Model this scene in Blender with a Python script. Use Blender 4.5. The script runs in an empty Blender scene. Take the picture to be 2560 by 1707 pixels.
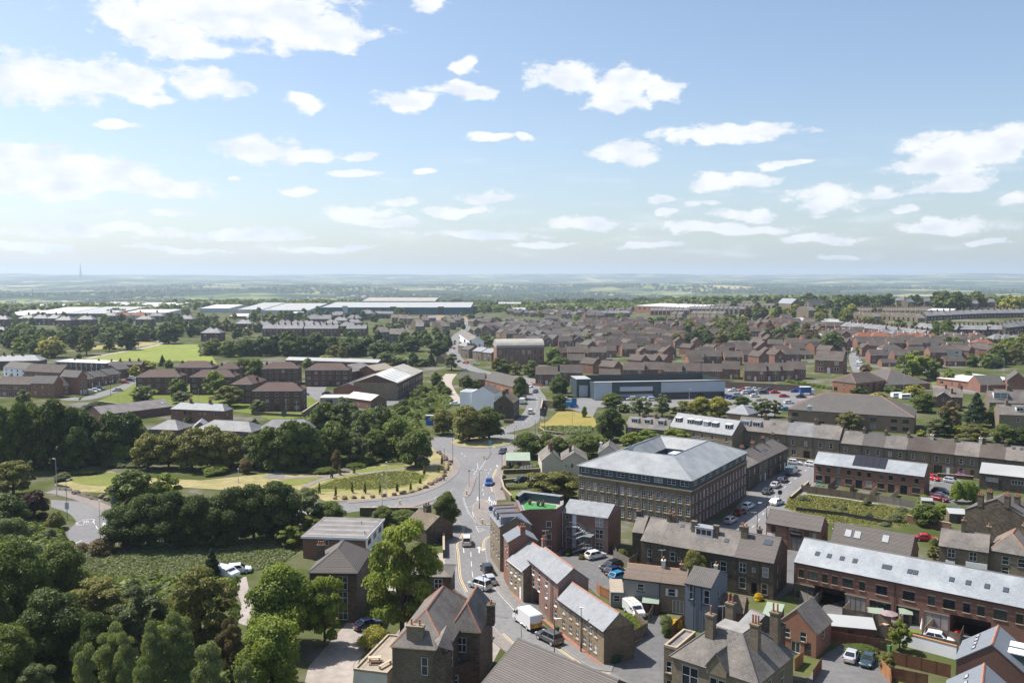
import bpy,math,random
import numpy as np
from mathutils import Vector,Matrix
from mathutils.geometry import tessellate_polygon
# camera, sky, sun, exposure
S=bpy.context.scene
COL=S.collection
R_=math.radians
CH,FOC,HORIZ=56.0,2150.0,700.0
PITCH=math.atan((853.5-HORIZ)/FOC)
cd=bpy.data.cameras.new('camera');cam=bpy.data.objects.new('camera',cd);COL.objects.link(cam)
cd.sensor_width=36.0;cd.lens=FOC*36.0/2560.0;cd.clip_start=0.5;cd.clip_end=90000
cam.location=(0,0,CH);cam.rotation_euler=(math.pi/2-PITCH,0,0)
S.camera=cam
SUN_AZ,SUN_EL=R_(-66),R_(57)
SUN=Vector((math.sin(SUN_AZ)*math.cos(SUN_EL),math.cos(SUN_AZ)*math.cos(SUN_EL),math.sin(SUN_EL)))
sd=bpy.data.lights.new('sun','SUN');so=bpy.data.objects.new('sun',sd);COL.objects.link(so)
sd.energy=5.0;sd.angle=R_(0.53);sd.color=(1.0,0.955,0.89)
so.rotation_euler=SUN.to_track_quat('Z','Y').to_euler();so.location=(-60,30,120)
S.view_settings.view_transform='Standard';S.view_settings.look='None'
S.view_settings.exposure=0.74;S.view_settings.gamma=1.0
S.render.engine='CYCLES'
S.cycles.max_bounces=5;S.cycles.diffuse_bounces=4;S.cycles.glossy_bounces=2
S.cycles.transmission_bounces=3;S.cycles.transparent_max_bounces=6;S.cycles.volume_bounces=0
S.cycles.use_denoising=True;S.cycles.caustics_reflective=False;S.cycles.caustics_refractive=False
S.cycles.sample_clamp_indirect=6.0
# pixel <-> place
CP,SP=math.cos(PITCH),math.sin(PITCH)
def ss(a,b,x):
 t=min(1.0,max(0.0,(x-a)/(b-a)));return t*t*(3-2*t)
def ray(px,py):
 a=(px-1280.0)/FOC;b=(py-853.5)/FOC
 return Vector((a,CP-b*SP,-SP-b*CP))
def hn(x,y,s):
 return(math.sin(x/s+1.3)*math.cos(y/s*1.27+.4)+.5*math.sin(x/s*2.3+y/s*1.1)+.25*math.sin(x/s*4.7-y/s*3.9+2))
def T(x,y):
 """ground height"""
 r=math.hypot(x,y)
 z=19.0*ss(130,520,x)*ss(480,950,y)*(1-ss(1500,2500,r))
 if r>1900:
  z-=66*ss(1900,3100,r)
  if r>3100:
   k=(r-3100)/11000.0
   z+=122*min(k,1.35)+min(k*3,1.0)*(18*hn(x,y,1700.0)+10*hn(y,x,700.0))
   z+=62*ss(13500,17500,r)+8*hn(x,0,2400.0)*ss(12500,17000,r)
 return z
def G(px,py,z=None):
 d=ray(px,py)
 if z is None:
  zz=0.0
  for _ in range(7):
   if d.z>=-1e-5:break
   t=(zz-CH)/d.z
   zz=T(d.x*t,d.y*t)
  z=zz
 t=(z-CH)/d.z
 return Vector((d.x*t,d.y*t,z))
def hgt(p,py):
 """height of the point above p that shows in picture row py"""
 t=(py-853.5)/FOC
 return CH-p.y*(t*CP+SP)/(CP-t*SP)
def dpt(p):return p.y*CP+(CH-p.z)*SP
def zz(ox,oy,s):
 def f(x,y,z=None):return G(ox+x/s,oy+y/s,z)
 f.o=(ox,oy,s)
 return f
z1=zz(900,1150,2.815);z2=zz(1500,1150,2.8143);z3=zz(2000,1150,2.8143);z4=zz(0,1100,2.5833)
z5=zz(0,800,2.94);z6=zz(700,800,2.94);z7=zz(1350,850,3.3369);z8=zz(1900,850,3.3364)
y1=zz(0,640,4.523);y2=zz(500,640,4.523);y3=zz(1000,640,4.523);y4=zz(1500,640,4.523);y5=zz(2000,640,4.2)
y6=zz(0,880,5.113);y7=zz(440,860,5.6);y8=zz(2200,900,6.533)
x1=zz(700,1240,6.533);x2=zz(870,1460,6.031);x3=zz(1240,1230,7.128);x4=zz(1640,1490,6.72)
x5=zz(1900,1240,5.88);x6=zz(2300,1180,6.031);x7=zz(2200,1500,6.533);x8=zz(1080,860,6.031)
def zp(f):return lambda y:f.o[1]+y/f.o[2]
def zx(f):return lambda x:f.o[0]+x/f.o[2]
def H(f,gx,gy,ey):return hgt(f(gx,gy),zp(f)(ey))
def fit(f,a,b,e,back=None,side='R',rg_=None,D=None,rise=None,kn_='gable',ground=False):
 """plan of a building from its front eave corners (zoom f), the column of its back eave corner and the row of its ridge"""
 gz=T(*f(*a).xy)
 z=gz+e
 A=f(a[0],a[1],None if ground else z);B=f(b[0],b[1],None if ground else z)
 u=Vector((B.x-A.x,B.y-A.y,0));L=u.length;u/=L;v=Vector((-u.y,u.x,0));P=B if side=='R' else A
 if D is None:
  k=(zx(f)(back)-1280)/FOC;D=(k*(P.y*CP+(CH-z)*SP)-P.x)/(v.x-k*v.y*CP);D=max(2.5,min(70,D))
 if rise is None:
  q=P+v*D/2 if kn_=='gable' else((A+B)/2 if kn_=='gv' else P+v*D/2-u*(D/2 if side=='R' else-D/2))
  rise=hgt(q,zp(f)(rg_))-z
 rise=max(.4,min(rise,6.5))
 if DEBUG:print('fit L %.1f D %.1f e %.1f rise %.1f'%(L,D,e,rise))
 return dict(A=A,B=B,D=D,eave=e,rise=rise)
DEBUG=False
# materials
M={}
def new_mat(name):
 m=bpy.data.materials.new(name);m.use_nodes=True
 nt=m.node_tree;b=nt.nodes['Principled BSDF']
 b.inputs['Specular IOR Level'].default_value=0.25
 M[name]=m
 return m,nt,b
def nd(nt,t,**k):
 n=nt.nodes.new('ShaderNode'+t)
 for a,v in k.items():
  if a.startswith('i_'):n.inputs[a[2:].replace('_',' ')].default_value=v
  else:setattr(n,a,v)
 return n
def lk(nt,a,b):nt.links.new(a,b)
def c4(c):return(c[0],c[1],c[2],1.0)
def sc(c,k):return tuple(min(1,x*k) for x in c)
def uvn(nt):
 return nd(nt,'UVMap').outputs[0]
def mxc(nt,a,b,f,blend='MIX'):
 n=nd(nt,'MixRGB',blend_type=blend)
 for s,v in((1,a),(2,b),(0,f)):
  if hasattr(v,'is_output'):lk(nt,v,n.inputs[s])
  elif s==0:n.inputs[0].default_value=v
  else:n.inputs[s].default_value=c4(v)
 return n.outputs[0]
def rmp(nt,fac,*stops):
 n=nd(nt,'ValToRGB');e=n.color_ramp.elements
 while len(e)<len(stops):e.new(0.5)
 for el,(p,c) in zip(e,stops):el.position=p;el.color=c4(c) if not isinstance(c,float) else(c,c,c,1)
 lk(nt,fac,n.inputs[0]);return n.outputs[0]
def nois(nt,vec,scale,detail=4.0,rough=0.55,out=0):
 n=nd(nt,'TexNoise',noise_dimensions='3D');n.inputs['Scale'].default_value=scale
 n.inputs['Detail'].default_value=detail;n.inputs['Roughness'].default_value=rough
 if vec is not None:lk(nt,vec,n.inputs['Vector'])
 return n.outputs[out]
def pos(nt):return nd(nt,'NewGeometry').outputs['Position']
def bump(nt,b,h,dist=0.02,s=0.5):
 n=nd(nt,'Bump');n.inputs['Distance'].default_value=dist;n.inputs['Strength'].default_value=s
 lk(nt,h,n.inputs['Height']);lk(nt,n.outputs[0],b.inputs['Normal'])
def pln(name,col,rough=0.8,var=0.12,scale=0.6,metal=0.0,spec=0.25,rnd=0.0):
 m,nt,b=new_mat(name)
 b.inputs['Roughness'].default_value=rough;b.inputs['Metallic'].default_value=metal;b.inputs['Specular IOR Level'].default_value=spec
 f=nois(nt,pos(nt),scale,5)
 c=rmp(nt,f,(0.3,sc(col,1-var)),(0.72,sc(col,1+var)))
 if rnd:
  o=nd(nt,'ObjectInfo');v=nd(nt,'Math',operation='MULTIPLY_ADD');lk(nt,o.outputs['Random'],v.inputs[0])
  v.inputs[1].default_value=2*rnd;v.inputs[2].default_value=1-rnd
  h=nd(nt,'HueSaturation');lk(nt,v.outputs[0],h.inputs['Value']);lk(nt,c,h.inputs['Color']);c=h.outputs[0]
 lk(nt,c,b.inputs['Base Color'])
 return m
def brk(name,c1,c2,mortar,bw,bh,ms=0.012,rough=0.88,soot=None,soot_amt=0.5,bias=0.0,off=0.5,bumpd=0.015,var=0.25,vs=0.35,rnd=0.06,flip=False):
 """walls and roofs laid in courses; uv is in metres"""
 m,nt,b=new_mat(name);b.inputs['Roughness'].default_value=rough
 uv=uvn(nt)
 t=nd(nt,'TexBrick',offset=off);lk(nt,uv,t.inputs['Vector'])
 t.inputs['Scale'].default_value=1.0;t.inputs['Color1'].default_value=c4(c1);t.inputs['Color2'].default_value=c4(c2);t.inputs['Mortar'].default_value=c4(mortar)
 t.inputs['Brick Width'].default_value=bw;t.inputs['Row Height'].default_value=bh;t.inputs['Mortar Size'].default_value=ms
 t.inputs['Mortar Smooth'].default_value=0.2;t.inputs['Bias'].default_value=bias
 c=t.outputs['Color']
 n=nois(nt,pos(nt),vs,6,0.62)
 c=mxc(nt,c,rmp(nt,n,(0.25,1-var),(0.75,1+0.0)),1.0,'MULTIPLY')
 n2=nois(nt,pos(nt),2.6,4,0.6)
 c=mxc(nt,c,rmp(nt,n2,(0.3,0.86),(0.75,1.0)),1.0,'MULTIPLY')
 if soot:
  n3=nois(nt,pos(nt),0.22,6,0.65)
  f=rmp(nt,n3,(0.42,0.0),(0.66,float(soot_amt)))
  c=mxc(nt,c,soot,f)
 if rnd:
  o=nd(nt,'ObjectInfo');v=nd(nt,'Math',operation='MULTIPLY_ADD');lk(nt,o.outputs['Random'],v.inputs[0])
  v.inputs[1].default_value=2*rnd;v.inputs[2].default_value=1-rnd
  h=nd(nt,'HueSaturation');lk(nt,v.outputs[0],h.inputs['Value']);lk(nt,c,h.inputs['Color']);c=h.outputs[0]
 lk(nt,c,b.inputs['Base Color'])
 if bumpd:bump(nt,b,t.outputs['Fac'],bumpd,-0.6)
 return m
brk('brick_red',(.27,.105,.065),(.21,.075,.05),(.30,.24,.20),.225,.075,.010,rnd=.08)
brk('brick_mews',(.265,.115,.078),(.20,.085,.06),(.27,.2,.165),.225,.075,.008,rnd=.03,var=.2)
brk('brick_orange',(.34,.13,.065),(.27,.095,.05),(.34,.26,.2),.225,.075,.010,rnd=.10)
brk('brick_brown',(.165,.082,.062),(.125,.066,.052),(.16,.125,.105),.225,.075,.008,rnd=.08)
brk('brick_speckled',(.30,.145,.105),(.20,.09,.07),(.28,.22,.19),.225,.075,.012,var=.3,rnd=.03,soot=(.42,.34,.29),soot_amt=.35)
brk('brick_dark',(.21,.095,.068),(.155,.075,.056),(.19,.145,.12),.225,.075,.010,rnd=.06,soot=(.05,.035,.03),soot_amt=.4)
brk('brick_buff',(.27,.185,.125),(.22,.145,.10),(.28,.23,.18),.225,.075,.010,rnd=.1)
brk('stone_dark',(.235,.185,.13),(.105,.082,.06),(.075,.062,.05),.46,.19,.018,soot=(.05,.041,.034),soot_amt=.65,var=.45,vs=.5)
brk('stone_mid',(.29,.232,.16),(.19,.148,.102),(.12,.10,.08),.46,.2,.016,soot=(.105,.085,.064),soot_amt=.55,var=.32)
brk('stone_mill',(.29,.225,.155),(.215,.165,.112),(.15,.12,.09),.55,.24,.014,soot=(.11,.085,.06),soot_amt=.4,var=.25,rnd=.02)
brk('stone_clean',(.36,.285,.19),(.25,.19,.12),(.22,.185,.14),.42,.19,.02,var=.25,rnd=.03)
brk('stone_buff',(.29,.235,.165),(.235,.185,.13),(.2,.165,.125),.5,.24,.012,soot=(.16,.125,.085),soot_amt=.4)
pln('render_white',(.84,.84,.85),.85,.04,.3)
pln('render_cream',(.50,.46,.37),.88,.12,.35)
pln('render_grey',(.235,.24,.225),.88,.05,.5)
pln('render_blue',(.155,.18,.215),.85,.05,.5)
pln('render_pale',(.58,.55,.48),.88,.08,.4)
pln('cladding_dark',(.055,.075,.085),.5,.05,.4)
pln('cladding_teal',(.03,.10,.135),.45,.06,.1)
pln('cladding_silver',(.40,.44,.49),.45,.04,.2)
pln('cladding_sky',(.10,.33,.52),.5,.06,.1)
pln('stone_trim',(.33,.27,.19),.85,.12,1.2)
pln('stone_trim_dark',(.12,.10,.075),.85,.15,1.2)
pln('concrete',(.36,.34,.31),.9,.12,.5)
brk('slate_grey',(.215,.215,.225),(.165,.165,.175),(.10,.10,.105),.3,.22,.016,rough=.6,var=.28,vs=.4,soot=(.30,.29,.27),soot_amt=.35)
brk('slate_old',(.215,.195,.178),(.15,.134,.122),(.085,.075,.068),.34,.24,.02,rough=.75,var=.35,vs=.5,soot=(.25,.215,.18),soot_amt=.5)
brk('slate_new',(.305,.325,.345),(.25,.27,.29),(.18,.195,.21),.3,.22,.012,rough=.5,var=.16,vs=1.4,rnd=.02,soot=(.40,.42,.43),soot_amt=.45)
brk('slate_mill',(.275,.29,.30),(.235,.25,.26),(.17,.18,.185),.35,.24,.012,rough=.5,var=.22,vs=.45,rnd=.0,soot=(.34,.35,.35),soot_amt=.5)
brk('slate_smooth',(.20,.215,.24),(.175,.19,.21),(.14,.15,.165),.33,.25,.012,rough=.5,var=.12,rnd=.03)
brk('slate_light',(.30,.31,.325),(.25,.26,.275),(.18,.19,.2),.33,.25,.012,rough=.6,var=.3,vs=.6,rnd=.03)
brk('tile_brown',(.115,.088,.076),(.088,.069,.06),(.045,.037,.033),.33,.32,.03,rough=.8,var=.2,rnd=.12,off=0.0,soot=(.14,.12,.10),soot_amt=.3)
brk('tile_grey',(.15,.138,.128),(.118,.108,.10),(.06,.055,.05),.33,.32,.035,rough=.8,var=.2,rnd=.10,off=0.0)
brk('tile_red',(.125,.075,.062),(.10,.062,.052),(.06,.04,.036),.33,.32,.022,rough=.8,var=.18,rnd=.10,off=0.0)
brk('tile_clay',(.30,.115,.065),(.25,.095,.055),(.14,.06,.04),.33,.32,.022,rough=.8,var=.2,rnd=.08,off=0.0)
brk('tile_ribbed',(.165,.145,.132),(.14,.122,.112),(.062,.054,.05),40.,.30,.05,rough=.8,var=.16,rnd=.03,off=0.0)
brk('tile_buff',(.215,.165,.13),(.175,.135,.105),(.10,.078,.062),40.,.30,.05,rough=.85,var=.22,rnd=.04,off=0.0)
brk('stone_slate',(.25,.20,.145),(.165,.13,.095),(.085,.07,.052),.55,.32,.03,rough=.9,var=.35,vs=.6,soot=(.10,.085,.06),soot_amt=.5)
pln('roof_white',(.52,.51,.48),.6,.10,.05)
pln('roof_pale',(.31,.315,.31),.6,.10,.08)
pln('roof_felt',(.165,.15,.145),.9,.25,.35)
pln('felt_light',(.225,.215,.205),.9,.2,.5)
pln('roof_felt_tan',(.29,.245,.195),.9,.12,.5)
pln('roof_green',(.24,.29,.225),.7,.08,.4)
pln('asbestos',(.30,.28,.25),.9,.22,.12)
pln('ridge_clay',(.33,.15,.095),.85,.2,1.5)
pln('ridge_grey',(.13,.12,.115),.85,.15,1.5)
pln('lead',(.22,.23,.245),.55,.1,.8)
pln('lead_flash',(.30,.31,.32),.6,.1,.8)
pln('pot_clay',(.36,.15,.085),.85,.2,2.0)
pln('frame_white',(.74,.75,.76),.4,.03,.8,spec=.4)
pln('frame_dark',(.028,.032,.036),.4,.05,.8,spec=.4)
pln('door_white',(.70,.72,.75),.4,.04,.8,spec=.4)
pln('door_dark',(.05,.04,.04),.5,.1,.8)
pln('door_teal',(.03,.11,.12),.5,.1,.8)
pln('pipe_black',(.018,.018,.02),.5,.05,.8)
pln('pipe_white',(.66,.67,.68),.5,.05,.8)
pln('steel_dark',(.03,.032,.034),.5,.08,.5,spec=.4)
pln('steel_grey',(.30,.33,.35),.45,.08,.5,metal=.5)
pln('steel_pale',(.52,.56,.58),.45,.05,.5,metal=.3)
pln('timber_fence',(.165,.125,.095),.9,.22,.9)
pln('timber_warm',(.34,.165,.075),.85,.18,.9)
pln('timber_red',(.175,.072,.045),.85,.2,.9)
pln('timber_grey',(.20,.175,.15),.9,.2,.9)
pln('timber_pale',(.42,.34,.24),.9,.15,.9)
pln('plastic_green',(.02,.075,.035),.5,.08,.8)
pln('plastic_lime',(.10,.26,.10),.5,.08,.8)
pln('plastic_yellow',(.75,.52,.03),.5,.05,.8)
pln('plastic_grey',(.10,.105,.11),.6,.08,.8)
pln('rubber',(.018,.018,.018),.8,.1,2.)
pln('sign_blue',(.02,.12,.42),.5,.05,1.)
pln('sign_white',(.75,.76,.76),.5,.03,1.)
pln('sign_black',(.012,.012,.013),.5,.05,1.)
pln('sign_red',(.55,.03,.02),.5,.05,1.)
pln('cloth_white',(.75,.75,.74),.9,.05,1.)
pln('cloth_blue',(.04,.16,.42),.9,.1,1.)
pln('cloth_pink',(.62,.13,.26),.9,.1,1.)
pln('cloth_mauve',(.25,.19,.19),.9,.1,1.)
pln('toy_red',(.6,.04,.02),.6,.05,1.)
pln('turquoise',(.03,.42,.40),.5,.05,1.)
pln('solar',(.012,.012,.018),.25,.1,.8,spec=.6)
pln('boulder',(.17,.125,.095),.92,.3,1.2,rnd=.15)
pln('bark',(.085,.065,.048),.95,.3,2.)
m,nt,b=new_mat('glass')
o=nd(nt,'ObjectInfo')
c=rmp(nt,o.outputs['Random'],(0.0,(.012,.015,.018)),(0.55,(.022,.027,.032)),(0.72,(.05,.055,.06)),(0.86,(.20,.20,.19)),(1.0,(.32,.31,.29)))
lk(nt,c,b.inputs['Base Color']);b.inputs['Roughness'].default_value=.06;b.inputs['Specular IOR Level'].default_value=.55
m,nt,b=new_mat('glass_sky');b.inputs['Base Color'].default_value=(.05,.065,.08,1);b.inputs['Roughness'].default_value=.05;b.inputs['Specular IOR Level'].default_value=.9
m,nt,b=new_mat('glass_car');b.inputs['Base Color'].default_value=(.012,.016,.018,1);b.inputs['Roughness'].default_value=.04;b.inputs['Specular IOR Level'].default_value=.7
m,nt,b=new_mat('lens_clear');b.inputs['Base Color'].default_value=(.7,.72,.74,1);b.inputs['Roughness'].default_value=.1
m,nt,b=new_mat('lens_red');b.inputs['Base Color'].default_value=(.42,.012,.01,1);b.inputs['Roughness'].default_value=.15
m,nt,b=new_mat('plate_yellow');b.inputs['Base Color'].default_value=(.8,.55,.05,1)
def paint(name,col,metal=0.25):
 m,nt,b=new_mat(name);b.inputs['Base Color'].default_value=c4(col);b.inputs['Roughness'].default_value=.28;b.inputs['Metallic'].default_value=metal
 b.inputs['Specular IOR Level'].default_value=.5;b.inputs['Coat Weight'].default_value=.6;b.inputs['Coat Roughness'].default_value=.06
PAINTS=dict(white=(.72,.73,.74),silver=(.46,.48,.50),grey=(.10,.105,.115),black=(.012,.013,.016),navy=(.012,.025,.075),blue=(.012,.075,.33),lightblue=(.02,.22,.40),red=(.50,.012,.018),darkred=(.18,.008,.018),teal=(.035,.065,.075),cream=(.62,.56,.46),bluegrey=(.10,.16,.21))
for k,v in PAINTS.items():paint('paint_'+k,v,.1 if k in('white','red','cream') else .3)
def gmat(name,cols,s1=.05,s2=.7,rough=.95,bmp=0.0):
 m,nt,b=new_mat(name);b.inputs['Roughness'].default_value=rough;b.inputs['Specular IOR Level'].default_value=.1
 a=nois(nt,pos(nt),s1,6,.62);d=nois(nt,pos(nt),s2,5,.6)
 n=len(cols);c=rmp(nt,a,*[(0.3+.4*i/(n-1),cc) for i,cc in enumerate(cols)])
 c=mxc(nt,c,rmp(nt,d,(.3,.72),(.7,1.0)),1.0,'MULTIPLY')
 lk(nt,c,b.inputs['Base Color'])
 if bmp:bump(nt,b,d,bmp,.8)
 return m
gmat('asphalt',[(.172,.169,.17),(.198,.194,.195),(.212,.208,.206)],.05,1.1)
gmat('asphalt_dark',[(.125,.122,.123),(.15,.146,.146),(.17,.165,.163)],.06,.9)
gmat('pavement',[(.20,.178,.165),(.235,.205,.19),(.26,.225,.205)],.1,1.2)
gmat('pavement_grey',[(.185,.18,.176),(.215,.208,.2)],.1,1.2)
gmat('paving_red',[(.30,.135,.095),(.34,.165,.12)],.2,1.5)
gmat('paving_pale',[(.33,.285,.245),(.40,.35,.30)],.12,.9)
gmat('concrete_pale',[(.42,.39,.36),(.48,.455,.42)],.12,.9)
gmat('grass_green',[(.105,.135,.026),(.135,.165,.034),(.165,.185,.045)],.06,.5)
gmat('grass_pitch',[(.175,.215,.045),(.20,.235,.055),(.215,.245,.06)],.02,.12)
gmat('grass_dry',[(.29,.24,.115),(.34,.285,.15),(.25,.225,.095),(.31,.26,.13)],.12,.8)
gmat('grass_meadow',[(.12,.145,.032),(.165,.185,.05),(.21,.205,.07)],.16,1.3,bmp=.1)
gmat('grass_mound',[(.23,.20,.055),(.28,.225,.07),(.20,.19,.045)],.08,1.)
gmat('scrub_ground',[(.09,.12,.04),(.115,.145,.05),(.135,.16,.06)],.05,.6,bmp=.3)
gmat('wild_grass',[(.17,.175,.055),(.23,.215,.085),(.13,.15,.04),(.26,.21,.11)],.09,1.2,bmp=.2)
gmat('garden',[(.07,.09,.03),(.11,.125,.04),(.15,.125,.075)],.08,.5)
gmat('turf_green',[(.06,.20,.07),(.08,.24,.09)],.3,2.)
gmat('gravel',[(.27,.235,.21),(.33,.29,.26),(.37,.33,.30)],.08,.9)
gmat('earth_bare',[(.23,.18,.13),(.28,.22,.16)],.03,.3)
pln('line_white',(.52,.52,.50),.8,.12,1.5)
pln('line_yellow',(.52,.40,.20),.8,.12,1.5)
pln('line_faded',(.36,.35,.33),.85,.2,1.5)
pln('kerb',(.25,.235,.22),.9,.12,1.)
m,nt,b=new_mat('countryside');b.inputs['Roughness'].default_value=1.0;b.inputs['Specular IOR Level'].default_value=0.0
p=pos(nt)
mp=nd(nt,'Mapping');mp.inputs['Scale'].default_value=(1,.62,0);lk(nt,p,mp.inputs[0])
wv=nd(nt,'VectorMath',operation='ADD');nz=nd(nt,'TexNoise');nz.inputs['Scale'].default_value=.0012;lk(nt,p,nz.inputs['Vector'])
ws=nd(nt,'VectorMath',operation='SCALE');ws.inputs['Scale'].default_value=420;lk(nt,nz.outputs['Color'],ws.inputs[0]);lk(nt,mp.outputs[0],wv.inputs[0]);lk(nt,ws.outputs[0],wv.inputs[1])
vo=nd(nt,'TexVoronoi');vo.inputs['Scale'].default_value=.0036;lk(nt,wv.outputs[0],vo.inputs['Vector'])
sp=nd(nt,'SeparateColor');lk(nt,vo.outputs['Color'],sp.inputs[0])
fld=rmp(nt,sp.outputs[0],(0.0,(.05,.075,.025)),(.3,(.115,.15,.045)),(.55,(.17,.19,.07)),(.75,(.24,.23,.10)),(1.0,(.33,.28,.14)))
ve=nd(nt,'TexVoronoi',feature='DISTANCE_TO_EDGE');ve.inputs['Scale'].default_value=.0036;lk(nt,wv.outputs[0],ve.inputs['Vector'])
fld=mxc(nt,(.03,.05,.02),fld,rmp(nt,ve.outputs['Distance'],(.015,0.0),(.04,1.0)))
wd=nois(nt,p,.0011,7,.62)
fld=mxc(nt,fld,(.022,.042,.02),rmp(nt,wd,(.47,0.0),(.50,1.0)))
tw=nois(nt,p,.02,3,.7)
fld=mxc(nt,fld,(.30,.25,.22),rmp(nt,mxc(nt,rmp(nt,nois(nt,p,.0009,4),(.54,0.0),(.62,1.0)),rmp(nt,tw,(.56,0.0),(.60,1.0)),1.0,'MULTIPLY'),(.1,0.0),(.6,.9)))
near=rmp(nt,nois(nt,p,.045,6,.65),(.30,(.048,.060,.021)),(.46,(.066,.080,.028)),(.55,(.098,.098,.055)),(.61,(.14,.134,.124)),(.74,(.16,.148,.134)))
ln=nd(nt,'VectorMath',operation='LENGTH');lk(nt,p,ln.inputs[0])
mr=nd(nt,'MapRange');mr.inputs['From Min'].default_value=1900;mr.inputs['From Max'].default_value=2500;lk(nt,ln.outputs['Value'],mr.inputs['Value'])
lk(nt,mxc(nt,near,fld,mr.outputs[0]),b.inputs['Base Color'])
FOL=dict(dark=((.058,.084,.019),(.080,.108,.027)),mid=((.092,.125,.026),(.130,.160,.036)),bright=((.155,.20,.030),(.20,.235,.042)),olive=((.145,.148,.038),(.185,.180,.054)),grey=((.130,.155,.066),(.165,.190,.088)),copper=((.07,.042,.028),(.10,.06,.038)),yellow=((.23,.23,.038),(.30,.28,.055)),conifer=((.034,.055,.02),(.046,.072,.027)),poplar=((.16,.195,.07),(.205,.235,.10)),gold=((.5,.36,.02),(.62,.45,.03)),hedge=((.14,.20,.022),(.18,.235,.03)),blossom=((.30,.12,.28),(.4,.2,.38)),brown=((.16,.12,.058),(.19,.145,.072)))
for k,(ca,cb) in FOL.items():
 m,nt,b=new_mat('leaf_'+k)
 o=nd(nt,'ObjectInfo');at=nd(nt,'Attribute',attribute_name='tone')
 c=mxc(nt,ca,cb,o.outputs['Random'])
 c=mxc(nt,c,rmp(nt,at.outputs['Fac'],(0.0,.40),(.5,1.0),(1.0,(1.8,1.65,1.3))),1.0,'MULTIPLY')
 lk(nt,c,b.inputs['Base Color']);b.inputs['Roughness'].default_value=.55;b.inputs['Specular IOR Level'].default_value=.25
 tr=nd(nt,'BsdfTranslucent');lk(nt,mxc(nt,c,(1.2,1.3,.5),1.0,'MULTIPLY'),tr.inputs[0])
 ms=nd(nt,'MixShader');ms.inputs[0].default_value=.38;lk(nt,b.outputs[0],ms.inputs[1]);lk(nt,tr.outputs[0],ms.inputs[2])
 lk(nt,ms.outputs[0],nt.nodes['Material Output'].inputs[0])
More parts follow.
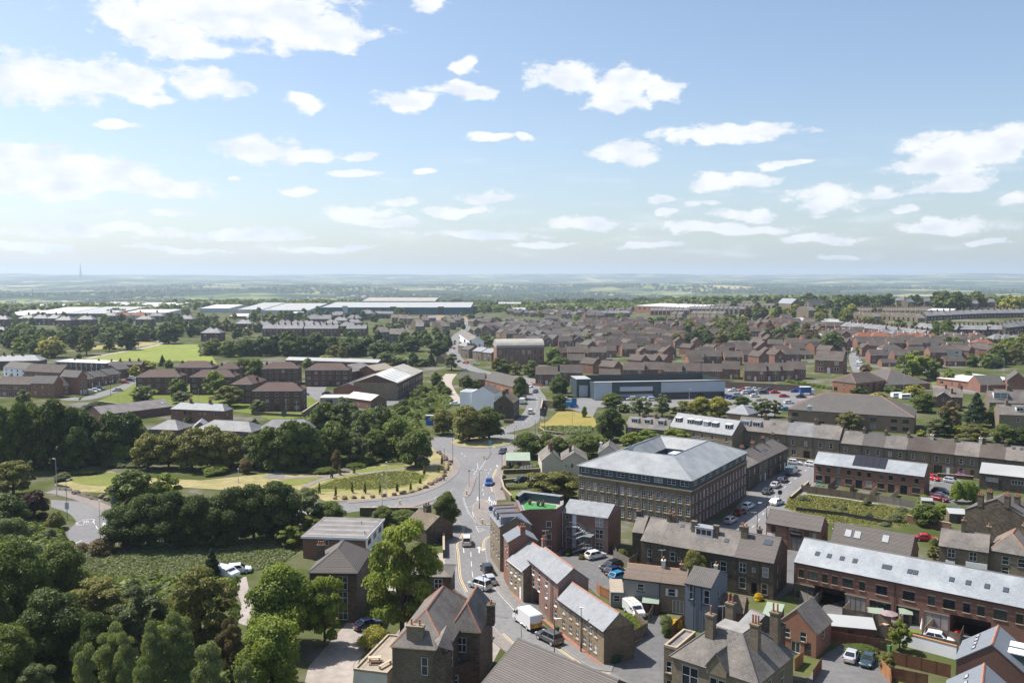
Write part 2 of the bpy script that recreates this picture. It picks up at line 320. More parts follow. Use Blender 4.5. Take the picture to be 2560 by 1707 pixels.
 # mesh building
class MB:
 def __init__(s):s.v=[];s.f=[];s.m=[]
 def face(s,pts,m=0):
  i=len(s.v);s.v+=[tuple(p) for p in pts];s.f.append(tuple(range(i,i+len(pts))));s.m.append(m);return s
 def box(s,a,b,m=0):
  x0,y0,z0=a;x1,y1,z1=b
  p=[(x0,y0,z0),(x1,y0,z0),(x1,y1,z0),(x0,y1,z0),(x0,y0,z1),(x1,y0,z1),(x1,y1,z1),(x0,y1,z1)]
  for q in((0,3,2,1),(4,5,6,7),(0,1,5,4),(1,2,6,5),(2,3,7,6),(3,0,4,7)):s.face([p[i] for i in q],m)
  return s
 def hexa(s,p,m=0):
  for q in((0,3,2,1),(4,5,6,7),(0,1,5,4),(1,2,6,5),(2,3,7,6),(3,0,4,7)):s.face([p[i] for i in q],m)
  return s
 def slab(s,top,th,m=0):
  """thick sheet below a polygon"""
  n=(Vector(top[1])-Vector(top[0])).cross(Vector(top[2])-Vector(top[0])).normalized()
  if n.z<0:top=list(reversed(top));n=-n
  bot=[tuple(Vector(p)-n*th) for p in top]
  s.face(top,m);s.face(list(reversed(bot)),m)
  for i in range(len(top)):
   j=(i+1)%len(top);s.face([bot[i],bot[j],top[j],top[i]],m)
  return s
 def prism(s,poly,z0,z1,m=0,mt=None):
  n=len(poly);a=sum(poly[i][0]*poly[(i+1)%n][1]-poly[(i+1)%n][0]*poly[i][1] for i in range(n))
  if a<0:poly=list(reversed(poly))
  for i in range(n):
   p,q=poly[i],poly[(i+1)%n]
   s.face([(p[0],p[1],z0),(q[0],q[1],z0),(q[0],q[1],z1),(p[0],p[1],z1)],m)
  s.cap(poly,z1,m if mt is None else mt);return s
 def cap(s,poly,z,m=0):
  vs=[Vector((p[0],p[1],0)) for p in poly]
  for t in tessellate_polygon([vs]):
   a,b,c=[vs[i] for i in t]
   if(b-a).cross(c-a).z<0:b,c=c,b
   s.face([(q.x,q.y,z(q.x,q.y) if callable(z) else z) for q in(a,b,c)],m)
  return s
 def tube(s,path,rad,n=8,m=0,caps=True):
  rings=[]
  for i,p in enumerate(path):
   p=Vector(p);d=(Vector(path[min(i+1,len(path)-1)])-Vector(path[max(i-1,0)])).normalized()
   a=d.orthogonal().normalized();b=d.cross(a);r=rad[i] if isinstance(rad,(list,tuple)) else rad
   rings.append([p+(a*math.cos(2*math.pi*k/n)+b*math.sin(2*math.pi*k/n))*r for k in range(n)])
  for i in range(len(rings)-1):
   for k in range(n):s.face([rings[i][k],rings[i][(k+1)%n],rings[i+1][(k+1)%n],rings[i+1][k]],m)
  if caps:s.face(list(reversed(rings[0])),m);s.face(rings[-1],m)
  return s
 def mesh(s,name,mats):
  me=bpy.data.meshes.new(name);me.from_pydata(s.v,[],s.f)
  for x in mats:me.materials.append(M[x])
  if len(mats)>1:me.polygons.foreach_set('material_index',s.m)
  uv=me.uv_layers.new(name='UVMap');n=len(me.polygons)
  no=np.empty(n*3,np.float32);me.polygons.foreach_get('normal',no);no=no.reshape(-1,3)
  lt=np.empty(n,np.int32);me.polygons.foreach_get('loop_total',lt)
  vi=np.empty(len(me.loops),np.int32);me.loops.foreach_get('vertex_index',vi)
  co=np.array(s.v,np.float32)[vi];nl=np.repeat(no,lt,axis=0)
  t=np.stack([-nl[:,1],nl[:,0],np.zeros(len(nl),np.float32)],1);L=np.linalg.norm(t,axis=1)
  fl=L<1e-3;t[fl]=(1,0,0);L[fl]=1;t/=L[:,None]
  w=np.cross(nl,t)
  me.uv_layers[0].data.foreach_set('uv',np.stack([(co*t).sum(1),(co*w).sum(1)],1).ravel())
  return me
 def build(s,name,mats,pr_=None,loc=(0,0,0),rz=0.0):
  if isinstance(mats,str):mats=[mats]
  return ob(name,s.mesh(name,mats),pr_,loc,rz)
def ob(name,data,pr_=None,loc=(0,0,0),rz=0.0,scale=None):
 o=bpy.data.objects.new(name,data);COL.objects.link(o);o.parent=pr_
 o.location=loc;o.rotation_euler=(0,0,rz)
 if scale is not None:o.scale=scale if hasattr(scale,'__len__') else(scale,)*3
 return o
def tag(o,lb_=None,cat=None,gp_=None,kn_=None):
 if lb_:o['label']=lb_
 if cat:o['category']=cat
 if gp_:o['group']=gp_
 if kn_:o['kind']=kn_
 return o
def root(name,lb_,cat,loc=(0,0,0),rz=0.0,gp_=None):return tag(ob(name,None,None,loc,rz),lb_,cat,gp_)
def ctree(o,pr_=None):
 c=o.copy();COL.objects.link(c);c.parent=pr_
 for ch in o.children:ctree(ch,c)
 return c
 # windows, doors and other openings (front looks to -Y, foot at z=0)
CCH={}
STY={'w':('frame_white',1,2),'w2':('frame_white',2,1),'w3':('frame_white',3,1),'w4':('frame_white',2,2),'w6':('frame_white',2,3),'w1':('frame_white',1,1),'k':('frame_dark',1,1),'k2':('frame_dark',2,1),'k3':('frame_dark',3,1),'kp':('frame_dark',4,1),'kg':('frame_dark',3,1),'w5':('frame_white',5,1)}
def win(kn_,w,h):
 key=(kn_,round(w,2),round(h,2))
 if key in CCH:return CCH[key]
 fm,nx,ny=STY[kn_];t=.07 if fm=='frame_white' else .06;y0,y1=.05,.11
 b=MB();b.box((-w/2,y0,0),(w/2,y1,t));b.box((-w/2,y0,h-t),(w/2,y1,h));b.box((-w/2,y0,t),(-w/2+t,y1,h-t));b.box((w/2-t,y0,t),(w/2,y1,h-t))
 for i in range(1,nx):
  x=-w/2+w*i/nx;b.box((x-t*.4,y0+.01,t),(x+t*.4,y1,h-t))
 for j in range(1,ny):
  z=h*(j/ny if ny!=2 else .52);b.box((-w/2+t,y0+.005,z-t*.4),(w/2-t,y1,z+t*.4))
 f=b.mesh('window',[fm])
 g=MB().face([(-w/2+.02,.085,.02),(w/2-.02,.085,.02),(w/2-.02,.085,h-.02),(-w/2+.02,.085,h-.02)]).mesh('pane',['glass'])
 CCH[key]=(f,g);return CCH[key]
def swin(kn_,w,h):
 key=('s',kn_,round(w,2),round(h,2))
 if key in CCH:return CCH[key]
 fm,nx,ny=STY[kn_];t=.09
 b=MB();b.box((-w/2,-.03,0),(w/2,.02,h),0)
 for i in range(nx):
  for j in range(ny):
   xa=-w/2+w*i/nx+t*.7;xb=-w/2+w*(i+1)/nx-t*.7;za=h*j/ny+t*.7;zb=h*(j+1)/ny-t*.7
   b.face([(xa,-.036,za),(xb,-.036,za),(xb,-.036,zb),(xa,-.036,zb)],1)
 CCH[key]=b.mesh('window',[fm,'glass']);return CCH[key]
def dorm_(w,h,mat):
 key=('d',round(w,2),round(h,2),mat)
 if key not in CCH:
  b=MB();b.box((-w/2,.05,0),(w/2,.10,h));b.box((-w/2+.12,.035,.15),(w/2-.12,.05,h*.42));b.box((-w/2+.12,.035,h*.52),(w/2-.12,.05,h*.9))
  g=MB().box((w/2-.16,.0,h*.46),(w/2-.1,.035,h*.49)).mesh('handle',['steel_pale'])
  CCH[key]=(b.mesh('door',[mat]),g)
 return CCH[key]
def silm(w,mat):
 key=('sill',round(w,2),mat)
 if key not in CCH:CCH[key]=MB().box((-w/2-.1,-.09,-.13),(w/2+.1,.04,-.003)).mesh('sill',[mat])
 return CCH[key]
def linm(w,h,mat):
 key=('lintel',round(w,2),round(h,2),mat)
 if key not in CCH:CCH[key]=MB().box((-w/2-.1,-.015,h+.003),(w/2+.1,.04,h+.22)).mesh('lintel',[mat])
 return CCH[key]
def wgrid(b,o,d,n,L,z0,z1,ops,m=0,rev=.13,thick_back=True):
 """wall sheet from o along d, looking along n, with openings cut and reveals turned in"""
 us={0.0,L};vs={z0,z1}
 for(s,z,w,h,k) in ops:us|={s-w/2,s+w/2};vs|={z,z+h}
 us=sorted(u for u in us if-1e-6<=u<=L+1e-6);vs=sorted(v for v in vs if z0-1e-6<=v<=z1+1e-6)
 P=lambda u,z,k=0.0:(o[0]+d[0]*u-n[0]*k,o[1]+d[1]*u-n[1]*k,z)
 for i in range(len(us)-1):
  run=None
  for j in range(len(vs)-1):
   cu,cv=(us[i]+us[i+1])/2,(vs[j]+vs[j+1])/2
   hole=any(abs(cu-s)<w/2 and z<cv<z+h for(s,z,w,h,k) in ops)
   if not hole:
    if run is None:run=vs[j]
   if(hole or j==len(vs)-2) and run is not None:
    top=vs[j] if hole else vs[j+1]
    b.face([P(us[i],run),P(us[i+1],run),P(us[i+1],top),P(us[i],top)],m);run=None
 for(s,z,w,h,k) in ops:
  r=6.0 if k=='tunnel' else(1.6 if k=='porch' else rev);a,c,e,t=s-w/2,s+w/2,z,z+h
  b.face([P(a,e),P(a,t),P(a,t,r),P(a,e,r)],m);b.face([P(c,t),P(c,e),P(c,e,r),P(c,t,r)],m)
  b.face([P(a,t),P(c,t),P(c,t,r),P(a,t,r)],m);b.face([P(c,e),P(a,e),P(a,e,r),P(c,e,r)],m)
  if k in('tunnel','porch'):b.face([P(a,e,r),P(c,e,r),P(c,t,r),P(a,t,r)],m)
FROT={'F':0.0,'R':math.pi/2,'B':math.pi,'L':-math.pi/2}
def popn(pr_,face,origin,d,n,op,fine,sill,lint):
 s,z,w,h,k=op
 loc=(origin[0]+d[0]*s,origin[1]+d[1]*s,z);rz=FROT[face]
 if k in('tunnel','porch','void'):return
 if k.startswith('d'):
  mt={'dw':'door_white','dd':'door_dark','dt':'door_teal','db':'cladding_dark','ds':'cladding_silver'}[k];f,g=dorm_(w,h,mt);x=ob('door',f,pr_,loc,rz)
  if fine:ob('handle',g,x)
  return
 if not fine:
  ob('window',swin(k,w,h),pr_,loc,rz);return
 f,g=win(k,w,h);x=ob('window',f,pr_,loc,rz);ob('pane',g,x)
 if sill:ob('sill',silm(w,sill),x)
 if lint:ob('lintel',linm(w,h,lint),x)
def sprd(n,z,w,h,k,a=0.0,b=1.0,inset=True):
 if n==1:return[((a+b)/2,z,w,h,k)]
 return[(a+(b-a)*((i+.5)/n if inset else i/(n-1)),z,w,h,k) for i in range(n)]
def chm(pr_,x,y,z0,z1,w,d,mat,pots=2,potmat='pot_clay',axis='v',pot_h=.55):
 b=MB();b.box((x-w/2,y-d/2,z0),(x+w/2,y+d/2,z1-.22));b.box((x-w/2-.07,y-d/2-.07,z1-.22),(x+w/2+.07,y+d/2+.07,z1))
 c=b.build('chimney',[mat],pr_)
 for i in range(pots):
  f=(i+.5)/pots-.5;px,py=(x,y+f*d) if axis=='v' else(x+f*w,y)
  q=MB().tube([(px,py,z1),(px,py,z1+pot_h*.75),(px,py,z1+pot_h)],[.14,.11,.13],8);q.build('chimney_pot',[potmat],c)
 return c
def house(name,lb_,cat,A,B,D,eave,roof='gable',rise=2.4,wm='brick_red',rm='tile_brown',ops=None,ov=.25,vg=.08,chim=(),gp_=None,fine=True,sill=None,lint=None,rg_=None,gt_=None,pipes=(),sky=(),dorm=(),hip=.85,z0=None,base=0.0,low=-.4,fd_=None,pt_=.35,rt=.12,chmat=None,skymat='glass_sky',pot='pot_clay'):
 """a building from the foot of its front left corner A to its front right corner B, running back D metres"""
 A=Vector(A);B=Vector(B);u=(B-A);u.z=0;L=u.length;rz=math.atan2(u.y,u.x)
 gz=z0 if z0 is not None else T(A.x,A.y)
 r=root(name,lb_,cat,(A.x,A.y,gz),rz,gp_)
 fcs={'F':((0,0),(1,0),(0,-1),L),'R':((L,0),(0,1),(1,0),D),'B':((L,D),(-1,0),(0,1),L),'L':((0,D),(0,-1),(-1,0),D)}
 ops=ops or{}
 eL=eave if not isinstance(eave,tuple) else eave[0]
 wb=MB()
 aops=[]
 for k,(o,d,n,ln) in fcs.items():
  oo=[(s*ln,z+base,w,h,kk) for(s,z,w,h,kk) in ops.get(k,())]
  wgrid(wb,o,d,n,ln,low,eL,oo,0 if not(fd_ and k in fd_) else 1+sorted(fd_).index(k),rev=.13 if fine else .05)
  aops+=[(k,o,d,n,x) for x in oo]
 apex=eL+rise
 if roof=='gable':
  wb.face([(L,0,eL),(L,D,eL),(L,D/2,apex)]);wb.face([(0,D,eL),(0,0,eL),(0,D/2,apex)])
 elif roof=='gv':
  wb.face([(0,0,eL),(L,0,eL),(L/2,0,apex)]);wb.face([(L,D,eL),(0,D,eL),(L/2,D,apex)])
 elif roof=='mono':
  wb.face([(L,0,eL),(L,D,eL),(L,D,apex)]);wb.face([(0,D,eL),(0,0,eL),(0,D,apex)]);wb.face([(L,D,eL),(0,D,eL),(0,D,apex),(L,D,apex)])
 elif roof=='flat':
  wb.face([(0,0,eL),(L,0,eL),(L,D,eL),(0,D,eL)])
 wb.build('wall',[wm]+([fd_[k] for k in sorted(fd_)] if fd_ else[]),r)
 for(k,o,d,n,x) in aops:popn(r,k,o,d,n,x,fine,sill,lint)
 rb=MB();e=.012
 if roof=='gable':
  sl=rise/(D/2);zo=eL-ov*sl+e;za=apex+e
  rb.slab([(-vg,-ov,zo),(L+vg,-ov,zo),(L+vg,D/2,za),(-vg,D/2,za)],rt);rb.slab([(L+vg,D+ov,zo),(-vg,D+ov,zo),(-vg,D/2+.001,za),(L+vg,D/2+.001,za)],rt)
  rl=[(-vg,D/2,za),(L+vg,D/2,za)]
  zr=lambda x,y:eL+(y if y<D/2 else D-y)*sl
 elif roof=='gv':
  sl=rise/(L/2);zo=eL-ov*sl+e;za=apex+e
  rb.slab([(-ov,D+vg,zo),(-ov,-vg,zo),(L/2,-vg,za),(L/2,D+vg,za)],rt);rb.slab([(L+ov,-vg,zo),(L+ov,D+vg,zo),(L/2+.001,D+vg,za),(L/2+.001,-vg,za)],rt)
  rl=[(L/2,-vg,za),(L/2,D+vg,za)]
  zr=lambda x,y:eL+(x if x<L/2 else L-x)*sl
 elif roof=='hip':
  if L>=D:k=min(D/2*hip,L/2);q0,q1=(k,D/2),(L-k,D/2)
  else:k=min(L/2*hip,D/2);q0,q1=(L/2,k),(L/2,D-k)
  zo=eL+e-.02;a,b2,c,d2=(-ov,-ov,zo),(L+ov,-ov,zo),(L+ov,D+ov,zo),(-ov,D+ov,zo);p0,p1=(*q0,apex),(*q1,apex)
  tops=([a,b2,p1,p0],[b2,c,p1],[c,d2,p0,p1],[d2,a,p0]) if L>=D else([a,b2,p0],[b2,c,p1,p0],[c,d2,p1],[d2,a,p0,p1])
  for tp in tops:rb.face(tp)
  rb.face([d2,c,b2,a])
  rl=[p0,p1];hips=([a,p0],[d2,p0],[b2,p1],[c,p1]) if L>=D else([a,p0],[b2,p0],[c,p1],[d2,p1])
  zr=lambda x,y:eL+rise*max(0,min(1,min(y,D-y,x/max(hip,.01),(L-x)/max(hip,.01))/(min(L,D)/2)))
 elif roof=='mono':
  zo=eL-ov*rise/D;rb.slab([(-vg,-ov,zo+e),(L+vg,-ov,zo+e),(L+vg,D+.1,apex+e),(-vg,D+.1,apex+e)],rt);rl=None
  zr=lambda x,y:eL+rise*y/D
 else:
  p=pt_;t=.28
  if p>0:
   for(xa,ya,xb,yb) in((-.03,-.03,L+.03,t),(-.03,D-t,L+.03,D+.03),(-.03,t,t,D-t),(L-t,t,L+.03,D-t)):rb.box((xa,ya,eL+.003),(xb,yb,eL+p))
  else:
   rb.box((-ov,-ov,eL+.003),(L+ov,D+ov,eL+.2))
  rl=None;zr=lambda x,y:eL
 if roof=='flat' and pt_>0:
  rb.build('parapet',[wm if not rg_ else rg_],r);rf=MB().box((.28,.28,eL+.004),(L-.28,D-.28,eL+.06)).build('roof',[rm],r)
 else:rf=rb.build('roof',[rm],r)
 if rg_ and rl:
  rr=MB();P0,P1=Vector(rl[0]),Vector(rl[1]);w=.13
  def bar(p,q,w=.12):
   p,q=Vector(p),Vector(q);dd=(q-p).normalized();sd_=dd.cross(Vector((0,0,1))).normalized()*w;up=Vector((0,0,.085));dn=Vector((0,0,-.05))
   a=[p-sd_+dn,q-sd_+dn,q+up,p+up];c=[p+up,q+up,q+sd_+dn,p+sd_+dn]
   rr.face(a);rr.face(c);rr.face([p-sd_+dn,p+up,p+sd_+dn]);rr.face([q+sd_+dn,q+up,q-sd_+dn])
  bar(P0,P1,.15)
  if roof=='hip':
   for h in hips:bar(*h)
  rr.build('ridge_tiles',[rg_],rf)
 if gt_ and roof in('gable','hip','mono'):
  zg=eL-ov*(rise/(D/2) if roof=='gable' else 0)-.06
  MB().box((-.05,-ov-.11,zg-.1),(L+.05,-ov-.012,zg+.02)).build('gutter',[gt_],r)
 for f in pipes:MB().tube([(f*L,-.09,.1),(f*L,-.09,eL-.15)],.05,6).build('downpipe',[gt_ or 'pipe_black'],r)
 for c in chim:
  fu,fv,w,d,up,n=c[:6];x,y=fu*L,fv*D
  chm(r,x,y,zr(x,y)-.5,zr(x,y)+up,w,d,chmat or wm,n,pot,'v' if d>=w else 'u')
 for(fu,t,w,h) in sky:
  if roof=='gable':dy,dz=D/2,rise;x=fu*L;y=t*dy;z=eL+t*dz
  elif roof=='mono':dy,dz=D,rise;x=fu*L;y=t*dy;z=eL+t*dz
  else:dy,dz=min(L,D)/2,rise;x=fu*L;y=t*dy;z=eL+t*dz
  a=math.atan2(dz,dy);q=ob('roof_light',skym(w,h,skymat),r,(x,y,z+.03));q.rotation_euler=(a,0,0)
 for dspec in dorm:
  fu,w,h,t0,kn_,dm,dr=dspec;x=fu*L;y0=t0*D/2;sl=rise/(D/2);zb=eL+y0*sl;zt=zb+h;y1=min(y0+h/sl,D/2)
  b=MB();b.face([(x-w/2,y0,zb),(x+w/2,y0,zb),(x+w/2,y0,zt),(x-w/2,y0,zt)]);b.face([(x-w/2,y0,zb),(x-w/2,y0,zt),(x-w/2,y1,zt)]);b.face([(x+w/2,y0,zb),(x+w/2,y1,zt),(x+w/2,y0,zt)])
  b.box((x-w/2-.12,y0-.15,zt),(x+w/2+.12,y1+.1,zt+.14),1)
  dd=b.build('dormer',[dm,dr],r)
  ww,hh=w-.3,h-.45
  ob('window',swin(kn_,round(ww,1),round(hh,1)),dd,(x,y0-.02,zb+.25))
 return r
def skym(w,h,g):
 key=('sky',w,h,g)
 if key not in CCH:
  b=MB();b.box((-w/2,0,0),(w/2,h,.07),0);b.face([(-w/2+.07,.07,.074),(w/2-.07,.07,.074),(w/2-.07,h-.07,.074),(-w/2+.07,h-.07,.074)],1)
  CCH[key]=b.mesh('roof_light',['frame_dark',g])
 return CCH[key]
 # sky with cumulus
W=bpy.data.worlds.new('World');S.world=W;W.use_nodes=True;W.cycles.sampling_method='MANUAL';W.cycles.sample_map_resolution=512
nt=W.node_tree;nt.nodes.clear()
out=nd(nt,'OutputWorld');bg=nd(nt,'Background');bg.inputs['Strength'].default_value=1.0;lk(nt,bg.outputs[0],out.inputs[0])
skt=nd(nt,'TexSky',sky_type='NISHITA');skt.sun_disc=False;skt.sun_elevation=SUN_EL;skt.sun_rotation=SUN_AZ
skt.altitude=150;skt.air_density=1.0;skt.dust_density=1.6;skt.ozone_density=1.6
sk=nd(nt,'VectorMath',operation='SCALE');sk.inputs['Scale'].default_value=.098;lk(nt,skt.outputs[0],sk.inputs[0])
tc=nd(nt,'TexCoord').outputs['Generated'];sx=nd(nt,'SeparateXYZ');lk(nt,tc,sx.inputs[0])
def mth(op,a,b=None,c=None):
 n=nd(nt,'Math',operation=op)
 for i,v in enumerate((a,b,c)):
  if v is None:continue
  if hasattr(v,'is_output'):lk(nt,v,n.inputs[i])
  else:n.inputs[i].default_value=v
 return n.outputs[0]
az=mth('ARCTAN2',sx.outputs[0],sx.outputs[1]);el=mth('ARCSINE',sx.outputs[2])
cx=nd(nt,'CombineXYZ');lk(nt,az,cx.inputs[0]);lk(nt,el,cx.inputs[1])
ae=cx.outputs[0]
st=nd(nt,'VectorMath',operation='MULTIPLY');lk(nt,ae,st.inputs[0]);st.inputs[1].default_value=(1,1.9,1)
wn=nd(nt,'TexNoise');wn.inputs['Scale'].default_value=16;wn.inputs['Detail'].default_value=4;lk(nt,st.outputs[0],wn.inputs['Vector'])
wc=nd(nt,'VectorMath',operation='SUBTRACT');lk(nt,wn.outputs['Color'],wc.inputs[0]);wc.inputs[1].default_value=(.5,.5,.5)
wm_=nd(nt,'VectorMath',operation='MULTIPLY');lk(nt,wc.outputs[0],wm_.inputs[0]);wm_.inputs[1].default_value=(.075,.028,0)
wa=nd(nt,'VectorMath',operation='ADD');lk(nt,ae,wa.inputs[0]);lk(nt,wm_.outputs[0],wa.inputs[1]);q=wa.outputs[0]
BL=[(520,25,300,75),(700,60,140,52),(330,40,110,50),(420,110,95,32),(985,15,40,20),(780,100,60,22),(100,185,150,50),(280,190,110,45),(330,228,70,16),(485,195,85,32),(690,240,42,22),(1065,155,44,24),(1065,207,88,20),(940,235,66,26),(1300,180,92,32),(1420,200,112,42),(1530,205,46,24),(1400,242,62,20),(1665,305,172,19),(1440,348,78,28),(60,380,140,50),(220,400,140,45),(380,430,112,24),(100,432,160,25),(590,340,96,27),(700,355,72,17),(825,358,36,13),(810,400,62,9),(1130,317,62,11),(1205,312,23,10),(2220,350,150,55),(2320,320,85,42),(2180,422,82,24),(2150,385,112,22),(1690,418,106,19),(1800,382,62,9),(1910,455,86,28),(2035,442,42,13),(2100,475,42,10),(1340,512,92,18),(1520,460,42,12),(1600,470,32,10),(1530,495,32,11),(815,485,96,19),(1120,450,62,19),(930,460,62,14),(1050,485,82,14),(900,510,82,14),(695,440,36,12),(540,405,26,9),(265,290,56,9),(385,490,46,8),(230,490,36,9),(560,540,145,17),(200,535,185,18),(60,572,95,10),(1100,540,135,12),(1240,565,75,10),(1650,525,185,14),(1870,550,105,13),(2180,520,155,15),(2250,555,62,8),(990,388,36,9),(1700,490,80,14),(1930,590,40,6),(420,575,120,8),(760,570,110,8),(1480,565,90,8),(2330,455,50,14)]
dist=None
for(bx,by,bw,bh) in BL:
 d=ray(bx*1.0884,by*1.0884).normalized();k=1.0884/FOC*1.12
 a=nd(nt,'VectorMath',operation='SUBTRACT');lk(nt,q,a.inputs[0]);a.inputs[1].default_value=(math.atan2(d.x,d.y),math.asin(d.z),0)
 c=nd(nt,'VectorMath',operation='MULTIPLY');lk(nt,a.outputs[0],c.inputs[0]);cz=math.cos(math.atan2(d.x,d.y));c.inputs[1].default_value=(1/(bw*k*cz*1.08),1/(bh*k*1.12*(cz**.5)),0)
 e=nd(nt,'VectorMath',operation='LENGTH');lk(nt,c.outputs[0],e.inputs[0])
 dist=e.outputs['Value'] if dist is None else mth('MINIMUM',dist,e.outputs['Value'])
n1=nd(nt,'TexNoise');n1 .inputs['Scale'].default_value=34;n1 .inputs['Detail'].default_value=8;n1 .inputs['Roughness'].default_value=.62;lk(nt,st.outputs[0],n1 .inputs['Vector'])
f=mth('SUBTRACT',1.0,dist);f=mth('MULTIPLY_ADD',mth('SUBTRACT',n1 .outputs['Fac'],.5),1.7,f)
dn=mth('MAXIMUM',sx.outputs[2],.03);pj=nd(nt,'CombineXYZ');lk(nt,mth('DIVIDE',sx.outputs[0],dn),pj.inputs[0]);lk(nt,mth('DIVIDE',sx.outputs[1],dn),pj.inputs[1])
n2=nd(nt,'TexNoise');n2 .inputs['Scale'].default_value=.9;n2 .inputs['Detail'].default_value=7;n2 .inputs['Roughness'].default_value=.6;lk(nt,pj.outputs[0],n2 .inputs['Vector'])
g=mth('MULTIPLY_ADD',n2 .outputs['Fac'],5.0,-2.85)
n3=nd(nt,'TexNoise');n3 .inputs['Scale'].default_value=9;n3 .inputs['Detail'].default_value=8;n3 .inputs['Roughness'].default_value=.6
st2=nd(nt,'VectorMath',operation='MULTIPLY');lk(nt,ae,st2 .inputs[0]);st2 .inputs[1].default_value=(1,5.5,1);lk(nt,st2 .outputs[0],n3 .inputs['Vector'])
hz=mth('MULTIPLY_ADD',n3 .outputs['Fac'],2.6,-1.28)
mr=nd(nt,'MapRange');mr.inputs['From Min'].default_value=.42;mr.inputs['From Max'].default_value=.62;lk(nt,el,mr.inputs['Value'])
mr2=nd(nt,'MapRange');mr2 .inputs['From Min'].default_value=.17;mr2 .inputs['From Max'].default_value=.05;lk(nt,el,mr2 .inputs['Value'])
def smo(x,a,b):
 n=nd(nt,'MapRange',interpolation_type='SMOOTHSTEP');n.inputs['From Min'].default_value=a;n.inputs['From Max'].default_value=b;lk(nt,x,n.inputs['Value']);return n.outputs[0]
al=mth('MAXIMUM',smo(f,.08,.48),mth('MULTIPLY',smo(g,0,.6),mr.outputs[0]))
back=nd(nt,'MapRange');back.inputs['From Min'].default_value=.45;back.inputs['From Max'].default_value=.2;lk(nt,sx.outputs[1],back.inputs['Value'])
al=mth('MAXIMUM',al,mth('MULTIPLY',smo(g,0,.6),back.outputs[0]))
al=mth('MAXIMUM',al,mth('MULTIPLY',mth('MULTIPLY',smo(hz,0,.6),mr2 .outputs[0]),.55))
al=mth('MULTIPLY',al,smo(sx.outputs[2],.0,.035));al=mth('MULTIPLY',al,.95)
sh=nd(nt,'TexNoise');sh.inputs['Scale'].default_value=26;sh.inputs['Detail'].default_value=5
so_=nd(nt,'VectorMath',operation='ADD');lk(nt,st.outputs[0],so_.inputs[0]);so_.inputs[1].default_value=(.006,-.012,.3);lk(nt,so_.outputs[0],sh.inputs['Vector'])
cc=rmp(nt,sh.outputs['Fac'],(.32,(.50,.53,.58)),(.58,(.64,.645,.65)))
lk(nt,mxc(nt,sk.outputs[0],cc,al),bg.inputs['Color'])
# ground sheet to the horizon
rad=[0,20,40]+list(np.arange(60,600,20))+list(np.arange(600,1300,35))+list(1300*(27000/1300)**(np.arange(0,130)/129))
NA=300;vs,fs=[],[]
angs=np.concatenate([np.linspace(-.85,.85,201),np.linspace(.85,2*math.pi-.85,NA-200)[1:-1]]);NA=len(angs)
for r in rad:
 for a in angs:
  x,y=r*math.sin(a),r*math.cos(a);vs.append((x,y,T(x,y)))
for i in range(len(rad)-1):
 for j in range(NA):
  k=(j+1)%NA;q4=(i*NA+j,i*NA+k,(i+1)*NA+k,(i+1)*NA+j)
  fs.append(q4[::-1])
me=bpy.data.meshes.new('ground');me.from_pydata(vs,[],fs);me.materials.append(M['countryside']);me.polygons.foreach_set('use_smooth',[True]*len(fs))
GZ=(min(v[2] for v in vs),max(v[2] for v in vs))
tag(ob('ground',me),'green ground under the town, running out to fields and blue hills',kn_='structure')
if me.polygons[3000].normal.z<0:me.flip_normals()
# sheets laid on the ground
def V2(p):return(p[0],p[1])
def sheet(name,pts,z,mat,lb_=None,kn_='structure',pr_=None,cat=None):
 b=MB();pts=[Vector((p[0],p[1],0)) for p in pts]
 b.cap(pts,lambda x,y:T(x,y)+z);o=b.build(name,mat,pr_)
 if pr_ is None:tag(o,lb_ or name.replace('_',' '),cat,kn_=kn_)
 return o
def cml(pts,n=6,closed=False):
 P=[Vector((p[0],p[1],0)) for p in pts];out=[]
 for i in range(len(P)-(0 if closed else 1)):
  p0=P[i-1] if(i or closed) else P[0];p1_=P[i];p2=P[(i+1)%len(P)];p3=P[(i+2)%len(P)] if(closed or i+2<len(P)) else P[-1]
  for k in range(n):
   t=k/n;out.append(.5*((2*p1_)+(p2-p0)*t+(2*p0-5*p1_+4*p2-p3)*t*t+(3*p1_-p0-3*p2+p3)*t**3))
 if not closed:out.append(P[-1])
 return out
def offs(P,d):
 out=[]
 for i,p in enumerate(P):
  t=(P[min(i+1,len(P)-1)]-P[max(i-1,0)]).normalized();out.append(p+Vector((t.y,-t.x,0))*d)
 return out
def rmb(P,w,z,off=0.0,thick=0.0):
 L,Rr=offs(P,off-w/2),offs(P,off+w/2);b=MB();H=lambda p:(p.x,p.y,T(p.x,p.y)+z)
 for i in range(len(P)-1):
  b.face([H(L[i]),H(Rr[i]),H(Rr[i+1]),H(L[i+1])])
  if thick:
   for E,sgn in((L,1),(Rr,0)):
    a,c=H(E[i]),H(E[i+1]);al,cl=(a[0],a[1],a[2]-thick),(c[0],c[1],c[2]-thick)
    b.face([al,a,c,cl] if sgn else[a,al,cl,c])
 return b
def rbn(name,pts,w,z,mat,lb_=None,off=0.0,thick=0.0,smooth_n=6,pr_=None,kn_='structure'):
 o=rmb(cml(pts,smooth_n) if smooth_n else[Vector((p[0],p[1],0)) for p in pts],w,z,off,thick).build(name,mat,pr_)
 if pr_ is None:tag(o,lb_ or name.replace('_',' '),kn_=kn_)
 return o
